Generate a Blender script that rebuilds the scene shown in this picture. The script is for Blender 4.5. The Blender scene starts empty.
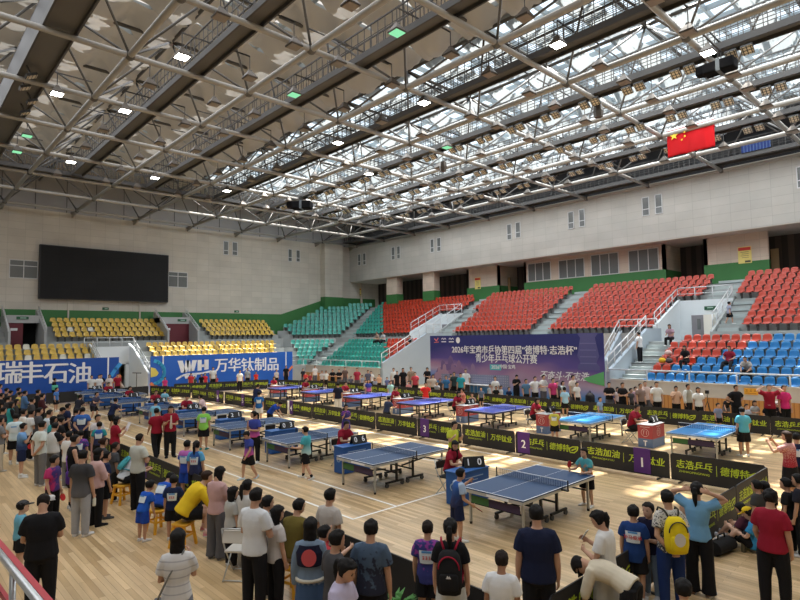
import bpy, bmesh, math, random
from mathutils import Vector, Matrix, Euler, noise

# ---------------------------------------------------------------- camera, sky, sun, exposure
C = bpy.context.scene.collection
SC = bpy.context.scene
CAM_H = 3.9
F_PX = 557.0
_vx = Vector((1000 - 400, -(328 - 300), -F_PX)).normalized()     # room X axis seen from the camera
_vy = Vector((-120 - 400, -(345 - 300), -F_PX))
_vy = (_vy - _vx * _vx.dot(_vy)).normalized()                      # room Y axis
_vz = _vx.cross(_vy)
RW = Matrix((_vx, _vy, _vz))                                       # camera -> room
cam_data = bpy.data.cameras.new('camera')
cam_data.sensor_width = 36.0
cam_data.lens = 36.0 * F_PX / 800.0
cam_data.clip_end = 300
cam = bpy.data.objects.new('camera', cam_data)
C.objects.link(cam)
cam.matrix_world = Matrix.Translation((0, 0, CAM_H)) @ RW.to_4x4()
SC.camera = cam

world = bpy.data.worlds.new('sky')
SC.world = world
world.use_nodes = True
_bg = world.node_tree.nodes['Background']
_bg.inputs[0].default_value = (0.80, 0.90, 1.0, 1)
_bg.inputs[1].default_value = 0.6

_sun = bpy.data.lights.new('sun', 'SUN')
_sun.energy = 17.0
_sun.angle = math.radians(0.8)
_sun.color = (1.0, 0.95, 0.87)
sun = bpy.data.objects.new('sun', _sun)
C.objects.link(sun)
# light travels down and a little towards -X
sun.rotation_euler = Vector((-0.42, -0.10, -1.0)).to_track_quat('-Z', 'Y').to_euler()

def area_lamp(name, loc, sx, sy, power, color, direction=(0, 0, -1)):
    l = bpy.data.lights.new(name, 'AREA')
    l.shape = 'RECTANGLE'; l.size = sx; l.size_y = sy; l.energy = power; l.color = color
    o = bpy.data.objects.new(name, l)
    C.objects.link(o)
    o.location = loc
    o.rotation_euler = Vector(direction).to_track_quat('-Z', 'Y').to_euler()
    return o
# daylight that comes down through the two banks of roof lights
area_lamp('skylight_daylight_right', (30, 20, 17.3), 19, 50, 13000, (0.93, 0.97, 1.0))
area_lamp('skylight_daylight_left', (3, 20, 17.3), 24, 50, 6500, (0.95, 0.97, 1.0))

SC.view_settings.view_transform = 'Standard'
SC.view_settings.look = 'None'
SC.view_settings.exposure = 0.14
SC.view_settings.gamma = 1.0
SC.view_settings.use_curve_mapping = False
SC.cycles.use_denoising = True
SC.cycles.max_bounces = 6
SC.cycles.diffuse_bounces = 4
SC.cycles.glossy_bounces = 2
SC.cycles.transparent_max_bounces = 8
SC.cycles.caustics_reflective = False
SC.cycles.caustics_refractive = False
SC.cycles.sample_clamp_indirect = 4.0

def ray(px, py):
    return RW @ Vector((px - 400, -(py - 300), -F_PX))
def at_z(px, py, z=0.0):            # the point at height z that a pixel of the photograph looks at
    d = ray(px, py); t = (z - CAM_H) / d.z
    return Vector((0, 0, CAM_H)) + d * t
def at_x(px, py, x):
    d = ray(px, py); return Vector((0, 0, CAM_H)) + d * (x / d.x)
def at_y(px, py, y):
    d = ray(px, py); return Vector((0, 0, CAM_H)) + d * (y / d.y)
def to_px(p):
    c = RW.transposed() @ (Vector(p) - Vector((0, 0, CAM_H)))
    return (400 + F_PX * c.x / -c.z, 300 - F_PX * c.y / -c.z) if c.z < 0 else (-9999, -9999)
def in_view(p, m=25):
    x, y = to_px(p)
    return -m < x < 800 + m and -m < y < 600 + m
# ---------------------------------------------------------------- helpers
R = math.radians
ORD = ['first', 'second', 'third', 'fourth', 'fifth', 'sixth', 'seventh', 'eighth', 'ninth', 'tenth', 'eleventh',
       'twelfth', 'thirteenth', 'fourteenth', 'fifteenth', 'sixteenth', 'seventeenth', 'eighteenth', 'nineteenth',
       'twentieth', 'twenty-first', 'twenty-second', 'twenty-third', 'twenty-fourth', 'twenty-fifth', 'twenty-sixth', 'twenty-seventh',
       'twenty-eighth', 'twenty-ninth', 'thirtieth']

class MB:
    """collects shapes and links them as ONE mesh object"""
    def __init__(self):
        self.v = []; self.f = []; self.mi = []; self.m = 0
    def add(self, vs, fs):
        b = len(self.v)
        self.v += [tuple(x) for x in vs]
        self.f += [tuple(i + b for i in q) for q in fs]
        self.mi += [self.m] * len(fs)
        return self
    def box(self, cx, cy, cz, sx, sy, sz, rot=None):
        hx, hy, hz = sx / 2, sy / 2, sz / 2
        vs = [Vector((x, y, z)) for x in (-hx, hx) for y in (-hy, hy) for z in (-hz, hz)]
        if rot is not None:
            M = rot if isinstance(rot, Matrix) else Euler(rot).to_matrix()
            vs = [M @ q for q in vs]
        c = Vector((cx, cy, cz))
        return self.add([q + c for q in vs], [(0, 1, 3, 2), (4, 6, 7, 5), (0, 4, 5, 1), (2, 3, 7, 6), (0, 2, 6, 4), (1, 5, 7, 3)])
    def bx(self, x0, x1, y0, y1, z0, z1):
        return self.box((x0 + x1) / 2, (y0 + y1) / 2, (z0 + z1) / 2, abs(x1 - x0), abs(y1 - y0), abs(z1 - z0))
    def frame(self, d):
        d = Vector(d).normalized()
        up = Vector((0, 0, 1)) if abs(d.z) < 0.95 else Vector((0, 1, 0))
        s = d.cross(up).normalized(); u = s.cross(d).normalized()
        return s, u
    def tube(self, p, q, r, n=8, r2=None, cap=True):
        p = Vector(p); q = Vector(q)
        s, u = self.frame(q - p)
        r2 = r if r2 is None else r2
        vs = []
        for c, rr in ((p, r), (q, r2)):
            for i in range(n):
                a = 2 * math.pi * i / n
                vs.append(c + s * (math.cos(a) * rr) + u * (math.sin(a) * rr))
        fs = [(i, (i + 1) % n, n + (i + 1) % n, n + i) for i in range(n)]
        if cap:
            fs += [tuple(range(n - 1, -1, -1)), tuple(range(n, 2 * n))]
        return self.add(vs, fs)
    def bar(self, p, q, w, h):
        p = Vector(p); q = Vector(q)
        s, u = self.frame(q - p)
        vs = []
        for c in (p, q):
            for a, b in ((-1, -1), (1, -1), (1, 1), (-1, 1)):
                vs.append(c + s * (a * w / 2) + u * (b * h / 2))
        return self.add(vs, [(0, 1, 5, 4), (1, 2, 6, 5), (2, 3, 7, 6), (3, 0, 4, 7), (3, 2, 1, 0), (4, 5, 6, 7)])
    def path(self, pts, r, n=8):
        pts = [Vector(p) for p in pts]
        rings = []; s = None
        for i, p in enumerate(pts):
            d = (pts[min(i + 1, len(pts) - 1)] - pts[max(i - 1, 0)]).normalized()
            if s is None: s, u = self.frame(d)
            else:
                s = s - d * s.dot(d)
                if s.length < 1e-4: s, u = self.frame(d)
                s.normalize(); u = s.cross(d).normalized()
            rr = r[i] if isinstance(r, (list, tuple)) else r
            rings.append([p + s * (math.cos(2 * math.pi * k / n) * rr) + u * (math.sin(2 * math.pi * k / n) * rr) for k in range(n)])
        return self.loft(rings)
    def loft(self, rings, cap=True):
        n = len(rings[0]); b = []
        vs = [q for ring in rings for q in ring]
        fs = []
        for k in range(len(rings) - 1):
            for i in range(n):
                fs.append((k * n + i, k * n + (i + 1) % n, (k + 1) * n + (i + 1) % n, (k + 1) * n + i))
        if cap:
            fs.append(tuple(range(n - 1, -1, -1)))
            fs.append(tuple(range((len(rings) - 1) * n, len(rings) * n)))
        return self.add(vs, fs)
    def prism(self, poly, axis, a, b):
        """poly in the two other axes (order x,y,z without axis), extruded from a to b"""
        def P(u, w, t):
            return {'x': (t, u, w), 'y': (u, t, w), 'z': (u, w, t)}[axis]
        n = len(poly)
        vs = [P(u, w, a) for u, w in poly] + [P(u, w, b) for u, w in poly]
        fs = [(i, (i + 1) % n, n + (i + 1) % n, n + i) for i in range(n)]
        fs += [tuple(range(n - 1, -1, -1)), tuple(range(n, 2 * n))]
        return self.add(vs, fs)
    def sphere(self, c, rx, ry=None, rz=None, nu=14, nv=9, M=None):
        ry = rx if ry is None else ry; rz = rx if rz is None else rz
        c = Vector(c)
        vs = [Vector((0, 0, -rz))]
        for j in range(1, nv):
            t = -math.pi / 2 + math.pi * j / nv
            for i in range(nu):
                a = 2 * math.pi * i / nu
                vs.append(Vector((math.cos(a) * math.cos(t) * rx, math.sin(a) * math.cos(t) * ry, math.sin(t) * rz)))
        vs.append(Vector((0, 0, rz)))
        if M is not None: vs = [M @ q for q in vs]
        fs = [(0, 1 + (i + 1) % nu, 1 + i) for i in range(nu)]
        for j in range(nv - 2):
            o = 1 + j * nu
            fs += [(o + i, o + (i + 1) % nu, o + nu + (i + 1) % nu, o + nu + i) for i in range(nu)]
        o = 1 + (nv - 2) * nu
        fs += [(o + i, o + (i + 1) % nu, len(vs) - 1) for i in range(nu)]
        return self.add([q + c for q in vs], fs)
    def mesh(self, name, mats, smooth=False, fix=True):
        me = bpy.data.meshes.new(name)
        me.from_pydata(self.v, [], self.f)
        if not isinstance(mats, (list, tuple)): mats = [mats]
        for m in mats: me.materials.append(m)
        if len(mats) > 1:
            me.polygons.foreach_set('material_index', self.mi)
        if fix and len(self.f) < 60000:
            bm = bmesh.new(); bm.from_mesh(me)
            bmesh.ops.recalc_face_normals(bm, faces=bm.faces)
            bm.to_mesh(me); bm.free()
        if smooth:
            me.polygons.foreach_set('use_smooth', [True] * len(me.polygons))
        me.update()
        return me
    def build(self, name, mats, parent=None, smooth=False, loc=None):
        o = bpy.data.objects.new(name, self.mesh(name, mats, smooth))
        C.objects.link(o)
        if parent is not None: o.parent = parent
        if loc is not None: o.location = loc
        return o

def bevel(o, w=0.01, seg=2):
    m = o.modifiers.new('bevel', 'BEVEL'); m.width = w; m.segments = seg; m.limit_method = 'ANGLE'; m.angle_limit = R(40)
    return o
def tag(o, label=None, cat=None, group=None, kind=None):
    if label: o['label'] = label
    if cat: o['category'] = cat
    if group: o['group'] = group
    if kind: o['kind'] = kind
    return o
def thing(name, label, cat, loc=(0, 0, 0), rotz=0.0, group=None):
    o = bpy.data.objects.new(name, None)
    o.empty_display_size = 0.1
    C.objects.link(o)
    o.location = loc; o.rotation_euler = (0, 0, rotz)
    return tag(o, label, cat, group)
def struct(name, mb, mats, smooth=False):
    o = mb.build(name, mats, None, smooth)
    o['kind'] = 'structure'
    return o
def copy_tree(o, parent=None):
    c = o.copy(); C.objects.link(c)
    if parent is not None: c.parent = parent
    for ch in list(o.children):
        copy_tree(ch, c)
    return c

# ---------------------------------------------------------------- materials
_mats = {}
def mat(name, col, rough=0.6, metal=0.0, var=0.0, scale=8.0, bump=0.0, spec=0.4, trans=0.0):
    key = (name, tuple(round(c, 3) for c in col[:3]), rough, metal, var)
    if key in _mats: return _mats[key]
    m = bpy.data.materials.new(name); m.use_nodes = True
    nt = m.node_tree; b = nt.nodes['Principled BSDF']
    b.inputs['Base Color'].default_value = (*col[:3], 1)
    b.inputs['Roughness'].default_value = rough
    b.inputs['Metallic'].default_value = metal
    b.inputs['Specular IOR Level'].default_value = spec
    if var or bump:
        tc = nt.nodes.new('ShaderNodeTexCoord')
        nz = nt.nodes.new('ShaderNodeTexNoise'); nz.inputs['Scale'].default_value = scale; nz.inputs['Detail'].default_value = 3
        nt.links.new(tc.outputs['Object'], nz.inputs['Vector'])
        if var:
            mx = nt.nodes.new('ShaderNodeMix'); mx.data_type = 'RGBA'
            mx.inputs['A'].default_value = (*[max(0, c * (1 - var)) for c in col[:3]], 1)
            mx.inputs['B'].default_value = (*[min(1, c * (1 + var)) for c in col[:3]], 1)
            nt.links.new(nz.outputs['Fac'], mx.inputs['Factor'])
            nt.links.new(mx.outputs['Result'], b.inputs['Base Color'])
        if bump:
            bp = nt.nodes.new('ShaderNodeBump'); bp.inputs['Strength'].default_value = bump; bp.inputs['Distance'].default_value = 0.02
            nt.links.new(nz.outputs['Fac'], bp.inputs['Height']); nt.links.new(bp.outputs['Normal'], b.inputs['Normal'])
    _mats[key] = m
    return m
def emis(name, col, strength, transp=0.0):
    m = bpy.data.materials.new(name); m.use_nodes = True
    nt = m.node_tree
    for n in list(nt.nodes): nt.nodes.remove(n)
    out = nt.nodes.new('ShaderNodeOutputMaterial')
    e = nt.nodes.new('ShaderNodeEmission'); e.inputs[0].default_value = (*col, 1); e.inputs[1].default_value = strength
    if transp:
        t = nt.nodes.new('ShaderNodeBsdfTransparent'); t.inputs[0].default_value = (transp, transp, transp, 1)
        a = nt.nodes.new('ShaderNodeAddShader')
        nt.links.new(e.outputs[0], a.inputs[0]); nt.links.new(t.outputs[0], a.inputs[1]); nt.links.new(a.outputs[0], out.inputs[0])
    else:
        nt.links.new(e.outputs[0], out.inputs[0])
    return m
def brick_mat(name, c1, c2, cm, bw, bh, mortar, rough, plane='xz', offset=0.5, squash=0.0, noise=0.12, nscale=0.8, bump=0.15, spec=0.4, stretch=None):
    """tiles / planks: plane says which object axes run along and across a course"""
    m = bpy.data.materials.new(name); m.use_nodes = True
    nt = m.node_tree; b = nt.nodes['Principled BSDF']
    L = nt.links.new
    tc = nt.nodes.new('ShaderNodeTexCoord'); sp = nt.nodes.new('ShaderNodeSeparateXYZ'); cb = nt.nodes.new('ShaderNodeCombineXYZ')
    L(tc.outputs['Object'], sp.inputs[0])
    L(sp.outputs['xyz'.index(plane[0])], cb.inputs[0]); L(sp.outputs['xyz'.index(plane[1])], cb.inputs[1])
    br = nt.nodes.new('ShaderNodeTexBrick')
    br.inputs['Scale'].default_value = 1.0
    br.inputs['Brick Width'].default_value = bw; br.inputs['Row Height'].default_value = bh
    br.inputs['Mortar Size'].default_value = mortar; br.inputs['Mortar Smooth'].default_value = 0.2
    br.offset = offset
    br.inputs['Color1'].default_value = (*c1, 1); br.inputs['Color2'].default_value = (*c2, 1); br.inputs['Mortar'].default_value = (*cm, 1)
    L(cb.outputs[0], br.inputs['Vector'])
    nz = nt.nodes.new('ShaderNodeTexNoise'); nz.inputs['Scale'].default_value = nscale; nz.inputs['Detail'].default_value = 5
    if stretch:
        mp = nt.nodes.new('ShaderNodeMapping'); mp.inputs['Scale'].default_value = stretch
        L(tc.outputs['Object'], mp.inputs[0]); L(mp.outputs[0], nz.inputs['Vector'])
    else:
        L(tc.outputs['Object'], nz.inputs['Vector'])
    mr = nt.nodes.new('ShaderNodeMapRange'); mr.inputs['From Min'].default_value = 0.3; mr.inputs['From Max'].default_value = 0.7
    mr.inputs['To Min'].default_value = 1 - noise; mr.inputs['To Max'].default_value = 1 + noise
    L(nz.outputs['Fac'], mr.inputs['Value'])
    mx = nt.nodes.new('ShaderNodeVectorMath'); mx.operation = 'SCALE'
    L(br.outputs['Color'], mx.inputs[0]); L(mr.outputs['Result'], mx.inputs['Scale'])
    L(mx.outputs[0], b.inputs['Base Color'])
    b.inputs['Roughness'].default_value = rough
    b.inputs['Specular IOR Level'].default_value = spec
    if bump:
        bp = nt.nodes.new('ShaderNodeBump'); bp.inputs['Strength'].default_value = bump; bp.inputs['Distance'].default_value = 0.01; bp.invert = True
        L(br.outputs['Fac'], bp.inputs['Height']); L(bp.outputs['Normal'], b.inputs['Normal'])
    return m
def cloth_mat(name, col, tr=0.35):
    m = bpy.data.materials.new(name); m.use_nodes = True
    nt = m.node_tree; b = nt.nodes['Principled BSDF']; out = nt.nodes['Material Output']
    b.inputs['Base Color'].default_value = (*col, 1); b.inputs['Roughness'].default_value = 0.9
    t = nt.nodes.new('ShaderNodeBsdfTranslucent'); t.inputs[0].default_value = (*col, 1)
    mx = nt.nodes.new('ShaderNodeMixShader'); mx.inputs[0].default_value = tr
    nt.links.new(b.outputs[0], mx.inputs[1]); nt.links.new(t.outputs[0], mx.inputs[2]); nt.links.new(mx.outputs[0], out.inputs[0])
    return m
def two_tone(name, c1, c2, z0=0.35, z1=0.65, axis='z', noise=0.0, nscale=6.0):
    """a dyed fabric that passes from c1 (low) to c2 (high) over the garment"""
    key = (name, c1, c2, z0, z1, axis, noise, nscale)
    if key in _mats: return _mats[key]
    m = bpy.data.materials.new(name); m.use_nodes = True
    nt = m.node_tree; b = nt.nodes['Principled BSDF']; L = nt.links.new
    tc = nt.nodes.new('ShaderNodeTexCoord'); sp = nt.nodes.new('ShaderNodeSeparateXYZ')
    L(tc.outputs['Generated'], sp.inputs[0])
    mr = nt.nodes.new('ShaderNodeMapRange'); mr.inputs['From Min'].default_value = z0; mr.inputs['From Max'].default_value = z1
    if noise:
        nz = nt.nodes.new('ShaderNodeTexNoise'); nz.inputs['Scale'].default_value = nscale; nz.inputs['Detail'].default_value = 3
        L(tc.outputs['Generated'], nz.inputs['Vector'])
        ad = nt.nodes.new('ShaderNodeMath'); ad.operation = 'MULTIPLY_ADD'; ad.inputs[1].default_value = noise
        sb = nt.nodes.new('ShaderNodeMath'); sb.operation = 'SUBTRACT'; sb.inputs[1].default_value = 0.5
        L(nz.outputs['Fac'], sb.inputs[0]); L(sb.outputs[0], ad.inputs[0]); L(sp.outputs['xyz'.index(axis)], ad.inputs[2]); L(ad.outputs[0], mr.inputs['Value'])
    else:
        L(sp.outputs['xyz'.index(axis)], mr.inputs['Value'])
    mx = nt.nodes.new('ShaderNodeMix'); mx.data_type = 'RGBA'
    mx.inputs['A'].default_value = (*c1, 1); mx.inputs['B'].default_value = (*c2, 1)
    L(mr.outputs['Result'], mx.inputs['Factor']); L(mx.outputs['Result'], b.inputs['Base Color'])
    b.inputs['Roughness'].default_value = 0.85
    _mats[key] = m
    return m
def stripe_mat(name, c1, c2, n=7.0, axis='z', width=0.3):
    key = (name, c1, c2, n, axis)
    if key in _mats: return _mats[key]
    m = bpy.data.materials.new(name); m.use_nodes = True
    nt = m.node_tree; b = nt.nodes['Principled BSDF']; L = nt.links.new
    tc = nt.nodes.new('ShaderNodeTexCoord'); sp = nt.nodes.new('ShaderNodeSeparateXYZ')
    L(tc.outputs['Generated'], sp.inputs[0])
    mu = nt.nodes.new('ShaderNodeMath'); mu.operation = 'MULTIPLY'; mu.inputs[1].default_value = n
    fr = nt.nodes.new('ShaderNodeMath'); fr.operation = 'FRACT'
    gt = nt.nodes.new('ShaderNodeMath'); gt.operation = 'LESS_THAN'; gt.inputs[1].default_value = width
    L(sp.outputs['xyz'.index(axis)], mu.inputs[0]); L(mu.outputs[0], fr.inputs[0]); L(fr.outputs[0], gt.inputs[0])
    mx = nt.nodes.new('ShaderNodeMix'); mx.data_type = 'RGBA'
    mx.inputs['A'].default_value = (*c1, 1); mx.inputs['B'].default_value = (*c2, 1)
    L(gt.outputs[0], mx.inputs['Factor']); L(mx.outputs['Result'], b.inputs['Base Color'])
    b.inputs['Roughness'].default_value = 0.85
    _mats[key] = m
    return m

_txt = {}
def text_mesh(body, size, mat_, bold=0.0, extrude=0.002, align='CENTER', shear=0.0, xs=1.0):
    key = (body, size, mat_.name, bold, align, shear, xs)
    if key in _txt: return _txt[key]
    c = bpy.data.curves.new('lettering', 'FONT')
    c.body = body; c.size = size; c.offset = 0.0; c.extrude = extrude
    c.align_x = align; c.align_y = 'CENTER'; c.shear = shear; c.resolution_u = 3
    o = bpy.data.objects.new('tmp', c); C.objects.link(o)
    dg = bpy.context.evaluated_depsgraph_get()
    me = bpy.data.meshes.new_from_object(o.evaluated_get(dg))
    bpy.data.objects.remove(o)
    if bold:
        b = size * 0.022
        bm = bmesh.new(); bm.from_mesh(me)
        for kz, (dx, dy) in enumerate(((b, 0), (-b, 0), (0, b * .8))):
            t0 = me.copy(); t0.transform(Matrix.Translation((dx, dy, 0.0006 * (kz + 1)))); bm.from_mesh(t0); bpy.data.meshes.remove(t0)
        bm.to_mesh(me); bm.free()
    if xs != 1.0:
        for v in me.vertices: v.co.x *= xs
    me.materials.clear(); me.materials.append(mat_)
    _txt[key] = me
    return me
def lettering(name, body, size, mat_, parent, M, **k):
    """flat text: M places its local XY plane (x right, y up)"""
    o = bpy.data.objects.new(name, text_mesh(body, size, mat_, **k))
    C.objects.link(o)
    if parent is not None: o.parent = parent
    o.matrix_local = M
    return o
def plane_frame(origin, right, up):
    r = Vector(right).normalized(); u = Vector(up).normalized(); n = r.cross(u)
    M = Matrix((r, u, n)).transposed().to_4x4(); M.translation = Vector(origin)
    return M
# ---------------------------------------------------------------- the hall: floor, walls, stands
M_FLOOR = brick_mat('maple_floor', (0.66, 0.48, 0.27), (0.43, 0.29, 0.14), (0.30, 0.19, 0.09), 1.6, 0.095, 0.003, 0.30, plane='yx',
                    noise=0.16, nscale=1.0, bump=0.05, spec=0.5, stretch=(7.0, 0.55, 1.0))
M_LINE = mat('court_line_white', (0.85, 0.85, 0.82), 0.45)
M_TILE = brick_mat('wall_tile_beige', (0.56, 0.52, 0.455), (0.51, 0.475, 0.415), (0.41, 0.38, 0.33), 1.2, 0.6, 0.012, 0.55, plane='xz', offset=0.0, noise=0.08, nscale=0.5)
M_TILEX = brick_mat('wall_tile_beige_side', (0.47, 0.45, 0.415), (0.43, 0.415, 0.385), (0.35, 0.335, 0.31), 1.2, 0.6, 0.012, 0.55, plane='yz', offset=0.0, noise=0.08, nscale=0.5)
M_PINKT = brick_mat('wall_tile_rose', (0.60, 0.49, 0.40), (0.55, 0.45, 0.37), (0.45, 0.37, 0.30), 0.9, 0.6, 0.012, 0.6, plane='yz', offset=0.0, noise=0.08, nscale=0.6)
M_GREEN = mat('green_wall_paint', (0.045, 0.17, 0.05), 0.55, var=0.12, scale=1.2)
M_CONC = mat('stand_concrete', (0.34, 0.36, 0.355), 0.75, var=0.14, scale=1.5)
M_STEP = mat('stair_concrete', (0.40, 0.45, 0.45), 0.75, var=0.12, scale=2.0)
M_BLUEGREY = mat('blue_grey_plaster', (0.36, 0.42, 0.48), 0.7, var=0.06, scale=1.0)
M_WHITEW = mat('white_plaster', (0.72, 0.77, 0.80), 0.7, var=0.05, scale=1.0)
M_PARAPET = mat('parapet_stone', (0.53, 0.50, 0.455), 0.6, var=0.08, scale=1.2)
M_CLAD = mat('grey_metal_cladding', (0.36, 0.355, 0.36), 0.5, 0.1, var=0.1, scale=0.7)
M_DARK = mat('dark_corridor', (0.035, 0.032, 0.03), 0.8)
M_SOFFIT = mat('soffit_plaster', (0.50, 0.45, 0.40), 0.75)
M_CURTAIN = stripe_mat('brown_pleated_curtain', (0.06, 0.045, 0.04), (0.11, 0.08, 0.065), 90.0, 'y', 0.5)
M_WOOD = stripe_mat('orange_timber_slats', (0.50, 0.24, 0.07), (0.33, 0.14, 0.04), 150.0, 'y', 0.22)
M_RAIL = mat('pale_rail_paint', (0.66, 0.68, 0.70), 0.4, 0.2)
M_STEEL = mat('galvanised_steel', (0.52, 0.54, 0.55), 0.35, 0.7)
M_FRAME = mat('window_frame_grey', (0.60, 0.61, 0.62), 0.45, 0.2)
M_GLASS = mat('dark_window_glass', (0.15, 0.16, 0.16), 0.15, 0.0, spec=0.6)  # base grey raised to stand in for reflections in the panes
M_MAROON = mat('maroon_door_paint', (0.13, 0.02, 0.03), 0.5)

YF = 54.1          # face of the scoreboard wall
XW = 42.0          # face of the overhanging long wall
XB = 43.6          # recessed wall under the overhang
XL = [29.1 + 0.8 * k for k in range(6)]
ZL = [1.1 + 0.385 * k for k in range(6)]
XU = [36.0 + 0.8 * k for k in range(9)]
ZU = [3.95 + 0.41 * k for k in range(9)]
Y0 = 43.3          # front of the yellow stand
YL = [Y0 + 0.6 + 0.8 * k for k in range(6)]
YU = [Y0 + 7.5 + 0.8 * k for k in range(4)]
ROOF = 19.2

struct('floor', MB().bx(-16, 48, -14, 56, -0.2, 0), M_FLOOR)
ln = MB()
def strip(x0, y0, x1, y1, w=0.06):
    d = Vector((x1 - x0, y1 - y0, 0)).normalized(); n = Vector((-d.y, d.x, 0)) * (w / 2)
    a = Vector((x0, y0, 0.004)); b = Vector((x1, y1, 0.004))
    ln.add([a + n, a - n, b - n, b + n], [(0, 1, 2, 3)])
strip(7.58, 9.7, 7.58, 40.0); strip(7.58, 9.73, 14.9, 9.73); strip(8.85, 9.73, 8.85, 38.0); strip(14.9, 9.73, 14.9, 40)
for cy, cx in ((12.9, 14.6), (20.0, 14.6)):
    pts = [(cx - 1.8 * math.sin(a), cy + 1.8 * math.cos(a)) for a in [math.pi * i / 16 for i in range(17)]]
    for (ax, ay), (bx_, by_) in zip(pts, pts[1:]): strip(ax, ay, bx_, by_)
o = ln.build('trim_1', M_LINE); o['kind'] = 'structure'

# scoreboard wall
struct('wall_far', MB().bx(-16, 48, YF, YF + 0.4, 0, 15.0), M_TILE)
struct('trim_2', MB().bx(-16, 48, YF + 0.02, YF + 0.4, 15.0, ROOF), M_CLAD)
jt = MB()
for i in range(26): jt.bx(-14 + 2.3 * i, -14 + 2.3 * i + 0.05, YF - 0.01, YF + 0.04, 15.0, 18.6)
struct('trim_3', jt, mat('cladding_joint', (0.09, 0.09, 0.095), 0.6))
gx0 = at_y(281, 314, YF).x; gx1 = at_y(331, 297, YF).x
struct('trim_4', MB().prism([(-16, 3.0), (46, 3.0), (46, 8.75), (gx1, 8.75), (gx0, 6.62), (-16, 6.62)], 'y', YF - 0.03, YF + 0.01), M_GREEN)
bx0 = at_y(69, 308, YF).x; bx1 = at_y(139, 308, YF).x
struct('trim_5', MB().bx(bx0 - 0.12, bx0, YF - 0.10, YF, 5.6, 7.5).bx(bx1, bx1 + 0.12, YF - 0.10, YF, 5.6, 7.5).bx(bx0 - 0.12, bx1 + 0.12, YF - 0.12, YF, 7.5, 7.6), M_TILE)
cx0 = at_y(325, 280, YF - 0.9).x; cx1 = at_y(343, 280, YF - 0.9).x
struct('trim_6', MB().bx(cx0, cx1, YF - 0.9, YF, 5, 15.1), M_TILE)
struct('trim_7', MB().bx(cx0 - 0.02, cx1 + 0.02, YF - 0.93, YF, 5, 8.72), M_GREEN)
# long wall with the overhanging box
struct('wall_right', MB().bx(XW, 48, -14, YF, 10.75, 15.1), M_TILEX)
struct('trim_8', MB().bx(XW + 0.6, 48, -14, YF, 15.1, ROOF), mat('dark_roof_edge', (0.05, 0.05, 0.055), 0.7))
struct('trim_9', MB().bx(XW + 0.02, 47, -14, YF, 10.70, 10.75), M_SOFFIT)
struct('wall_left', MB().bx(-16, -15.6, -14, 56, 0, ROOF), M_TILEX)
struct('wall_near', MB().bx(-16, 48, -14, -13.6, 0, ROOF), M_TILE)
struct('trim_10', MB().bx(46.6, 47, -14, YF, 7.2, 10.7), M_CURTAIN)
def yx(px, py=270, x=XB): return at_x(px, py, x).y
wall_spans = [(-14, yx(800) - 4.0), (yx(768.6, 255), yx(704, 258)), (yx(665, 255), yx(524, 270)), (yx(499, 275), yx(467, 280))]
wr = MB(); gr = MB()
for a, b in wall_spans:
    wr.bx(XB, XB + 0.25, a, b, 7.2, 10.7)
    gr.bx(XB - 0.03, XB + 0.28, a - 0.02, b + 0.02, 7.2, 8.75)
for p0, p1 in ((423, 434), (386.5, 397)):
    wr.bx(XW + 0.4, XW + 1.3, yx(p1, 290, XW + 0.4), yx(p0, 290, XW + 0.4), 7.2, 10.7)
    gr.bx(XW + 0.37, XW + 1.33, yx(p1, 290, XW + 0.4) - 0.02, yx(p0, 290, XW + 0.4) + 0.02, 7.2, 8.75)
# returns (side walls of the openings)
for p, yy in ((704, 258), (524, 270), (467, 280)):
    y = yx(p, yy); wr.bx(XB, 46.6, y - 0.25, y, 7.2, 10.7); gr.bx(XB + 0.1, 46.58, y - 0.27, y + 0.02, 7.2, 8.75)
y = yx(665, 255); wr.bx(XB, 46.6, y, y + 0.25, 7.2, 10.7); gr.bx(XB + 0.1, 46.58, y - 0.02, y + 0.27, 7.2, 8.75)
y = yx(499, 275); wr.bx(XB, 46.6, y, y + 0.25, 7.2, 10.7); gr.bx(XB + 0.1, 46.58, y - 0.02, y + 0.27, 7.2, 8.75)
wr.bx(XB, XB + 0.25, yx(361, 297), YF, 7.2, 10.7)
struct('wall_recessed', wr, M_PINKT)
struct('trim_11', gr, M_GREEN)
# doors seen in the openings
M_DOORW = mat('tan_timber_door', (0.33, 0.22, 0.11), 0.5)
for n, (p0, p1, yb) in enumerate(((504, 510, 285), (771.5, 779.5, 268)), 1):
    o = struct('door_%d' % n, MB().bx(45.0, 45.08, yx(p1, yb, 45), yx(p0, yb, 45), 7.3, 9.6), M_DOORW)
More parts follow.
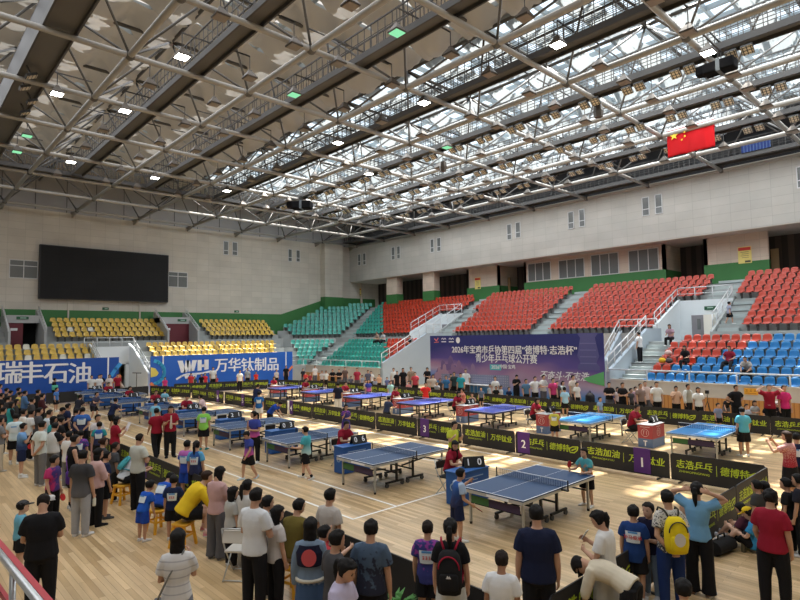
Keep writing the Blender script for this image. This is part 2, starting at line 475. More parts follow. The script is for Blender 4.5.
# windows
wn = [0]
def window_on(plane, pos, rect, panes=2, split=None, inset=0.10):
    """rect in photo pixels (x0,y0,x1,y1) measured on a wall at plane=pos"""
    wn[0] += 1
    x0, y0, x1, y1 = rect
    if plane == 'x':
        a = at_x(x0, (y0 + y1) / 2, pos); b = at_x(x1, (y0 + y1) / 2, pos)
        u0, u1 = b.y, a.y
        zt = at_x((x0 + x1) / 2, y0, pos).z; zb = at_x((x0 + x1) / 2, y1, pos).z
    else:
        a = at_y(x0, (y0 + y1) / 2, pos); b = at_y(x1, (y0 + y1) / 2, pos)
        u0, u1 = a.x, b.x
        zt = at_y((x0 + x1) / 2, y0, pos).z; zb = at_y((x0 + x1) / 2, y1, pos).z
    fr = MB(); gl = MB()
    def put(mb, ua, ub, za, zb_, d0, d1):
        if plane == 'x': mb.bx(pos + d0, pos + d1, ua, ub, za, zb_)
        else: mb.bx(ua, ub, pos + d0, pos + d1, za, zb_)
    t = 0.06
    put(fr, u0, u1, zt - t, zt, -0.04, 0.02); put(fr, u0, u1, zb, zb + t, -0.05, 0.02)
    for i in range(panes + 1):
        u = u0 + (u1 - u0 - t) * i / panes
        put(fr, u, u + t, zb, zt, -0.04, 0.02)
    if split: put(fr, u0, u1, zb + (zt - zb) * split, zb + (zt - zb) * split + t, -0.04, 0.02)
    put(gl, u0 + 0.02, u1 - 0.02, zb + 0.02, zt - 0.02, -0.02, 0.01)
    w = fr.build('window_%d' % wn[0], M_FRAME); w['kind'] = 'structure'
    gl.build('pane', M_GLASS, w)
for r in ((358, 254, 360.8, 265.6), (363, 253, 366, 265), (391.5, 247, 395, 260), (397, 246, 400.3, 258.7), (430.5, 239, 434, 252.5), (437, 237.5, 441, 251.5),
          (507, 224, 511.7, 240), (515.5, 222, 520.7, 238), (568, 211.5, 574, 229), (579, 209, 585, 227), (642, 197, 649.5, 216), (655, 194, 662.5, 214), (796.5, 166, 806, 188)):
    window_on('x', XW, r, panes=1, split=0.33)
for r in ((528, 262.5, 551, 281), (558.7, 259, 584.6, 278), (591, 253.5, 619, 275), (628.5, 249, 659, 271)):
    window_on('x', XB, r, panes=3)
for r in ((223.3, 241, 228.5, 255), (232, 242, 237.5, 255.5), (288, 249, 292, 261.5), (296, 250, 300, 262)):
    window_on('y', YF, r, panes=1, split=0.3)
window_on('y', YF, (9, 260, 38, 278.5), panes=2, split=0.66)
window_on('y', YF, (168, 272, 187.5, 287.5), panes=2, split=0.7)

# ---- stands (concrete)
def lower_profile(x0=28.5):
    p = [(x0, 0), (x0, 1.45), (x0 + 0.14, 1.45), (x0 + 0.14, ZL[0])]
    for k in range(6):
        e = XL[k] + 0.4
        p += [(e, ZL[k]), (e, ZL[k + 1] if k < 5 else 3.4)]
    p += [(35.45, 3.4), (35.45, 0)]
    return p
def upper_profile(k0=0):
    p = [(35.45, 0), (35.45, ZU[0])] if k0 == 0 else [(XU[k0] - 0.4, 3.0), (XU[k0] - 0.4, ZU[k0])]
    for k in range(k0, 9):
        e = XU[k] + 0.4
        p += [(e, ZU[k]), (e, ZU[k + 1] if k < 8 else 7.25)]
    p += [(47, 7.25), (47, 0 if k0 == 0 else 3.0)]
    return p
rs = MB()
rs.prism(lower_profile(), 'y', -13.5, 14.3)
rs.prism(lower_profile(), 'y', 32.9, 46.6)
for a, b in ((-13.5, 11.4), (14.8, 33.9), (36.8, 50.6)): rs.prism(upper_profile(), 'y', a, b)
for a, b in ((11.4, 14.8), (33.9, 36.8)):
    rs.prism(upper_profile(5), 'y', a, b); rs.bx(35.4, 39.6, a, b, 0, 3.4)
    rs.prism([(35.45, 3.0), (39.6, 3.0), (39.6, 6.0), (35.45, 3.95)], 'y', a - 0.001, a + 0.15)
rs.bx(33.0, 47, 46, YF, 0, 3.2)
# corner rows turned towards the court
CD = Vector((-0.82, 0.57, 0)); CN = Vector((0.57, 0.82, 0))
UE_L = [5.29, 6.1, 6.95, 6.88, 6.3, 6.1, 5.5, 5.9, 2.67]
LE_L = [0.6, 0.93, 1.5, 2.28, 3.24, 4.13]
LE_Y = [44.5, 44.6, 45.3, 45.45, 45.5, 45.66]
def corner_row(mb, s, L, z, depth=0.8, ext=0.6):
    a = s - CD * 0.35 - CN * 0.4; b = s + CD * (L + ext) - CN * 0.4
    vs = [a, b, b + CN * (depth + 1.2), a + CN * (depth + 1.2)]
    mb.add([Vector((q.x, q.y, 0)) for q in vs] + [Vector((q.x, q.y, z)) for q in vs], [(0, 1, 5, 4), (1, 2, 6, 5), (2, 3, 7, 6), (3, 0, 4, 7), (4, 5, 6, 7), (3, 2, 1, 0)])
US = [Vector((XU[k], 48.3 + 0.3 * k, 0)) for k in range(9)]
LS = [Vector((XL[k], LE_Y[k], 0)) for k in range(6)]
for k in range(9): corner_row(rs, US[k], UE_L[k], ZU[k])
for k in range(6): corner_row(rs, LS[k], LE_L[k], ZL[k], ext=0.5)
struct('stand_right', rs, M_CONC)
# yellow stand under the scoreboard
fs = MB()
pl = [(Y0, 0), (Y0, 1.45), (Y0 + 0.14, 1.45), (Y0 + 0.14, ZL[0])]
for k in range(6):
    e = YL[k] + 0.4; pl += [(e, ZL[k]), (e, ZL[k + 1] if k < 5 else 3.4)]
pl += [(Y0 + 6.9, 3.4), (Y0 + 6.9, 0)]
pu = [(Y0 + 6.9, 0), (Y0 + 6.9, ZU[0])]
for k in range(4):
    e = YU[k] + 0.4; pu += [(e, ZU[k]), (e, ZU[k + 1] if k < 3 else ZU[3])]
pu += [(YF, ZU[3]), (YF, 0)]
vx0 = at_y(106, 370, Y0).x; vx1 = at_y(150, 370, Y0).x       # opening in the lower tier
dL = (at_y(6, 330, 51).x, at_y(44, 330, 51).x); dR = (at_y(163.5, 330, 51).x, at_y(195, 330, 51).x)
fend = at_y(279, 345, 48.5).x
fs.prism(pl, 'x', -13, vx0); fs.prism(pl, 'x', vx1, fend)
fs.bx(vx0, vx1, Y0 + 4.6, Y0 + 6.9, 2.5, 3.4)
for a, b in ((-13, dL[0]), (dL[1], dR[0]), (dR[1], fend + 1.5)): fs.prism(pu, 'x', a, b)
for a, b in (dL, dR):
    fs.bx(a, b, Y0 + 6.9, YF, 0, 3.4); fs.bx(a, b, 52.0, YF, 5.55, 6.0)
fs.bx(fend, 33.5, 44.5, YF, 0, 1.2)
struct('stand_far', fs, M_CONC)
sw = MB()
for a, b in (dL, dR):
    for x in (a, b - 0.16):
        sw.prism([(Y0 + 6.7, 3.4), (53.6, 3.4), (53.6, 6.55), (53.2, 6.55), (Y0 + 6.7, 4.75)], 'x', x, x + 0.16)
    sw.bx(a, b, 51.95, 52.15, 5.45, 6.05)
struct('wall_doorway', sw, mat('doorway_plaster_grey', (0.42, 0.43, 0.43), 0.7, var=0.05))
# vomitory under the scoreboard
vm = MB()
vm.prism([(Y0, 0), (Y0 + 4.7, 0), (Y0 + 4.7, 3.75), (Y0 + 3.6, 3.4), (Y0, 1.5)], 'x', vx1 - 0.15, vx1)
vm.prism([(Y0, 0), (Y0 + 4.7, 0), (Y0 + 4.7, 3.75), (Y0 + 3.6, 3.4), (Y0, 1.5)], 'x', vx0, vx0 + 0.15)
vm.bx(vx0, vx1, Y0 + 4.3, Y0 + 4.6, 2.1, 3.5)
vm.bx(vx0 + 2.6, vx1, Y0 + 4.3, Y0 + 4.6, 0, 2.2)
struct('wall_vomitory', vm, M_WHITEW)
struct('door_3', MB().bx(vx0 + 0.15, vx0 + 2.6, Y0 + 5.6, Y0 + 5.7, 0, 2.2), mat('olive_door', (0.16, 0.15, 0.11), 0.6))
# side walls next to the event banner, blue-grey
sb = MB()
prof = [(28.5, 0), (35.4, 0), (35.4, 4.2), (33.5, 4.2), (28.5, 1.9)]
sb.prism(prof, 'y', 14.3, 14.5); sb.prism(prof, 'y', 32.7, 32.9)
sb.prism([(33.0, 0), (35.4, 0), (35.4, 4.1), (33.0, 2.2)], 'y', 16.8, 17.0)
struct('wall_stair', sb, M_BLUEGREY)
struct('wall_banner_back', MB().bx(35.3, 35.45, 14.5, 32.7, 0, 3.95), mat('warm_grey_plaster', (0.40, 0.38, 0.36), 0.7, var=0.06))
# vomitories in the long stand: white back wall, side wall and door
for n, (a, b) in enumerate(((11.4, 14.8), (33.9, 36.8))):
    w = MB()
    w.bx(39.4, 39.6, a, b, 3.4, 6.05)
    w.prism([(35.4, 3.4), (39.6, 3.4), (39.6, 6.15), (35.4, 4.35)], 'y', b - 0.15, b + 0.02)
    struct('wall_vomitory_%s' % ('banner', 'corner')[n], w, M_WHITEW)
    d = struct('door_%d' % (4 + n), MB().bx(39.34, 39.41, a + 1.65, a + 2.5, 3.4, 5.05), mat('grey_steel_door', (0.24, 0.23, 0.25), 0.5))
    MB().bx(39.32, 39.345, a + 1.95, a + 2.15, 4.1, 4.8).build('door_pane', M_GLASS, d)
struct('trim_12', MB().bx(38.9, 39.42, 12.45, 13.02, 3.4, 5.05), mat('cream_pillar', (0.80, 0.76, 0.68), 0.6))
# doors in the yellow stand
for n, (a, b) in enumerate((dL, dR)):
    m = (a + b) / 2
    d = MB().bx(a + 0.16, m if n == 0 else b - 0.16, 52.0, 52.08, 3.4, 5.5)
    o = struct('door_%d' % (6 + n), d, M_MAROON)
    MB().bx((a + m) / 2 - 0.2, (a + m) / 2 + 0.25, 51.985, 52.0, 4.85, 5.05).build('door_plate', mat('white_plate', (0.75, 0.75, 0.75), 0.5), o)
struct('trim_13', MB().bx(dL[0], dL[1], 53.3, 53.4, 3.4, 5.6), mat('doorway_dark_sheet', (0.004, 0.004, 0.004), 0.9))  # black sheet stands in for the darkness inside the open doorway
# front cladding of the long stand: orange timber slats below the parapet
struct('trim_14', MB().bx(28.44, 28.5, -13.5, 14.25, 0, 0.86), M_WOOD)
struct('trim_15', MB().bx(28.46, 28.5, -13.5, 14.25, 0.86, 1.47).bx(28.44, 28.66, -13.5, 14.25, 1.45, 1.52).bx(28.46, 28.5, 33, 46.4, 0.5, 1.47).bx(28.44, 28.66, 33, 46.4, 1.45, 1.52), M_PARAPET)
struct('trim_16', MB().bx(28.44, 28.5, 38, 46.4, 0, 0.86), M_WOOD)
# corner front wall between the two stands
cw = MB(); a = Vector((28.5, 45.2, 0)); b = Vector((27.2, 46.4, 0))
cw.add([a, b, b + Vector((0.2, 0.2, 0)), a + Vector((0.2, 0.2, 0))] + [q + Vector((0, 0, h)) for q, h in ((a, 1.5), (b, 2.7), (b + Vector((0.2, 0.2, 0)), 2.7), (a + Vector((0.2, 0.2, 0)), 1.5))],
       [(0, 1, 5, 4), (1, 2, 6, 5), (2, 3, 7, 6), (3, 0, 4, 7), (4, 5, 6, 7), (3, 2, 1, 0)])
struct('wall_corner', cw, mat('rose_plaster', (0.56, 0.44, 0.36), 0.7))
# aisle stairs
st = MB()
def aisle_upper(y0, y1, ks=range(9), dy=0.0):
    for k in ks:
        a, b = (y0[0] + y0[1] * k, y1[0] + y1[1] * k) if isinstance(y0, tuple) else (y0, y1)
        st.bx(XU[k] - 0.4, XU[k] + 0.4, a, b, ZU[k] - 0.05, ZU[k] + 0.012)
        st.bx(XU[k] + 0.02, XU[k] + 0.4, a, b, ZU[k], ZU[k] + 0.205)
aisle_upper(22.75, 24.1); aisle_upper(32.15, 33.75, range(5)); aisle_upper(33.2, 34.25, range(5, 9)); aisle_upper(10.2, 11.35, range(5)); aisle_upper(11.5, 13.1, range(5, 9)); aisle_upper((46.0, 0.42), (47.9, 0.36))
aisle_upper(13.0, 13.1, [])
def aisle_lower(y0, y1):
    for k in range(6):
        st.bx(XL[k] - 0.4, XL[k] + 0.4, y0, y1, ZL[k] - 0.05, ZL[k] + 0.012); st.bx(XL[k] + 0.02, XL[k] + 0.4, y0, y1, ZL[k], ZL[k] + 0.195)
aisle_lower(12.95, 14.28); aisle_lower(43.3, 45.3)
struct('trim_17', st, M_STEP)
# dark vent slots under the first upper row
vs = MB()
for i in range(40):
    y = -2 + 1.4 * i
    if 11 < y < 15 or 33 < y < 37.5 or y > 45: continue
    vs.bx(35.42, 35.46, y, y + 0.62, 3.62, 3.76)
struct('trim_18', vs, M_DARK)

# ---- rails of the stands
def rail(name, pts, label, h=0.9, posts=1.2, parent=None, r=0.025, mids=1, m=None):
    mb = MB(); ps = []
    tops = [Vector(p) + Vector((0, 0, h)) for p in pts]
    for a, b in zip(tops, tops[1:]):
        mb.tube(a, b, r * 1.2, 6)
        for j in range(mids): mb.tube(a - Vector((0, 0, h * (j + 1) / (mids + 1))), b - Vector((0, 0, h * (j + 1) / (mids + 1))), r * 0.7, 6)
    t = thing(name, label, 'railing', pts[0])
    base = Vector(pts[0])
    for a, b in zip(pts, pts[1:]):
        a = Vector(a); b = Vector(b); n = max(1, round((b - a).length / posts))
        for i in range(n + 1):
            q = a + (b - a) * i / n
            ps.append(q)
    mb.v = [tuple(Vector(q) - base) for q in mb.v]
    mb.build('handrail', m or M_RAIL, t, True)
    pm = MB().tube((0, 0, 0), (0, 0, h), r, 6).mesh('rail_post', m or M_RAIL, True)
    for q in ps:
        o = bpy.data.objects.new('rail_post', pm); C.objects.link(o); o.parent = t; o.location = q - base
    return t
rail('guard_rail', [(28.58, 14.4, 1.52), (28.58, -8, 1.52)], 'pale metal guard rail along the parapet in front of the blue seats', 0.5, 2.0, mids=0, r=0.035)
rail('guard_rail', [(28.58, 46, 1.52), (28.58, 33.2, 1.52)], 'pale metal guard rail along the parapet in front of the teal seats', 0.5, 2.0, mids=0, r=0.03)
rail('stair_rail', [(28.5, 14.4, 1.9), (33.5, 14.4, 4.2)], 'sloping stair railing on the blue-grey wall right of the event banner', 0.75, 1.0, r=0.03)
rail('stair_rail', [(28.5, 32.8, 1.9), (33.5, 32.8, 4.2), (35.3, 32.8, 4.2)], 'sloping stair railing on the blue-grey wall left of the event banner', 0.75, 1.0, r=0.03)
rail('stair_rail', [(33.0, 16.9, 2.2), (35.3, 16.9, 4.05), (35.3, 14.5, 4.05)], 'short stair railing rising beside the right edge of the event banner', 0.75, 1.0, r=0.03)
rail('stair_rail', [(35.5, 14.72, 4.4), (39.4, 14.72, 6.1), (39.5, 11.5, 6.1)], 'railing round the white stair opening right of the banner, below the notice', 0.8, 1.0, r=0.03)
rail('stair_rail', [(35.5, 11.4, 4.2), (39.4, 11.4, 6.1)], 'sloping railing beside the steps where a child stands', 0.8, 1.0, r=0.03)
rail('stair_rail', [(35.5, 36.7, 4.4), (39.4, 36.7, 6.1), (39.5, 34.0, 6.1)], 'railing round the white stair opening left of the event banner', 0.8, 1.0, r=0.03)
rail('stair_rail', [(35.5, 33.95, 4.2), (39.4, 33.95, 6.1)], 'sloping railing beside the steps left of the event banner', 0.8, 1.0, r=0.03)
for x, nm in ((dL[0], 'left side of the open maroon doorway'), (dL[1], 'right side of the open maroon doorway'), (dR[0], 'left side of the shut maroon door'), (dR[1], 'right side of the shut maroon door')):
    rail('stair_rail', [(x, Y0 + 6.8, 4.75), (x, 53.2, 6.5)], 'thin sloping rail on the ' + nm + ' among yellow seats', 0.35, 0.5, r=0.03)
for x, nm in ((vx0, 'left'), (vx1, 'right')):
    rail('stair_rail', [(x, Y0 + 0.1, 1.5), (x, Y0 + 3.6, 3.4)], 'sloping rail on the %s wall of the white gangway under the scoreboard' % nm, 0.6, 0.45, r=0.03)
rail('guard_rail', [(vx0 - 0.3, Y0 + 4.7, 3.5), (vx1 + 0.3, Y0 + 4.7, 3.5)], 'level guard rail above the white gangway under the scoreboard', 0.7, 0.9, r=0.03)

# railing of the stand the photograph is taken from
ra = at_z(0, 554, 2.25); rb = at_z(37, 600, 2.25); d_ = (rb - ra).normalized()
ra2 = ra - d_ * 1.6; rb2 = rb + d_ * 1.0
t = thing('guard_rail', 'grey tube and red guard rail in the bottom left corner', 'railing', (ra2.x, ra2.y, 1.2))
off = Vector((ra2.x, ra2.y, 1.2))
side = Vector((-d_.y, d_.x, 0))
if to_px(ra + side * 0.1)[0] < to_px(ra)[0]: side = -side
MB().tube(ra2 - off, rb2 - off, 0.026, 10).build('handrail', M_STEEL, t, True)
m2 = MB(); q = side * 0.05 - Vector((0, 0, 0.01))
m2.bar(ra2 - off + q, rb2 - off + q, 0.04, 0.03)
for dz in (0.35, 0.7): m2.bar(ra2 - off + q - Vector((0, 0, dz)), rb2 - off + q - Vector((0, 0, dz)), 0.03, 0.05)
m2.build('red_rail', mat('red_rail_paint', (0.42, 0.025, 0.04), 0.4), t)
for i in range(6):
    q = ra2 + (rb2 - ra2) * (i + 0.3) / 6 - off
    MB().tube(q, q - Vector((0, 0, 1.0)), 0.022, 8).build('post', M_STEEL, t, True)
struct('stand_near', MB().bx(-15.5, max(ra2.x, rb2.x) + .1, -13, min(ra2.y, rb2.y) + .1, 0, 1.2).bx(-15.5, min(ra2.x, rb2.x) + 0.1, -13, max(ra2.y, rb2.y) + .1, 0, 1.2), M_CONC)
# ---------------------------------------------------------------- roof: sheeting, roof lights, space frame, shades, catwalks, lamps
M_ROOF = mat('roof_sheet_underside', (0.50, 0.45, 0.38), 0.8, var=0.12, scale=0.6)
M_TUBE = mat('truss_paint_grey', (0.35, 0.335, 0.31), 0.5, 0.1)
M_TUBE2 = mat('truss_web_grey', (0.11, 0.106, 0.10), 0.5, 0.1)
M_CAT = mat('catwalk_steel', (0.075, 0.072, 0.07), 0.55, 0.3)
M_CATD = mat('catwalk_deck', (0.12, 0.115, 0.108), 0.6, 0.2)
M_SKY = emis('roof_light_glazing', (0.74, 0.88, 1.0), 1.0, 0.85)
M_SKYD = emis('left_glazing_added_glow', (1.0, 0.96, 0.90), 0.85)  # glow added to the left panes to backlight the beige cloths; blocks the sun
M_SHADE = cloth_mat('white_shade_cloth', (0.50, 0.555, 0.59), 0.3)
M_SHADEB = cloth_mat('beige_shade_cloth', (0.58, 0.545, 0.49), 0.26)
ZC = 15.0; ZT = 17.5; ZG = 18.6
NX = [1.7 + 5.03 * i for i in range(-3, 9)]
NY = [-2.65 + 5.02 * i for i in range(-2, 12)]
SKY_X = (20.6, 40.6); SKYL_X = (-9.0, 19.4)  # left bank extended over the beige cloths so they glow from behind
# opaque sheeting around the two banks of roof lights
struct('ceiling', MB().bx(-16, SKYL_X[0], -14, YF, ZG, ROOF).bx(SKYL_X[1], SKY_X[0], -14, YF, ZG, ROOF).bx(SKY_X[1], 48, -14, YF, ZG, ROOF)
       .bx(SKYL_X[0], SKYL_X[1], 47.5, YF, ZG, ROOF).bx(SKY_X[0], SKY_X[1], 49.5, YF, ZG, ROOF)
       .bx(SKYL_X[0], SKYL_X[1], -14, -8, ZG, ROOF).bx(SKY_X[0], SKY_X[1], -14, -8, ZG, ROOF), M_ROOF)
fr = MB(); gl = MB()
for (a, b, ye) in ((SKY_X[0], SKY_X[1], 49.5), (SKYL_X[0], SKYL_X[1], 47.5)):
    nx = round((b - a) / 1.25); y = -8.0; ny = round((ye + 8) / 1.25)
    for i in range(nx + 1):
        x = a + (b - a) * i / nx; w = 0.10 if i % 2 else 0.2
        fr.bx(x - w / 2, x + w / 2, -8, ye, ZG - 0.18, ZG + 0.1)
    for j in range(ny + 1):
        yy = -8 + (ye + 8) * j / ny; w = 0.10 if j % 2 else 0.26
        fr.bx(a, b, yy - w / 2, yy + w / 2, ZG - 0.2, ZG + 0.08)
    gl.m = 0 if a > 0 else 1; gl.add([(a, -8, ZG + 0.05), (b, -8, ZG + 0.05), (b, ye, ZG + 0.05), (a, ye, ZG + 0.05)], [(0, 1, 2, 3)])
w = struct('window_90', fr, mat('roof_light_frame', (0.36, 0.40, 0.42), 0.5))
gl.build('pane', [M_SKY, M_SKYD], w)

# the space frame: one welded frame
sf = bpy.data.objects.new('roof_space_frame', None); C.objects.link(sf); sf['kind'] = 'structure'
for x in NX:
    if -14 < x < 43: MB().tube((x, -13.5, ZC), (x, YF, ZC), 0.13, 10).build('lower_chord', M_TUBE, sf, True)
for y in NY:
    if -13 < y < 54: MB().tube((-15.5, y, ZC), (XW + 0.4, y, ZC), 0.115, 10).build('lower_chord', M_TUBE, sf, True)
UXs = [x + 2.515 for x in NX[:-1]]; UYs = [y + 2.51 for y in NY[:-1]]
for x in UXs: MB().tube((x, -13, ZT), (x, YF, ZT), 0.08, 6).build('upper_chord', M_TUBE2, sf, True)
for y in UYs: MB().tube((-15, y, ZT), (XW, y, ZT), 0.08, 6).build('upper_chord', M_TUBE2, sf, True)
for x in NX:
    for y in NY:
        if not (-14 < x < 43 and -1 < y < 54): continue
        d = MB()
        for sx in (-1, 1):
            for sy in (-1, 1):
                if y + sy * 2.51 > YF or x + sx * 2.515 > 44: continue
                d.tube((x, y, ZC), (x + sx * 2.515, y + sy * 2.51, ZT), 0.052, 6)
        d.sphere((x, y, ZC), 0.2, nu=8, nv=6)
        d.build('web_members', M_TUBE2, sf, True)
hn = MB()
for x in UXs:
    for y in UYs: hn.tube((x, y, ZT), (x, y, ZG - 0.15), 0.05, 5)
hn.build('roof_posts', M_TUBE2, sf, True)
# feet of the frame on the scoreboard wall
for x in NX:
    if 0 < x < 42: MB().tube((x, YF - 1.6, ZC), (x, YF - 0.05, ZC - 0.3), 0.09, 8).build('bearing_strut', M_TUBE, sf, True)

# shade cloths
random.seed(5)
def shade(x0, x1, yc, width, z, sag, per, name, label, m, group, folds=9, seg=0.22):
    nu = int((x1 - x0) / seg); nv = folds * 2
    vs = []; fs = []
    ph = random.random() * 6
    for i in range(nu + 1):
        x = x0 + (x1 - x0) * i / nu
        s = abs(math.sin(math.pi * (x - x0) / per)) ** 0.8
        for j in range(nv + 1):
            t = j / nv - 0.5
            yv = yc + width * t + 0.05 * math.sin(5 * x + j)
            fold = 0.08 * (1 if j % 2 else -1) * min(1, width * 3) + 0.05 * math.sin(3.1 * x + 1.7 * j + ph)
            vs.append((x, yv, z - sag * s * (1 - 0.9 * abs(2 * t) ** 2.5) + fold - 0.1 * s))
    for i in range(nu):
        for j in range(nv):
            a = i * (nv + 1) + j
            fs.append((a, a + 1, a + nv + 2, a + nv + 1))
    mb = MB(); mb.add(vs, fs)
    o = mb.build(name, m, None, True)
    tag(o, label, 'shade cloth', group)
    return o
y = -6.0
while y < 49:
    nm = ORD[min(29, int((49 - y) / 2.5))]
    shade(SKY_X[0] - 0.6 + 0.4 * random.random(), 30.6, y, 1.05 + 0.3 * random.random(), ZG - 0.42, 0.5, 2.5, 'shade_cloth',
          'gathered white shade cloth under the roof lights, %s strip from the far end' % nm, M_SHADE, 'gathered shade cloths under the right roof lights')
    shade(30.8, SKY_X[1] + 0.4, y, 1.55 + 0.4 * random.random(), ZG - 0.42, 1.25, 2.5, 'shade_cloth',
          'wide pale shade cloth above the right hand wall, %s strip from the far end' % nm, M_SHADE, 'wide shade cloths above the right hand wall', folds=13)
    y += 2.5
for j in range(19):
    yc = -1.2 + 2.5 * j + 1.25
    shade(2.4, SKY_X[0] - 0.9, yc, 2.3, ZG - 0.35, 1.0, 2.5, 'ceiling_cloth',
          'beige ceiling cloth sagging above the catwalks, %s strip from the scoreboard wall' % ORD[18 - j], M_SHADEB, 'sagging beige ceiling cloths', folds=4, seg=0.3)
for j in range(14):
    yc = 13 + 2.5 * j
    shade(SKYL_X[0], 1.9, yc, 1.9, ZG - 0.42, 0.6, 2.5, 'shade_cloth',
          'white shade cloth under the left roof lights, %s strip from the scoreboard wall' % ORD[13 - j], M_SHADE, 'shade cloths under the left roof lights', folds=5, seg=0.3)

# catwalks
def catwalk(p0, p1, label, wd=0.66, zt=ZC + 0.30, wide=False, posts=0.42, h=1.05, mesh_rail=False):
    p0 = Vector((*p0, zt)); p1 = Vector((*p1, zt)); d = (p1 - p0).normalized(); s = Vector((d.y, -d.x, 0)); L = (p1 - p0).length
    t = thing('catwalk', label, 'catwalk', p0)
    z0 = Vector((0, 0, 0)); e = d * L
    MB().bar(z0, e, wd, 0.06).build('deck', M_CATD, t)
    for sg in (-1, 1):
        q = s * (sg * wd / 2)
        MB().bar(q - Vector((0, 0, 0.05)), e + q - Vector((0, 0, 0.05)), 0.07, 0.26).build('side_channel', M_CAT, t)
        rl = MB()
        up = Vector((0, 0, h))
        rl.bar(q + up, e + q + up, 0.05, 0.05); rl.bar(q + up * 0.55, e + q + up * 0.55, 0.025, 0.025)
        if mesh_rail:
            for f_ in (0.25, 0.4, 0.7, 0.85): rl.bar(q + up * f_, e + q + up * f_, 0.018, 0.018)
        n_ = int(L / posts)
        for i in range(n_ + 1):
            b = q + d * (L * i / n_); rl.bar(b, b + up, 0.028, 0.028)
        rl.build('railing', M_CAT, t)
    if wide:
        for sg in (-1, 1):
            q = s * (sg * wd / 2); MB().bar(q + Vector((0, 0, 0.55)), e + q + Vector((0, 0, 0.55)), 0.05, 1.0).build('side_panel', mat('catwalk_panel_grey', (0.03, 0.03, 0.033), 0.5, 0.2), t)
    return t
catwalk((4.35, -3), (4.35, 42), 'wide grey catwalk with solid sides in the upper left corner', 1.05, wide=True)
CWX = [9.35, 14.2, 19.4, 24.35, 29.2, 34.2]
names = ['steel catwalk left of centre carrying the brightest lit lamp', 'steel catwalk crossing the middle of the roof from the top edge', 'steel catwalk along the edge of the roof lights',
         'steel catwalk in front of the roof lights with a black loudspeaker', 'steel catwalk lined with floodlights left of the red flag', 'steel catwalk behind the red flag']
for x, nm in zip(CWX, names): catwalk((x, -3), (x, 42), nm, mesh_rail=x > 18)
catwalk((-8, 42.6), (40.5, 42.6), 'dark cross catwalk in front of the scoreboard wall under the roof', 0.9, posts=0.35, mesh_rail=True)
catwalk((41.0, -6), (41.0, 53.5), 'grey catwalk along the top of the right hand wall', 0.9, zt=15.35, posts=0.35, mesh_rail=True)

# lamps: bell-shaped high-bay lamps on cross arms, some switched on
M_LAMPB = mat('lamp_housing_bronze', (0.085, 0.07, 0.056), 0.45, 0.4)
M_LAMPOFF = mat('lamp_face_off', (0.24, 0.20, 0.165), 0.4)
M_LAMPON = emis('lamp_face_lit', (1.0, 0.98, 0.88), 22.0)
M_SPK = mat('loudspeaker_black', (0.006, 0.006, 0.007), 0.85, spec=0.08)
M_LAMPG = emis('lamp_face_green', (0.30, 0.85, 0.45), 0.9)
def lamp_proto(face):
    t = thing('ceiling_lamp', 'x', 'lamp')
    h = MB(); h.loft([[Vector((sx * a, sy * a, z)) for sx, sy in ((-1, -1), (1, -1), (1, 1), (-1, 1))] for a, z in ((0.29, 0.0), (0.30, 0.05), (0.2, 0.2), (0.1, 0.34), (0.07, 0.42))])
    h.build('housing', M_LAMPB, t)
    MB().box(0, 0, -0.012, 0.52, 0.52, 0.02).build('diffuser', face, t)
    MB().tube((0, 0, 0.42), (0, 0, 0.95), 0.02, 6).build('hanger', M_CAT, t)
    return t
pro = {'off': lamp_proto(M_LAMPOFF), 'on': lamp_proto(M_LAMPON), 'green': lamp_proto(M_LAMPG)}
LIT = [(182, 57), (57, 94), (125, 111), (71, 162), (155, 178), (227, 191), (424, 103), (558, 45), (708, 53), (338, 143), (369, 174)]
GRN = [(397, 33), (294, 95), (447, 147.5), (27, 136), (17, 152)]
ZLAMP = 14.62
taken = []
used = set()
def put_lamp(kind, x, y, label, group):
    o = pro[kind] if kind not in used else copy_tree(pro[kind])
    used.add(kind)
    o.location = (x, y, ZLAMP)
    for ch in o.children:
        if not ch.name.startswith(('hanger', 'arm')): ch.scale = (0.82, 0.82, 0.9)
    tag(o, label, 'lamp', group)
    # arm from the lamp to the nearest catwalk
    cx = min([4.35] + CWX, key=lambda c: abs(c - x))
    sgn = 1 if cx > x else -1
    MB().bar((0, 0, 0.95), ((cx - x), 0, 0.95), 0.045, 0.045).build('arm', M_CAT, o)
lit_names = ['brightest lit ceiling lamp, upper left above the black scoreboard', 'lit ceiling lamp furthest to the upper left', 'lit ceiling lamp below the brightest one, left of it',
             'lit ceiling lamp nearest above the left end of the scoreboard', 'lit ceiling lamp above the right end of the scoreboard', 'lit ceiling lamp above the far wall right of the scoreboard',
             'lit ceiling lamp at the upper middle of the roof', 'lit ceiling lamp near the top edge right of the middle', 'lit ceiling lamp beside the black roof loudspeaker', 'lit ceiling lamp near the middle catwalk, left of the roof lights',
             'small lit ceiling lamp above the corner of the hall']
for (px, py), nm in zip(LIT, lit_names):
    q = at_z(px, py, ZLAMP); taken.append(q); put_lamp('on', q.x, q.y, nm, 'lit ceiling lamps')
grn_names = ['green tinted ceiling lamp near the top edge', 'green tinted ceiling lamp left of the middle of the roof', 'green tinted ceiling lamp below the roof lights', 'upper green tinted ceiling lamp at the left edge', 'lower green tinted ceiling lamp at the left edge']
for (px, py), nm in zip(GRN, grn_names):
    q = at_z(px, py, ZLAMP); taken.append(q); put_lamp('green', q.x, q.y, nm, 'green tinted ceiling lamps')
sides = ['left', 'right']
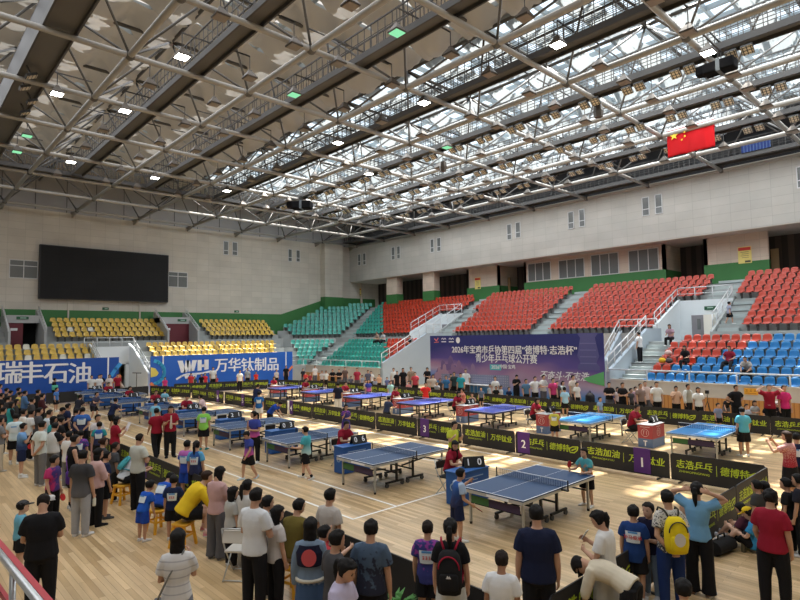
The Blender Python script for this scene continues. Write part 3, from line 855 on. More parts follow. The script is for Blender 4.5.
for ci, cx in enumerate(CWX):
    k = 0
    for j in range(14):
        y = 3.6 + 3.37 * j
        for si, sx in enumerate((-1.42, 1.42)):
            p = Vector((cx + sx, y, ZLAMP))
            if y > 41 or not in_view(p, 5) or any((p - q).length < 1.6 for q in taken): continue
            put_lamp('off', p.x, p.y, 'unlit ceiling lamp %s of the %s roof catwalk, %s from the near end' % (sides[si], ORD[ci + 1], ORD[j]), 'unlit ceiling lamps')
# stadium floodlights in pairs under the right hand catwalks and on the left one
M_FL = mat('floodlight_black', (0.05, 0.05, 0.05), 0.5, 0.2)
M_FLF = brick_mat('floodlight_lens_grid', (0.75, 0.66, 0.50), (0.65, 0.56, 0.42), (0.05, 0.05, 0.05), 0.14, 0.14, 0.02, 0.3, plane='xy', offset=0.0, noise=0.05, bump=0)
fl0 = thing('floodlight', 'x', 'floodlight')
MB().box(0, 0, 0, 0.42, 0.42, 0.10).build('housing', M_FL, fl0)
MB().box(0, 0, -0.055, 0.38, 0.38, 0.02).build('lens', M_FLF, fl0)
MB().bar((0, 0, 0.05), (0, 0, 0.42), 0.04, 0.12).build('bracket', M_FL, fl0)
first = [True]
def flood(x, y, z, rx, rz, label):
    o = fl0 if first[0] else copy_tree(fl0)
    first[0] = False
    o.location = (x, y, z); o.rotation_euler = (0, rx, rz)
    tag(o, label, 'floodlight', 'stadium floodlights under the roof')
for ci, cx in ((2, 24.35), (3, 29.2), (4, 34.2)):
    for j in range(17):
        y = 6.3 + 2.1 * j
        if not in_view((cx, y, 14.8), 10): continue
        for d in (-0.28, 0.28):
            flood(cx - 0.15, y + d, 14.82, R(32), 0, '%s floodlight of the %s pair from the near end, catwalk %s flag' % ('far' if d > 0 else 'near', ORD[j], ['well left of', 'left of', 'behind red'][ci - 2]))
for j, (px, py) in enumerate(((30, 74), (18, 97), (25, 86), (10, 108))):
    q = at_z(px, py, 14.9); flood(4.35 + (0.3 if j % 2 else -0.2), q.y, 14.84, R(-25), 0, '%s floodlight under the wide catwalk in the upper left corner' % ORD[j])
# loudspeaker clusters hung from the roof
def speaker(p, s, yaw, label):
    t = thing('loudspeaker', label, 'loudspeaker', p, yaw)
    b = MB(); b.loft([[Vector((x, y0 * k, z)) for x, y0, z in ((-s * 0.5, s * 0.9, -s * 0.35), (s * 0.5, s * 0.9, -s * 0.35), (s * 0.5, s * 0.9, s * 0.35), (-s * 0.5, s * 0.9, s * 0.35))] for k in (-1, 1)])
    o = b.build('cabinet', M_SPK, t); bevel(o, 0.06)
    c = MB(); c.loft([[Vector((x * s, y * s, z * s)) for x, y in ((-0.4, 0.9), (0.4, 0.9), (0.3, 1.35), (-0.3, 1.35))] for z in (-0.2, 0.33)]); c.build('horn', M_SPK, t)
    MB().box(0, 0, 0, s * 1.05, s * 0.22, s * 0.76).build('band', mat('speaker_band_grey', (0.10, 0.115, 0.13), 0.7), t)
    h = MB()
    for x in (-0.3, 0.3): h.tube((x * s, 0, s * 0.35), (x * s, 0, 15.0 - p[2]), 0.02, 5)
    nx_ = min(NX, key=lambda v: abs(v - p[0])) - p[0]; dd = Matrix.Rotation(-yaw, 3, 'Z') @ Vector((nx_, 0, 0)); h.bar((0, 0, 15.0 - p[2]), Vector((dd.x, dd.y, 15.0 - p[2])), 0.06, 0.06); h.bar((-0.35 * s, 0, 15.0 - p[2]), (0.35 * s, 0, 15.0 - p[2]), 0.05, 0.05)
    h.build('hanger', M_CAT, t)
    return t
q = at_z(720, 67, 14.3); speaker((q.x, q.y, 14.3), 0.62, R(0), 'black loudspeaker hanging under the roof lights near the top right')
q = at_z(302, 205.5, 14.3); speaker((q.x, q.y, 14.3), 0.85, R(40), 'black loudspeaker hanging above the corner of the hall')
for px, py, nm in ((598, 106, 'first'), (443, 163, 'second')):
    q = at_z(px, py, 14.75)
    t = thing('box_lamp', 'small brown boxy lamp hanging among the trusses, %s from the right' % nm, 'lamp', (q.x, q.y, 14.5))
    MB().loft([[Vector((math.cos(a) * r, math.sin(a) * r, z)) for a in [math.pi / 3 * i for i in range(6)]] for r, z in ((0.2, -0.3), (0.24, 0), (0.2, 0.3))]).build('housing', M_LAMPB, t)
    MB().tube((0, 0, 0.3), (0, 0, 0.62), 0.03).bar((0, 0, 0.56), (min(NX, key=lambda v: abs(v - q.x)) - q.x, 0, 0.5), 0.05, 0.05).build('hanger', M_CAT, t)
# ---------------------------------------------------------------- stadium seats
def seat_mesh(name, col, rim):
    prof = [(-0.235, 0.395), (-0.225, 0.425), (-0.16, 0.43), (-0.04, 0.412), (0.08, 0.405), (0.145, 0.425), (0.18, 0.48), (0.205, 0.58), (0.225, 0.68), (0.24, 0.755), (0.262, 0.775), (0.272, 0.755)]
    nu = 8; mb = MB(); vs = []; fs = []
    for k, (y, z) in enumerate(prof):
        w = 0.215 - (0.02 if k in (0, len(prof) - 1) else 0) - 0.03 * max(0, (z - 0.5)) / 0.27
        for i in range(nu + 1):
            t = 2 * i / nu - 1
            if k <= 5: dz = 0.035 * abs(t) ** 3; dy = 0
            else: dz = -0.05 * abs(t) ** 3 * (z - 0.45) / 0.3; dy = -0.035 * abs(t) ** 2
            vs.append((t * w, y + dy, z + dz))
    n = nu + 1
    for k in range(len(prof) - 1):
        for i in range(nu): fs.append((k * n + i, k * n + i + 1, (k + 1) * n + i + 1, (k + 1) * n + i))
    mb.m = 0; mb.add(vs, fs)
    und = [(x * 0.98, y + (0.0 if z < 0.45 else 0.02), z - 0.025) for x, y, z in vs]
    mb.add(und, [tuple(reversed(f)) for f in fs])
    mb.m = 1
    mb.bx(-0.03, 0.03, -0.05, 0.2, 0.2, 0.39); mb.bx(-0.06, 0.06, 0.18, 0.24, 0.0, 0.36)
    return mb.mesh(name, [mat(name + '_plastic', col, 0.32, var=0.06, scale=3, spec=0.5), mat('seat_bracket_grey', (0.16, 0.16, 0.16), 0.6)], True)
SEAT = {'yellow': seat_mesh('yellow_seat', (0.58, 0.385, 0.055), 0), 'white': seat_mesh('white_seat', (0.62, 0.60, 0.50), 0),
        'teal': seat_mesh('teal_seat', (0.035, 0.30, 0.245), 0), 'red': seat_mesh('red_seat', (0.43, 0.042, 0.018), 0), 'blue': seat_mesh('blue_seat', (0.008, 0.17, 0.42), 0)}
seats = []       # (kind, position, rotation, label)
SP = 0.48
def row_y(k, y_from, y_to, x, z, where, colour, rowname):
    """seats along Y from y_from (nearest the camera side) going up"""
    n = int((y_to - y_from) / SP + 0.35)
    y0 = (y_from + y_to) / 2 - (n - 1) * SP / 2
    for i in range(n):
        p = Vector((x, y0 + i * SP, z))
        c = colour(p, k)
        if c: seats.append([c, p, -math.pi / 2, where, rowname, n - i])
def kpx(p): return to_px((p.x, p.y, p.z + 0.55))[0]
for k in range(9):
    rn = ORD[k] + ' row up'
    hi = k >= 5
    row_y(k, 4.2, 11.3 if hi else 10.05, XU[k], ZU[k], 'the block at the right edge', lambda p, k: 'red', rn)
    row_y(k, 13.25 if hi else 14.9, 22.65, XU[k], ZU[k], 'the block right of the banner', lambda p, k: 'red', rn)
    row_y(k, 24.2, 33.0 if hi else 31.98, XU[k], ZU[k], 'the block above the banner', lambda p, k: 'red', rn)
    a = 34.4 if hi else 36.9
    if k == 8: a = 35.0
    row_y(k, a, 45.7 + 0.42 * k, XU[k], ZU[k], 'the block left of the banner', lambda p, k: 'teal' if kpx(p) < 382 else 'red', rn)
bound = [647, 672, 697, 722, 749, 774]
for k in range(6):
    rn = ORD[k] + ' row up'
    row_y(k, 4.0, 12.75 if k < 5 else 12.3, XL[k], ZL[k], 'the lower right block', lambda p, k: 'red' if kpx(p) < bound[k] else 'blue', rn)
    row_y(k, 33.2, 42.1 + 0.22 * k, XL[k], ZL[k], 'the lower block by the corner', lambda p, k: 'teal' if kpx(p) < 385 else 'red', rn)
def corner_seats(S, Ls, Z, where):
    for k in range(len(S)):
        n = int(Ls[k] / SP + 0.6)
        for i in range(n):
            p = S[k] + CD * (SP * i); p.z = Z[k]
            seats.append(['teal', p, math.atan2(CN.y, CN.x) - math.pi / 2, where, ORD[k] + ' row up', n - i])
corner_seats(US, UE_L, ZU, 'the upper corner block')
corner_seats(LS, [l + 0.3 for l in LE_L], ZL, 'the lower corner block')
def row_x(k, x0, x1, y, z, where):
    n = int((x1 - x0) / SP + 0.5)
    s = (x1 - x0) / max(1, n - 1)
    for i in range(n): seats.append(['yellow', Vector((x0 + s * i, y, z)), 0.0, where, ORD[k] + ' row up', i + 1])
for k in range(4):
    l = (56.3, 54.6, 53.2, 51.2)[k]; r = (164.5, 161, 157.5, 154.5)[k]; yy = (335, 330, 324.5, 320)[k]
    row_x(k, at_y(l + 2, yy, YU[k]).x, at_y(r - 2, yy, YU[k]).x, YU[k], ZU[k], 'the block under the scoreboard')
    l = (211, 207, 203, 200)[k]; r = (274.5, 271.5, 269, 266)[k]
    row_x(k, at_y(l + 2, yy, YU[k]).x, at_y(r - 2, yy, YU[k]).x, YU[k], ZU[k], 'the upper block right of the scoreboard')
for k in (2, 3, 4, 5):
    l = -9; r = (99, 98, 95.5, 93)[k - 2]; yy = (361, 357, 352, 346)[k - 2]
    row_x(k, at_y(l, yy, YL[k]).x, at_y(r - 2, yy, YL[k]).x, YL[k], ZL[k], 'the block behind the left blue banner')
    l = (158, 155, 151, 147.5)[k - 2]
    row_x(k, at_y(l + 2, yy, YL[k]).x, at_y(275 - 2, yy, YL[k]).x, YL[k], ZL[k], 'the block behind the middle blue banner')
for px, py in ((69, 330), (89, 330), (23, 347), (28, 357), (66, 356), (88, 356)):
    b = min((s for s in seats if s[0] == 'yellow'), key=lambda s: (Vector(to_px(s[1] + Vector((0, 0, 0.55)))) - Vector((px, py))).length)
    b[0] = 'white'
vis = [q for q in seats if in_view(q[1] + Vector((0, 0, 0.5)), 6)]
vis.sort(key=lambda q: q[1].length)
for q in vis[:300]:
    kind = q[0]
    o = bpy.data.objects.new('stadium_seat', SEAT[kind]); C.objects.link(o)
    o.location = q[1]; o.rotation_euler = (0, 0, q[2])
    tag(o, '%s plastic seat, %s, %s, %s from left' % ({'white': 'faded white'}.get(kind, kind), q[3].replace('the ', '', 1), q[4], ORD[min(29, q[5] - 1)]), 'seat', '%s stand seats' % kind)
rest = MB(); rmats = []; slot = {}
for kind, src in SEAT.items():
    slot[kind] = len(rmats); rmats += list(src.materials)
for q in vis[300:]:
    src = SEAT[q[0]]
    M = Matrix.Translation(q[1]) @ Matrix.Rotation(q[2], 4, 'Z')
    fs_ = [tuple(f.vertices) for f in src.polygons]
    rest.add([M @ v.co for v in src.vertices], fs_)
    rest.mi[-len(fs_):] = [slot[q[0]] + f.material_index for f in src.polygons]
o = bpy.data.objects.new('stadium_seats', rest.mesh('stadium_seats', rmats, True, fix=False)); C.objects.link(o)
tag(o, 'remaining yellow, teal and red plastic seats in the farther blocks of the stands', 'seats', kind='stuff')
# ---------------------------------------------------------------- banners
T_WHITE = mat('print_white', (0.82, 0.83, 0.86), 0.6)
T_GREEN = mat('print_lime', (0.42, 0.55, 0.03), 0.6)
M_NAVY = mat('banner_royal_blue', (0.012, 0.075, 0.36), 0.55, var=0.1, scale=0.5)
M_BLACKB = mat('barrier_black_cloth', (0.018, 0.018, 0.019), 0.7, var=0.15, scale=3)
def poly_plate(mb, M, pts, t=0.003):
    """flat cut-out plate in the local XY plane of M"""
    n = len(pts)
    vs = [M @ Vector((x, y, 0)) for x, y in pts] + [M @ Vector((x, y, t)) for x, y in pts]
    mb.add(vs, [tuple(range(n, 2 * n)), tuple(range(n - 1, -1, -1))] + [(i, (i + 1) % n, n + (i + 1) % n, n + i) for i in range(n)])
def ribbon(mb, M, pts, w, t=0.003):
    for (a, b) in zip(pts, pts[1:]):
        a = Vector(a); b = Vector(b); d = (b - a).normalized(); nn = Vector((-d.y, d.x)) * (w / 2); e = d * (w * 0.15)
        poly_plate(mb, M, [tuple(a - e + nn), tuple(a - e - nn), tuple(b + e - nn), tuple(b + e + nn)], t)
# far banners
YB = 43.0
lx0, lx1, lx2 = at_y(-40, 365, YB).x, at_y(107.5, 360, YB).x, at_y(119, 360, YB).x
b = thing('wall_banner', 'long royal blue banner with white characters, left side of the far hall', 'banner', (lx0, YB, 0))
MB().bx(0, lx2 - lx0, 0, 0.05, 0.02, 2.78).build('banner_cloth', M_NAVY, b)
MB().bx(lx1 - lx0, lx1 - lx0 + 0.1, -0.01, 0, 0.02, 2.78).build('white_stripe', T_WHITE, b)
Mb = plane_frame((0, -0.01, 0), (1, 0, 0), (0, 0, 1))
for ch, px in (('瑞', 9), ('丰', 31), ('石', 56.5), ('油', 80)):
    q = at_y(px, 374.5, YB)
    lettering('lettering', ch, 1.5, T_WHITE, b, plane_frame((q.x - lx0, -0.012, q.z), (1, 0, 0), (0, 0, 1)), bold=0.012)
g = MB(); e = lx1 - lx0 + 0.15
ribbon(g, Mb, [(e + 0.02, 0.9), (e + 0.4, 1.25), (e + 0.72, 1.45)], 0.24); g.build('orange_sweep', mat('print_orange', (0.75, 0.22, 0.08), 0.6), b)
g = MB(); ribbon(g, Mb, [(e + 0.12, 1.5), (e + 0.4, 1.95), (e + 0.7, 2.3)], 0.26); g.build('blue_sweep', mat('print_sky_blue', (0.05, 0.32, 0.75), 0.6), b)
m0, m1, m2, m3 = (at_y(p, 365, YB).x for p in (150.5, 162.5, 286, 292.5))
b = thing('wall_banner', 'royal blue banner with white winged emblem and characters, middle of the far hall', 'banner', (m0, YB, 0))
MB().bx(0, m3 - m0, 0, 0.05, 0.02, 2.76).build('banner_cloth', mat('banner_bright_blue', (0.02, 0.12, 0.52), 0.5, var=0.1, scale=0.5), b)
MB().bx(m1 - m0, m1 - m0 + 0.09, -0.01, 0, 0.02, 2.76).build('white_stripe', T_WHITE, b)
MB().bx(m2 - m0 - 0.05, m2 - m0 + 0.04, -0.01, 0, 0.02, 2.76).build('white_stripe', T_WHITE, b)
g = MB()
for (r, w) in ((1.05, 0.26),):
    ribbon(g, Mb, [(0.02 + r * math.cos(a) * 0.95, 1.55 + r * 0.85 * math.sin(a)) for a in [R(q_) for q_ in range(75, -76, -15)]], w)
g.build('sky_arc', mat('print_sky_blue', (0.05, 0.42, 0.75), 0.6), b)
g = MB(); poly_plate(g, Mb, [(0.02, 1.2), (0.45, 1.28), (0.6, 1.5), (0.35, 1.85), (0.02, 1.95)]); g.build('yellow_shape', mat('print_yellow', (0.75, 0.6, 0.12), 0.6), b)
g = MB(); ribbon(g, Mb, [(0.02, 0.75), (0.5, 0.45), (1.15, 0.2)], 0.22); g.build('orange_sweep', mat('print_orange', (0.75, 0.22, 0.08), 0.6), b)
g = MB(); ribbon(g, Mb, [(m2 - m0 + 0.05, 0.9), (m3 - m0 - 0.02, 1.45)], 0.2); g.build('orange_sweep', mat('print_orange', (0.75, 0.22, 0.08), 0.6), b)
# winged emblem
ew = MB(); ex = at_y(178, 370, YB).x - m0; exr = at_y(208, 370, YB).x - m0; ez = 1.2; W_ = exr - ex
for x0_, x1_, xx in ((0.05, 0.13, 0.20), (0.24, 0.20, 0.27), (0.32, 0.30, 0.40), (0.52, 0.47, 0.5)): pass
def blk(pts): poly_plate(ew, Mb, [(ex + W_ * x, ez + 1.15 * y) for x, y in pts])
blk([(-0.02, 1.0), (0.15, 1.0), (0.25, 0.2), (0.10, 0.2)]); blk([(0.18, 0.2), (0.30, 0.2), (0.37, 1.0), (0.24, 1.0)]); blk([(0.26, 1.0), (0.38, 1.0), (0.46, 0.25), (0.34, 0.25)]); blk([(0.40, 0.25), (0.53, 0.28), (0.62, 1.0), (0.46, 1.0)])
blk([(0.64, 0.26), (0.78, 0.28), (0.78, 1.0), (0.64, 1.0)]); blk([(0.76, 0.5), (0.90, 0.5), (0.90, 0.68), (0.76, 0.68)]); blk([(0.87, 0.3), (1.02, 0.34), (1.02, 1.0), (0.87, 1.0)])
ribbon(ew, Mb, [(ex - 0.05 * W_, ez - 0.25), (ex + 0.12 * W_, ez - 0.02), (ex + 0.3 * W_, ez + 0.1), (ex + 0.55 * W_, ez + 0.08), (ex + 0.8 * W_, ez + 0.1), (ex + 1.1 * W_, ez + 0.22)], 0.14)
blk([(0.2, 0.0), (0.36, 0.02), (0.34, -0.22), (0.24, -0.22)]); blk([(0.48, 0.02), (0.62, 0.02), (0.6, -0.2), (0.5, -0.2)])
ew.build('winged_emblem', T_WHITE, b)
for ch, px in (('万', 221.3), ('华', 234.5), ('钛', 247.5), ('制', 260.5), ('品', 273)):
    q = at_y(px, 366.2 - 0.02 * (px - 220), YB)
    lettering('lettering', ch, 1.2, T_WHITE, b, plane_frame((q.x - m0, -0.012, q.z), (1, 0, 0), (0, 0, 1)), bold=0.02)
# event banner: faces the court (-X), reads along -Y
XE = 27.2
ya, yb = at_x(430, 337, XE).y, at_x(603, 333, XE).y
EW = ya - yb; EH = 3.95
b = thing('event_banner', 'large navy event banner with white title characters before the red seats', 'banner', (XE, ya, 0))
def EP(px, py):
    q = at_x(px, py, XE); return Vector((-0.004, q.y - ya, q.z))
m = bpy.data.materials.new('event_banner_print'); m.use_nodes = True
nt = m.node_tree; L_ = nt.links.new; bs = nt.nodes['Principled BSDF']; bs.inputs['Roughness'].default_value = 0.6
tc = nt.nodes.new('ShaderNodeTexCoord'); sp_ = nt.nodes.new('ShaderNodeSeparateXYZ'); L_(tc.outputs['Generated'], sp_.inputs[0])
nz = nt.nodes.new('ShaderNodeTexNoise'); nz.inputs['Scale'].default_value = 2.2; nz.inputs['Detail'].default_value = 2
L_(tc.outputs['Generated'], nz.inputs['Vector'])
ma = nt.nodes.new('ShaderNodeMath'); ma.operation = 'MULTIPLY_ADD'; ma.inputs[1].default_value = 0.55; L_(nz.outputs['Fac'], ma.inputs[0]); L_(sp_.outputs['Z'], ma.inputs[2])
ma2 = nt.nodes.new('ShaderNodeMath'); ma2.operation = 'MULTIPLY_ADD'; ma2.inputs[1].default_value = -0.22; L_(sp_.outputs['Y'], ma2.inputs[0]); L_(ma.outputs[0], ma2.inputs[2])
cr = nt.nodes.new('ShaderNodeValToRGB'); L_(ma2.outputs[0], cr.inputs[0])
els = cr.color_ramp.elements
els[0].position = 0.34; els[0].color = (0.05, 0.22, 0.52, 1)
els[1].position = 0.92; els[1].color = (0.022, 0.028, 0.17, 1)
for p_, c_ in ((0.44, (0.22, 0.27, 0.52, 1)), (0.54, (0.42, 0.32, 0.45, 1)), (0.62, (0.36, 0.21, 0.34, 1)), (0.74, (0.10, 0.07, 0.28, 1))):
    e_ = els.new(p_); e_.color = c_
L_(cr.outputs[0], bs.inputs['Base Color'])
MB().bx(0, 0.06, -EW, 0, 0.02, EH).build('banner_board', m, b)
FA = lambda p: plane_frame(p, (0, -1, 0), (0, 0, 1))
def FT(p): return plane_frame((p[0] - 0.014, p[1], p[2]), (0, -1, 0), (0, 0, 1))
q = (EP(443, 349) + EP(578, 349)) / 2; lettering('title', '2026年宝鸡市乒协第四届“德博特·志浩杯”', 0.53, T_WHITE, b, FT(EP(508.5, 350.5)), bold=0.012, xs=0.93)
lettering('title', '青少年乒乓球公开赛', 0.58, T_WHITE, b, FT(EP(505, 359.3)), bold=0.012, xs=0.86)
lettering('slogan', '不奋斗·不志浩', 0.5, T_WHITE, b, FT(EP(563, 376.5)), bold=0.01, shear=0.3, xs=0.95)
g = MB(); M_ = FA(EP(495.5, 367.3)); poly_plate(g, M_, [(-0.42, -0.17), (0.42, -0.17), (0.42, 0.17), (-0.42, 0.17)]); g.build('year_badge', mat('badge_teal', (0.10, 0.50, 0.55), 0.6), b)
p_ = EP(495.5, 367.3); p_.x -= 0.012; lettering('year', '2026', 0.3, T_WHITE, b, FA(p_), bold=0.006)
lettering('place', '中国·宝鸡', 0.27, T_WHITE, b, FT(EP(507.5, 367.0)), bold=0.005)
for k_, (px, c_) in enumerate(((436.5, (0.75, 0.2, 0.2)), (443.8, (0.7, 0.7, 0.8)), (451.3, (0.75, 0.75, 0.8)), (458, (0.85, 0.85, 0.85)))):
    g = MB(); M_ = FA(EP(px, 340.2))
    if k_ == 3: poly_plate(g, M_, [(0.17 * math.cos(a), 0.2 * math.sin(a)) for a in [math.pi * i / 8 for i in range(16)]])
    elif k_ == 0: ribbon(g, M_, [(-0.18, 0.1), (0.0, -0.05), (0.16, 0.14)], 0.07); ribbon(g, M_, [(-0.2, -0.15), (0.2, -0.12)], 0.05)
    else: ribbon(g, M_, [(-0.2, 0.07), (-0.1, 0.13), (0.0, 0.05), (0.1, 0.13), (0.2, 0.06)], 0.06); ribbon(g, M_, [(-0.2, -0.1), (0.2, -0.1)], 0.07)
    g.build('organiser_emblem', mat('emblem_%d' % k_, c_, 0.6), b)
# faint bronze vessel drawn at the right of the banner
g = MB(); M_ = FA(EP(588, 352)); gm = mat('vessel_print', (0.10, 0.10, 0.27), 0.6)
poly_plate(g, M_, [(-0.62, -0.95), (0.62, -0.95), (0.62, -0.75), (0.45, -0.55), (0.62, -0.2), (0.5, 0.35), (0.42, 0.75), (0.6, 1.0), (-0.6, 1.0), (-0.42, 0.75), (-0.5, 0.35), (-0.62, -0.2), (-0.45, -0.55), (-0.62, -0.75)])
g.build('vessel_drawing', gm, b)
g = MB(); M_ = FA(EP(588, 352) - Vector((0.01, 0, 0)))
for z in (-0.6, -0.25, 0.1, 0.45): ribbon(g, M_, [(-0.45, z), (0.45, z)], 0.05)
g.build('vessel_bands', mat('vessel_print_light', (0.16, 0.16, 0.36), 0.6), b)
g = MB(); p0 = EP(603, 374); poly_plate(g, FA((-0.02, 0, 0)), [(EW - 0.02, p0.z - 0.62), (EW - 0.02, p0.z + 0.12), (EW - 1.2, p0.z - 0.28), (EW - 0.9, p0.z - 0.45)]); g.build('green_leaf_print', mat('print_green', (0.12, 0.42, 0.16), 0.6), b)
for k_, (px, py, sc_, c_) in enumerate(((447, 369, 1.0, (0.17, 0.11, 0.27)), (456, 371, 0.8, (0.27, 0.16, 0.29)), (442, 373, 0.7, (0.38, 0.24, 0.34)), (470, 374, 0.75, (0.30, 0.20, 0.33)))):
    g = MB(); M_ = FA(EP(px, py) - Vector((0.002 * k_, 0, 0)))
    poly_plate(g, M_, [(x * sc_, z * sc_) for x, z in ((-1.6, -0.7), (1.7, -0.7), (1.3, -0.35), (1.05, -0.3), (1.0, -0.05), (0.85, -0.02), (0.8, 0.25), (0.6, 0.28), (0.5, 0.75), (0.32, 0.9), (0.15, 0.72), (0.1, 0.35), (-0.1, 0.3), (-0.2, 0.5), (-0.38, 0.62), (-0.5, 0.45), (-0.55, 0.1), (-0.85, 0.02), (-1.0, -0.3), (-1.4, -0.45))])
    g.build('mountain_print', mat('print_ridge_%d' % k_, c_, 0.6), b)
g = MB(); poly_plate(g, FA((-0.02, 0, 0)), [(1.0, 0.75), (EW * 0.52, 0.85), (EW * 0.52, 1.55), (1.0, 1.45)])
g.build('town_print', brick_mat('print_town_windows', (0.42, 0.42, 0.5), (0.36, 0.36, 0.46), (0.22, 0.24, 0.36), 0.16, 0.14, 0.05, 0.6, plane='yz', offset=0.0, bump=0), b)
for s in (0.3, EW / 2, EW - 0.3): MB().bx(0.06, 0.5, -s - 0.04, -s + 0.04, 0, 0.06).build('foot', M_STEEL, b)

# ---------------------------------------------------------------- court barriers
def leaf_icon(mb, M, s, t=0.002):
    ribbon(mb, M, [(-0.5 * s, -0.3 * s), (-0.55 * s, 0.1 * s), (-0.1 * s, 0.35 * s), (0.6 * s, 0.42 * s)], 0.13 * s, t)
    ribbon(mb, M, [(-0.5 * s, -0.38 * s), (0.1 * s, -0.36 * s), (0.5 * s, -0.02 * s), (0.62 * s, 0.4 * s)], 0.13 * s, t)
    ribbon(mb, M, [(-0.25 * s, -0.12 * s), (0.05 * s, 0.05 * s), (0.4 * s, 0.2 * s)], 0.16 * s, t)
def barrier_proto(kind):
    """local: runs along X, 2.32 long, printed on both faces"""
    t = thing('court_barrier', 'x', 'barrier')
    Lb, H = 2.32, 0.74
    p = MB()
    pts = [(-Lb / 2, 0.05), (Lb / 2, 0.05), (Lb / 2, H - 0.05), (Lb / 2 - 0.05, H), (-Lb / 2 + 0.05, H), (-Lb / 2, H - 0.05)]
    p.prism(pts, 'y', -0.012, 0.012); p.build('cloth_panel', M_BLACKB, t)
    for x in (-Lb / 2 + 0.25, Lb / 2 - 0.25): MB().bar((x, -0.16, 0.02), (x, 0.16, 0.02), 0.03, 0.035).tube((x, 0, 0.02), (x, 0, 0.07), 0.012).build('foot', M_CAT, t)
    if kind:
        for sg in (-1, 1):
            Mf = lambda x, z: plane_frame((x * -sg, sg * 0.0145, z), (-sg, 0, 0), (0, 0, 1))
            a, bb = ('志浩乒乓', 'ZHIHAOPINGPANG') if kind == 'A' else ('志浩加油', 'ZHIHAOJIAYOU')
            lettering('slogan', a, 0.235, T_GREEN, t, Mf(-0.55, 0.47), bold=0.012, shear=0.12, extrude=0.001)
            lettering('small_print', bb, 0.075, T_GREEN, t, Mf(-0.55, 0.30), extrude=0.001, xs=1.2)
            g = MB(); poly_plate(g, Mf(0.02, 0.43), [(-0.006, -0.13), (0.006, -0.13), (0.006, 0.13), (-0.006, 0.13)], 0.001)
            if kind == 'A': leaf_icon(g, Mf(0.93, 0.43), 0.24, 0.001)
            g.build('divider_and_leaf' if kind == 'A' else 'divider', T_GREEN, t)
            lettering('sponsor', '德博特' if kind == 'A' else '万华钛业', 0.23, T_GREEN, t, Mf(0.44 if kind == 'A' else 0.60, 0.43), bold=0.008, shear=0.12, extrude=0.001)
    return t
BP = {'A': barrier_proto('A'), 'B': barrier_proto('B'), None: barrier_proto(None)}
bused = set()
def barrier(kind, x, y, rz, label, group):
    o = BP[kind] if kind not in bused else copy_tree(BP[kind])
    bused.add(kind)
    o.location = (x, y, 0); o.rotation_euler = (0, 0, rz); tag(o, label, 'barrier', group)
    return o
ROWA = [(3.96, 6.14), (6.18, 8.70), (8.74, 11.07), (11.11, 13.38), (13.42, 15.66), (15.70, 18.16), (18.2, 20.5), (20.54, 22.92), (22.96, 24.95), (25.2, 27.5), (27.54, 29.9), (29.94, 32.3), (32.5, 34.8), (34.85, 37.2)]
for i, (a, b_) in enumerate(ROWA):
    o = barrier('AB'[i % 2], 15.42, (a + b_) / 2, -math.pi / 2, 'black barrier with lime characters dividing the two table rows, %s from the near end' % ORD[i], 'barriers between the two rows of tables')
    o.scale = ((b_ - a) / 2.32, 1, 1)
for i in range(14):
    y = 2.6 + 2.36 * i
    barrier('BA'[i % 2], 24.45, y, -math.pi / 2, 'black barrier with lime characters in front of the standing spectators, %s from the near end' % ORD[i], 'barriers along the long stand')
def brow(p, q, label, group, kinds=(None,)):
    p = Vector(p); q = Vector(q); n = max(1, round((q - p).length / 2.35)); d = (q - p) / n
    for i in range(n):
        c = p + d * (i + 0.5)
        o = barrier(kinds[i % len(kinds)], c.x, c.y, math.atan2(d.y, d.x), label % ORD[i], group); o.scale = (d.length * 0.985 / 2.32, 1, 1)
brow((15.3, 3.9), (6.0, 3.9), 'black barrier closing the near end of the court, %s from the right', 'barriers across the near end', ('B', 'A'))
brow((5.6, 4.5), (5.57, 11.6), 'plain black barrier along the crowd on the left, %s from the near end', 'plain barriers along the left crowd')
brow((5.57, 11.7), (5.5, 40.2), 'black lettered barrier along the crowd on the left, %s from the near end', 'lettered barriers along the left crowd', ('B', 'A'))
brow((5.6, 41.0), (13.9, 41.0), 'plain black barrier before the left blue banner, %s from the left', 'barriers before the left blue banner')
brow((14.0, 41.0), (15.5, 37.6), 'slanting black barrier near the white gangway, %s from the far end', 'slanting barriers by the white gangway', ('A', 'B'))
brow((24.3, 34.6), (22.6, 38.6), 'black barrier before the corner stand, %s from the right', 'barriers before the corner stand', ('A', 'B'))
brow((22.4, 39.3), (15.8, 41.4), 'black barrier before the middle blue banner, %s from the right', 'barriers before the middle blue banner', ('A', 'B'))
# purple number cards hung over the barriers
M_PURPLE = mat('number_card_purple', (0.075, 0.02, 0.17), 0.6)
def number_card(x, y, rz, txt, label, w=0.46, h=0.66, vertical=False, size=0.36):
    t = thing('number_card', label, 'sign', (x, y, 0), rz)
    MB().box(0, 0, 0.42, w, 0.055, h).build('card', M_PURPLE, t)
    for sg in (-1, 1):
        lettering('number', txt, size, T_WHITE, t, plane_frame((0, sg * 0.0285, 0.36), (-sg, 0, 0), (0, 0, 1)), bold=0.006, extrude=0.001)
def row_y_at(px, py): return at_x(px, py, 15.42).y
for px, py, s_ in ((642.5, 462, '1'), (524, 443, '2'), (425, 425, '3'), (291.5, 409, '4'), (243, 402, '5'), (218, 398, '6')):
    number_card(15.42, row_y_at(px, py), -math.pi / 2, s_, 'purple card with white number %s, %s' % (s_, {'1': 'hung over the barrier before the rightmost tables', '2': 'on the barrier behind the nearest table', '3': 'on the barrier behind the second table', '4': 'beside the white barrier post', '5': 'left of the boy in blue tee', '6': 'by the player in pink and white'}[s_]), w=0.46 if s_ in '123' else 0.32)
q = at_z(203, 520, 0); number_card(5.57, q.y, -math.pi / 2, '17', 'purple card with white number 17 beside the man in yellow', w=0.42)
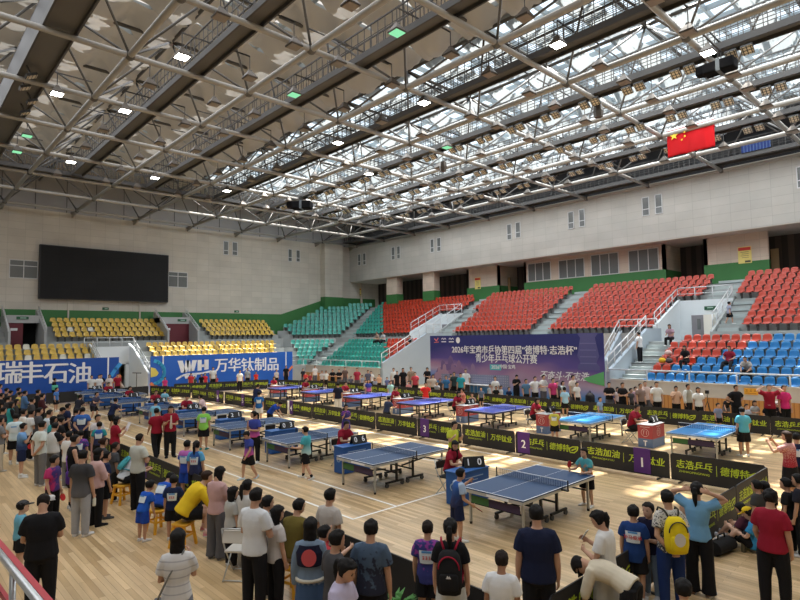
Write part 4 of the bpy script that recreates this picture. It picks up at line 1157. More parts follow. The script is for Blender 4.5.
q = at_z(155, 480, 0); number_card(5.57, q.y + 0.2, -math.pi / 2, '16', 'purple number card beside the man in a pale grey tee', w=0.3, size=0.2)
q = at_z(191, 400, 0); number_card(15.3, 38.3, R(-66), '7', 'narrow purple card on the slanting barriers in the distance', w=0.3)
for px, py in ((279.5, 405),):
    y = row_y_at(288, 405) + 0.16
    MB().tube((0, 0, 0), (0, 0, 0.76), 0.03, 8).build('barrier_post', mat('white_post', (0.7, 0.7, 0.68), 0.5), None, True, loc=(15.42, 25.08, 0)).update_tag()
    o = [x for x in C.objects if x.name.startswith('barrier_post')][-1]; tag(o, 'white post between two barriers left of the number 4 card', 'post')

# ---------------------------------------------------------------- tables
M_TOPA = mat('table_top_blue', (0.015, 0.054, 0.14), 0.45, spec=0.3)
M_TOPB = mat('table_top_violet_blue', (0.05, 0.075, 0.42), 0.35, spec=0.4)
M_TOPC = mat('table_top_azure', (0.02, 0.20, 0.48), 0.35, spec=0.4)
M_APRON = mat('table_apron_aluminium', (0.50, 0.51, 0.50), 0.4, 0.4)
M_APRONB = mat('table_apron_dark', (0.03, 0.03, 0.05), 0.5)
M_LEGS = mat('table_leg_silver', (0.42, 0.43, 0.42), 0.35, 0.6)
M_BLK = mat('table_undercarriage_black', (0.012, 0.012, 0.013), 0.45)
M_NET = mat('net_dark_blue', (0.015, 0.035, 0.09), 0.8)
def table_proto(top, apron, legs, side_card=True):
    t = thing('table_tennis_table', 'x', 'table')
    Lx, Ly, H = 2.74, 1.525, 0.76
    for sg in (-1, 1):
        o = MB().bx(0.004 if sg > 0 else -Lx / 2, Lx / 2 if sg > 0 else -0.004, -Ly / 2, Ly / 2, H - 0.025, H).build('table_top', top, t)
    l = MB(); w = 0.022; z0, z1 = H + 0.0005, H + 0.002
    l.bx(-Lx / 2, Lx / 2, -Ly / 2, -Ly / 2 + w, z0, z1); l.bx(-Lx / 2, Lx / 2, Ly / 2 - w, Ly / 2, z0, z1); l.bx(-Lx / 2, -Lx / 2 + w, -Ly / 2 + w, Ly / 2 - w, z0, z1); l.bx(Lx / 2 - w, Lx / 2, -Ly / 2 + w, Ly / 2 - w, z0, z1)
    l.bx(-Lx / 2 + w, Lx / 2 - w, -0.004, 0.004, z0, z1)
    l.build('white_lines', T_WHITE, t)
    a = MB()
    for x in (-Lx / 2 + 0.02, Lx / 2 - 0.02): a.bx(x - 0.018, x + 0.018, -Ly / 2 + 0.005, Ly / 2 - 0.005, H - 0.09, H - 0.026)
    for y in (-Ly / 2 + 0.02, Ly / 2 - 0.02): a.bx(-Lx / 2 + 0.005, Lx / 2 - 0.005, y - 0.015, y + 0.015, H - 0.08, H - 0.026)
    a.bx(-0.03, 0.03, -Ly / 2 + 0.04, Ly / 2 - 0.04, H - 0.085, H - 0.026)
    a.build('apron_frame', apron, t)
    for sx in (-1, 1):
        for sy in (-1, 1):
            lg = MB(); x = sx * (Lx / 2 - 0.14); y = sy * (Ly / 2 - 0.11)
            lg.bx(x - 0.022, x + 0.022, y - 0.022, y + 0.022, 0.03, H - 0.08); g_ = lg.build('leg', legs, t)
            MB().tube((x, y, 0), (x, y, 0.05), 0.03, 8).build('foot', M_BLK, g_)
        u = MB()
        for sy in (-1, 1):
            y = sy * 0.44; x = sx * 0.30
            u.bx(x - 0.025, x + 0.025, y - 0.025, y + 0.025, 0.12, H - 0.06)
            u.bar((sx * 0.06, y, 0.125), (sx * 0.68, y, 0.125), 0.045, 0.045)
        u.bar((sx * 0.30, -0.46, 0.33), (sx * 0.30, 0.46, 0.33), 0.035, 0.035); u.bar((sx * 0.30, 0, 0.36), (sx * 1.2, 0, 0.44), 0.04, 0.035)
        u.bar((sx * 1.23, -0.64, 0.44), (sx * 1.23, 0.64, 0.44), 0.03, 0.03)
        u.build('undercarriage', M_BLK, t)
        for sy in (-1, 1):
            for xx in (0.10, 0.64):
                wv = MB(); wv.tube((sx * xx, sy * 0.44 - 0.022, 0.055), (sx * xx, sy * 0.44 + 0.022, 0.055), 0.055, 12); wv.bx(sx * xx - 0.02, sx * xx + 0.02, sy * 0.44 - 0.03, sy * 0.44 + 0.03, 0.08, 0.12)
                wv.build('caster', mat('caster_grey', (0.07, 0.07, 0.07), 0.5), t)
    if side_card:
        MB().bx(-Lx / 2 + 0.105, -Lx / 2 + 0.12, -0.60, 0.15, 0.45, 0.60).build('purple_name_strip', mat('strip_purple', (0.05, 0.03, 0.08), 0.6), t)
        MB().bx(-Lx / 2 + 0.104, -Lx / 2 + 0.119, 0.15, 0.60, 0.45, 0.60).build('green_name_strip', mat('strip_green', (0.05, 0.16, 0.05), 0.6), t)
        MB().bx(-Lx / 2 - 0.002, -Lx / 2 + 0.004, -0.42, 0.12, H - 0.082, H - 0.03).build('white_name_plate', T_WHITE, t)
    n = MB()
    for i in range(31): y = -0.84 + 1.68 * i / 30; n.bx(-0.002, 0.002, y - 0.004, y + 0.004, H + 0.005, H + 0.15)
    for i in range(6): z = H + 0.008 + 0.025 * i; n.bx(-0.002, 0.002, -0.84, 0.84, z - 0.003, z + 0.003)
    net = n.build('net', M_NET, t)
    MB().bx(-0.005, 0.005, -0.9, 0.9, H + 0.138, H + 0.153).build('net_tape', T_WHITE, net)
    for sy in (-1, 1):
        p = MB(); p.bx(-0.012, 0.012, sy * 0.9 - 0.012, sy * 0.9 + 0.012, H - 0.05, H + 0.16); p.bx(-0.03, 0.03, sy * 0.72, sy * 0.91, H - 0.06, H - 0.028); p.build('net_post', M_BLK, net)
    return t
TP = {'a': table_proto(M_TOPA, M_APRON, M_LEGS), 'b': table_proto(M_TOPB, M_APRONB, M_BLK, False), 'c': table_proto(M_TOPC, M_APRON, M_LEGS)}
tused = set()
def table(kind, x, y, label, group):
    o = TP[kind] if kind not in tused else copy_tree(TP[kind])
    tused.add(kind); o.location = (x, y, 0); tag(o, label, 'table', group); return o
FY = [7.1, 11.5, 15.5, 19.4, 23.5, 27.5, 31.6, 35.6, 39.0]
BY = [6.65, 10.75, 15.0, 19.3, 23.6, 27.7, 31.6]
for i, y in enumerate(FY):
    table('a', 10.38, y, 'blue table tennis table in the row by the left crowd, %s from the near end' % ORD[i], 'tables in the near row')
for i, y in enumerate(BY):
    table('c' if i < 2 else 'b', 19.7, y, '%s table tennis table in the row by the long stand, %s from the near end' % ('azure' if i < 2 else 'violet-blue', ORD[i]), 'tables in the far row')

# umpire desks with flip scoreboards
M_DESKB = mat('desk_blue_cloth', (0.015, 0.085, 0.30), 0.6, var=0.1)
M_DESKR = mat('desk_red_cloth', (0.34, 0.05, 0.06), 0.6, var=0.1)
M_FLIP = mat('flip_board_black', (0.012, 0.013, 0.014), 0.5)
def flip_board(loc, rz, a, b_, label, group):
    t = thing('flip_scoreboard', label, 'scoreboard', loc, rz)
    p = MB()
    for sg in (-1, 1):
        p.add([(-0.26, sg * 0.10, 0), (0.26, sg * 0.10, 0), (0.26, sg * 0.015, 0.24), (-0.26, sg * 0.015, 0.24), (-0.26, sg * 0.085, 0), (0.26, sg * 0.085, 0), (0.26, 0, 0.24), (-0.26, 0, 0.24)],
              [(0, 1, 2, 3), (7, 6, 5, 4), (0, 3, 7, 4), (1, 5, 6, 2), (0, 4, 5, 1), (3, 2, 6, 7)])
    p.build('stand', M_FLIP, t)
    for sg in (-1, 1):
        up = Vector((0, -sg * 0.085, 0.24)).normalized()
        for x, ch in ((-0.15, a), (0.13, b_)):
            lettering('number', ch, 0.22, T_WHITE, t, plane_frame((x * -sg, sg * 0.061, 0.118), (-sg, 0, 0), up), bold=0.006, extrude=0.001)
    return t
def desk(x, y, two, label, group, txt=True):
    t = thing('umpire_desk', label, 'desk', (x, y, 0), 0, group)
    if two:
        MB().bx(-0.5, 0.5, -0.25, 0.25, 0.30, 0.75).build('red_panel', M_DESKR, t); MB().bx(-0.5, 0.5, -0.25, 0.25, 0.0, 0.298).build('blue_panel', mat('desk_slate_blue', (0.10, 0.16, 0.30), 0.6), t)
        MB().bx(-0.51, 0.51, -0.26, 0.26, 0.751, 0.77).build('desk_top', mat('desk_top_grey', (0.45, 0.46, 0.48), 0.5), t)
        g = MB()
        for M_ in (plane_frame((-0.502, 0, 0.5), (0, -1, 0), (0, 0, 1)), plane_frame((0, -0.252, 0.5), (1, 0, 0), (0, 0, 1))):
            ribbon(g, M_, [(0.13 * math.cos(a), 0.13 * math.sin(a)) for a in [math.pi * i / 8 for i in range(17)]], 0.012, 0.002)
            ribbon(g, M_, [(-0.05, -0.06), (-0.05, 0.06), (-0.01, 0.06)], 0.015, 0.002); ribbon(g, M_, [(0.05, -0.06), (0.05, 0.06)], 0.015, 0.002)
            ribbon(g, M_, [(-0.16, 0.19), (0.16, 0.19)], 0.018, 0.002)
        g.build('ring_emblem', mat('emblem_pale', (0.62, 0.50, 0.50), 0.6), t)
        g = MB(); M_ = plane_frame((-0.502, 0, 0.15), (0, -1, 0), (0, 0, 1)); ribbon(g, M_, [(-0.06, 0.07), (0.06, 0.07)], 0.035, 0.002); ribbon(g, M_, [(0, 0.07), (0, -0.09)], 0.035, 0.002); g.build('letter_mark', T_WHITE, t)
    else:
        MB().bx(-0.52, 0.52, -0.22, 0.22, 0.02, 0.75).build('cloth_box', M_DESKB, t)
        MB().bx(-0.54, 0.54, -0.24, 0.24, 0.751, 0.775).build('desk_top', mat('desk_top_blue', (0.02, 0.11, 0.36), 0.45), t)
        g = MB()
        for M_ in (plane_frame((-0.522, 0, 0.42), (0, -1, 0), (0, 0, 1)),):
            ribbon(g, M_, [(0.08 * math.cos(a), 0.08 * math.sin(a)) for a in [math.pi * i / 8 for i in range(17)]], 0.03, 0.002)
        M_ = plane_frame((0, -0.222, 0.5), (1, 0, 0), (0, 0, 1)); ribbon(g, M_, [(-0.35, 0.12), (0.3, 0.12)], 0.02, 0.002); ribbon(g, M_, [(-0.35, 0.05), (0.1, 0.05)], 0.015, 0.002)
        ribbon(g, M_, [(0.1 + 0.06 * math.cos(a), -0.1 + 0.06 * math.sin(a)) for a in [math.pi * i / 8 for i in range(17)]], 0.015, 0.002)
        g.build('printed_emblem', mat('emblem_blue_white', (0.30, 0.42, 0.60), 0.6), t)
    return t
def folding_chair(x, y, rz, label, group, fabric=(0.02, 0.02, 0.02)):
    t = thing('folding_chair', label, 'chair', (x, y, 0), rz, group)
    f = MB()
    for sx in (-0.21, 0.21):
        f.path([(sx, 0.22, 0.0), (sx, -0.12, 0.46), (sx, -0.20, 0.62), (sx, -0.25, 0.84)], 0.013, 6)
        f.path([(sx * 0.9, -0.25, 0.0), (sx * 0.9, 0.17, 0.44)], 0.013, 6)
    f.tube((-0.21, -0.25, 0.84), (0.21, -0.25, 0.84), 0.013, 6); f.tube((-0.21, 0.2, 0.03), (0.21, 0.2, 0.03), 0.01, 6); f.tube((-0.19, -0.24, 0.02), (0.19, -0.24, 0.02), 0.01, 6)
    f.build('frame', M_STEEL, t, True)
    fm = mat('chair_fabric', fabric, 0.8)
    bevel(MB().bx(-0.2, 0.2, -0.18, 0.2, 0.43, 0.465).build('seat', fm, t)); bevel(MB().box(0, -0.225, 0.71, 0.4, 0.03, 0.2, (R(-14), 0, 0)).build('backrest', fm, t))
    return t
for i, y in enumerate(FY):
    sc = (('1', '0'), ('0', '6'), ('0', '3'), ('2', '1'), ('4', '0'), ('0', '0'), ('1', '3'), ('2', '2'), ('0', '1'))[i]
    desk(10.3, y + 1.7, False, 'blue umpire desk beside the near-row table, %s from the near end' % ORD[i], 'blue umpire desks')
    flip_board((10.5, y + 1.68, 0.776), R(180) if i else R(150), *sc, 'black flip scoreboard on the blue umpire desk, %s from the near end' % ORD[i], 'flip scoreboards')
    if i < 8: folding_chair(10.4, y + 2.42, R(180), 'folding chair of the umpire at the near-row table, %s from the near end' % ORD[i], 'umpire chairs')
for i, y in enumerate(BY):
    sc = (('3', '1'), ('1', '9'), ('2', '0'), ('0', '1'), ('4', '4'), ('0', '2'), ('1', '1'))[i]
    desk(19.8, y + 1.85, True, 'red and blue umpire desk beside the far-row table, %s from the near end' % ORD[i], 'red umpire desks')
    flip_board((20.0, y + 1.83, 0.772), R(180), *sc, 'flip scoreboard on the red umpire desk, %s from the near end' % ORD[i], 'flip scoreboards')
    folding_chair(19.7, y + 2.55, R(180), 'folding chair of the umpire at the far-row table, %s from the near end' % ORD[i], 'umpire chairs')
# stools: yellow plastic with four splayed legs
M_YEL = mat('stool_yellow_plastic', (0.72, 0.36, 0.02), 0.4)
def stool(x, y, rz, label, h=0.45):
    t = thing('plastic_stool', label, 'stool', (x, y, 0), rz, 'yellow plastic stools')
    s = MB(); s.loft([[Vector((a * cx, a * cy, z)) for cx, cy in ((-1, -1), (0, -1.08), (1, -1), (1.08, 0), (1, 1), (0, 1.08), (-1, 1), (-1.08, 0))] for a, z in ((0.135, h - 0.06), (0.15, h - 0.03), (0.148, h - 0.005), (0.13, h))])
    s.build('seat', M_YEL, t, True)
    for sx in (-1, 1):
        for sy in (-1, 1):
            l = MB(); l.bar((sx * 0.115, sy * 0.115, h - 0.05), (sx * 0.17, sy * 0.17, 0.0), 0.045, 0.045); l.build('leg', M_YEL, t)
    r = MB()
    for a, b_ in (((-1, -1), (1, -1)), ((1, -1), (1, 1)), ((1, 1), (-1, 1)), ((-1, 1), (-1, -1))): r.bar((a[0] * 0.142, a[1] * 0.142, 0.22), (b_[0] * 0.142, b_[1] * 0.142, 0.22), 0.02, 0.04)
    r.build('stretcher', M_YEL, t)
    return t

# ---------------------------------------------------------------- wall furniture
# scoreboard screen
p0 = at_y(39.5, 271, YF - 0.45); p1 = at_y(168.5, 279, YF - 0.45); zt = at_y(39.5, 244, YF - 0.45).z; zb = at_y(39.5, 298.5, YF - 0.45).z
t = thing('led_scoreboard', 'large blank black screen on the far beige wall', 'screen', ((p0.x + p1.x) / 2, YF - 0.24, zb))
wd = p1.x - p0.x; hh = zt - zb
MB().bx(-wd / 2, wd / 2, -0.2, 0.22, 0, hh).build('housing', mat('screen_housing', (0.02, 0.02, 0.022), 0.5), t)
MB().bx(-wd / 2 + 0.08, wd / 2 - 0.08, -0.225, -0.2, 0.08, hh - 0.08).build('screen', brick_mat('screen_tiles_black', (0.011, 0.011, 0.012), (0.013, 0.013, 0.014), (0.008, 0.008, 0.009), 0.96, 0.96, 0.01, 0.55, plane='xz', offset=0, noise=0.05, bump=0, spec=0.2), t)
# small green exit boxes
M_EXIT = mat('exit_sign_green', (0.02, 0.10, 0.05), 0.5)
def exit_box(p, axis, label, w=0.5):
    t = thing('exit_sign', label, 'sign', p)
    if axis == 'y': MB().box(0, -0.03, 0, w, 0.06, 0.22).build('case', M_EXIT, t); MB().box(0.04, -0.064, 0, w * 0.5, 0.008, 0.08).build('arrow_panel', mat('exit_sign_pale', (0.35, 0.5, 0.42), 0.5), t)
    else: MB().box(-0.03, 0, 0, 0.06, w, 0.24).build('case', M_EXIT, t); MB().box(-0.064, 0.0, 0.02, 0.008, w * 0.5, 0.07).build('arrow_panel', mat('exit_sign_pale', (0.35, 0.5, 0.42), 0.5), t)
exit_box(at_y(105.5, 308.7, YF), 'y', 'small dark exit sign on the wall under the scoreboard')
exit_box(at_y(236.5, 311.5, YF), 'y', 'small dark exit sign on the wall right of the scoreboard')
exit_box(at_y(22.5, 318, 51.95), 'y', 'small exit sign over the open maroon doorway', 0.8)
exit_box(at_y(182, 320.3, 51.95), 'y', 'small exit sign over the shut maroon door', 0.8)
exit_box(at_x(710.5, 308, 39.35), 'x', 'green exit sign over the grey door in the white stair opening', 0.7)
# notice posters
def poster(px, py, x, w, h, label):
    q = at_x(px, py, x)
    t = thing('notice_poster', label, 'poster', (x, q.y, q.z))
    MB().bx(-0.03, 0, -w / 2, w / 2, -h / 2, h / 2).build('board', mat('notice_yellow', (0.75, 0.62, 0.20), 0.6), t)
    MB().bx(-0.035, -0.03, -w / 2 + 0.03, w / 2 - 0.03, h * 0.27, h * 0.46).build('red_header', mat('notice_red', (0.55, 0.04, 0.03), 0.6), t)
    g = MB()
    for k in range(4): g.bx(-0.034, -0.03, -w * 0.3, w * (0.3 - 0.08 * (k % 2)), h * (0.16 - 0.11 * k), h * (0.19 - 0.11 * k))
    g.build('text_lines', mat('notice_text', (0.30, 0.22, 0.10), 0.6), t)
    MB().bx(-0.034, -0.03, -w * 0.42, 0.0, -h * 0.46, -h * 0.34).build('dark_box', mat('notice_dark', (0.08, 0.07, 0.05), 0.6), t)
poster(744.8, 255, XB - 0.03, 0.82, 1.15, 'yellow notice with red header on the green-based wall at the right')
poster(477.8, 283.3, XB - 0.03, 0.72, 1.15, 'yellow notice with red header on the wall left of the windows')
q = at_x(353.5, 292, XB); t = poster(360, 292, XB - 0.03, 0.45, 0.9, 'small yellow notice on the wall in the far corner')
q = at_x(751, 391.5, 28.45)
t = thing('wall_sign', 'small orange sign with characters on the grey parapet', 'sign', (28.46, q.y, q.z))
MB().bx(-0.02, 0, -0.27, 0.27, -0.14, 0.14).build('plate', mat('sign_orange', (0.80, 0.40, 0.04), 0.6), t)
g = MB(); M_ = plane_frame((-0.021, 0, 0), (0, -1, 0), (0, 0, 1))
for x in (-.16, 0, .16): ribbon(g, M_, [(x - .05, .07), (x + .05, .07)], .018, .002); ribbon(g, M_, [(x, .09), (x, .0)], .018, .002); ribbon(g, M_, [(x - .05, .0), (x + .05, .01)], .018, .002)
ribbon(g, M_, [(-.2, -.08), (.2, -.08)], .02, .002); g.build('sign_marks', mat('sign_brown', (0.35, 0.12, 0.02), 0.6), t)
# flag
q0 = at_x(666.5, 130, 31.9); q1 = at_x(714, 118, 31.9); zt = q0.z; zb = at_x(668, 157.5, 31.9).z
fw = q0.y - q1.y; fh = zt - zb
t = thing('national_flag', 'red flag with yellow stars hanging under the roof', 'flag', (31.9, q0.y, zt))
nu, nv = 28, 12; vs = []
for i in range(nu + 1):
    for j in range(nv + 1):
        u = i / nu; v = j / nv
        vs.append((0.05 * math.sin(u * 17 + 0.6 * v) * (0.25 + v) * 0.8, -fw * u, -0.09 - (fh - 0.09) * v))
fs_ = [(i * (nv + 1) + j, i * (nv + 1) + j + 1, (i + 1) * (nv + 1) + j + 1, (i + 1) * (nv + 1) + j) for i in range(nu) for j in range(nv)]
o = MB().add(vs, fs_).build('flag_cloth', cloth_mat('flag_red', (0.75, 0.012, 0.02), 0.3), t, True)
so = o.modifiers.new('thickness', 'SOLIDIFY'); so.thickness = 0.006
MB().bx(-0.02, 0.02, -fw, 0, -0.1, -0.01).build('white_heading', T_WHITE, t)
MB().tube((0, 0.05, -0.01), (0, -fw - 0.05, -0.01), 0.02).build('pole', M_STEEL, t, True)
h_ = MB(); h_.tube((0, 0, 0), (0, 0, 14.95 - zt + 0.1), 0.008, 5); h_.tube((0, -fw, 0), (0, -fw, 14.95 - zt + 0.1), 0.008, 5); h_.build('hanger', M_CAT, t)
def star(mb, cx, cz, r, rot):
    pts = []
    for k in range(10):
        a = rot + math.pi / 2 + math.pi * k / 5; rr = r if k % 2 == 0 else r * 0.382
        pts.append((cx + rr * math.cos(a), cz + rr * math.sin(a)))
    poly_plate(mb, plane_frame((-0.085, 0, 0), (0, -1, 0), (0, 0, 1)), pts, 0.01)
M_STAR = mat('flag_star_yellow', (0.9, 0.62, 0.05), 0.6)
u = fh / 20
for (x, y, r, rt) in ((5, -5, 3, 0), (10, -2, 1, R(20)), (12, -4, 1, R(45)), (12, -7, 1, 0), (10, -9, 1, R(20))):
    g = MB(); star(g, fw * x / 30, -0.09 + y * fh / 20, r * u, rt); g.build('star', M_STAR, t)
# blue LED name board on the right hand catwalk
qa = at_x(741, 144, 40.45); qb = at_x(770, 134, 40.45)
t = thing('catwalk_sign', 'blue sign on the catwalk right of the red flag', 'sign', (40.45, (qa.y + qb.y) / 2, 15.45))
MB().bx(-0.02, 0.02, -(qa.y - qb.y) / 2, (qa.y - qb.y) / 2, 0, 0.75).build('board', stripe_mat('blue_sign_board', (0.008, 0.025, 0.13), (0.06, 0.10, 0.22), 9.0, 'y', 0.3), t)
# ---------------------------------------------------------------- people
SKIN = [mat('skin_warm', (0.50, 0.29, 0.195), 0.55, spec=0.3), mat('skin_light', (0.58, 0.36, 0.26), 0.55, spec=0.3), mat('skin_tan', (0.36, 0.195, 0.125), 0.55, spec=0.3)]
HAIR = mat('hair_black', (0.008, 0.007, 0.007), 0.7, spec=0.2, var=0.3, scale=30)
HAIRB = mat('hair_dark_brown', (0.030, 0.015, 0.010), 0.7, spec=0.2, var=0.3, scale=30)
HAIRG = mat('hair_grey', (0.16, 0.15, 0.14), 0.6)
HAIRZ = mat('hair_cropped', (0.020, 0.015, 0.013), 0.85, spec=0.2)
EYE = mat('eye_dark', (0.01, 0.008, 0.008), 0.25)
LIP = mat('lips', (0.36, 0.12, 0.10), 0.5)
_pending = []
def V(*a): return Vector(a)
def dirv(v): return Vector(v).normalized()
def cloth(col, name='fabric'):
    return col if not isinstance(col, tuple) else mat(name, col, 0.88, var=0.10, scale=9, bump=0.25, spec=0.2)

POSE = {
    'stand': dict(ua=(.17, .03, -1), fa=(.05, .22, -1)),
    'easy': dict(ua=(.17, .0, -1), fa=(.02, .35, -1), ual=(.2, .1, -1), fal=(-.15, .5, -.8), th=(.07, .08, -1), thl=(.05, -.05, -1)),
    'cross': dict(ua=(.26, .20, -1), fa=(-.86, .55, .16), fal=(-.86, .62, .02)),
    'phone': dict(ua=(.14, .30, -1), fa=(-.30, .85, .50), ual=(.16, .22, -1), fal=(-.55, .80, .15), hp=22),
    'phone1': dict(ua=(.14, .35, -1), fa=(-.15, .75, .70), hp=10),
    'film': dict(ua=(.22, .80, -.45), fa=(-.35, .55, .80), hp=0),
    'behind': dict(ua=(.24, -.32, -1), fa=(-.60, -.30, -.70)),
    'hips': dict(ua=(.72, -.28, -.72), fa=(-.72, .40, -.42)),
    'head': dict(ua=(.80, .25, .45), fa=(-.80, -.45, .35)),
    'chin': dict(ua=(.14, .40, -.9), fa=(-.25, .35, .9), ual=(.2, .2, -1), fal=(-.8, .5, .1)),
    'walk': dict(ua=(.16, -.30, -1), fa=(.05, .05, -1), ual=(.16, .30, -1), fal=(.0, .6, -.8), th=(.03, .38, -1), sh=(0, .05, -1), thl=(.03, -.20, -1), shl=(0, -.55, -1)),
    'ready': dict(lean=20, ua=(.35, .35, -.8), fa=(-.15, .95, .05), ual=(.3, .3, -.9), fal=(-.2, .9, .0), th=(.22, .42, -1), sh=(.03, -.32, -1), hp=-8),
    'swing': dict(lean=12, ua=(.75, .35, -.6), fa=(.2, .9, .2), ual=(.3, .3, -.9), fal=(-.2, .8, .0), th=(.22, .3, -1), sh=(.05, -.2, -1)),
    'paddle': dict(ua=(.18, .05, -1), fa=(.06, .35, -.95), ual=(.16, .0, -1), fal=(.0, .3, -1), th=(.08, .05, -1)),
    'carry': dict(ua=(.2, .2, -1), fa=(-.3, .9, .1)),
    'bend': dict(lean=72, curl=18, ua=(.15, .25, -1), fa=(-.1, .15, -1), th=(.06, .15, -1), sh=(0, -.12, -1), hp=35),
    'stoop': dict(lean=38, curl=15, ua=(.15, .45, -1), fa=(-.1, .6, -.8), th=(.06, .12, -1), sh=(0, -.1, -1), hp=15),
    'wave': dict(ua=(.5, .4, .5), fa=(.2, .5, .8)),
    'point': dict(ua=(.85, .5, .15), fa=(.75, .6, .25)),
    'hug': dict(ua=(.3, .7, -.2), fa=(-.5, .8, .2)),
    'sit': dict(sit=.45, lean=6, curl=8, ua=(.18, .25, -1), fa=(-.25, .9, -.1), th=(.12, 1, -.04), sh=(.0, .08, -1)),
    'sitdesk': dict(sit=.46, lean=14, curl=6, ua=(.22, .55, -.85), fa=(-.55, .8, .05), th=(.10, 1, -.02), sh=(.0, .05, -1), hp=8),
    'sitlean': dict(sit=.45, lean=30, curl=12, ua=(.16, .35, -1), fa=(-.25, .85, -.35), th=(.18, 1, -.02), sh=(.05, -.05, -1), hp=-12),
    'floor': dict(sit=.0, lean=-12, curl=22, ua=(.2, .45, -.9), fa=(-.3, .85, .25), th=(.12, .75, .66), sh=(-.02, .62, -.72), hp=25),
    'reclin': dict(sit=.42, lean=-18, curl=16, ua=(.35, .3, -.9), fa=(-.4, .8, -.2), th=(.2, 1, -.05), sh=(.1, .5, -.9)),
}
HEAD_R = [(0.0, .13, .27, .02), (.06, .20, .355, .10), (.18, .265, .395, .22), (.32, .305, .405, .34), (.5, .33, .395, .43), (.66, .338, .405, .46), (.80, .315, .375, .43), (.91, .24, .28, .33), (.985, .11, .13, .16)]

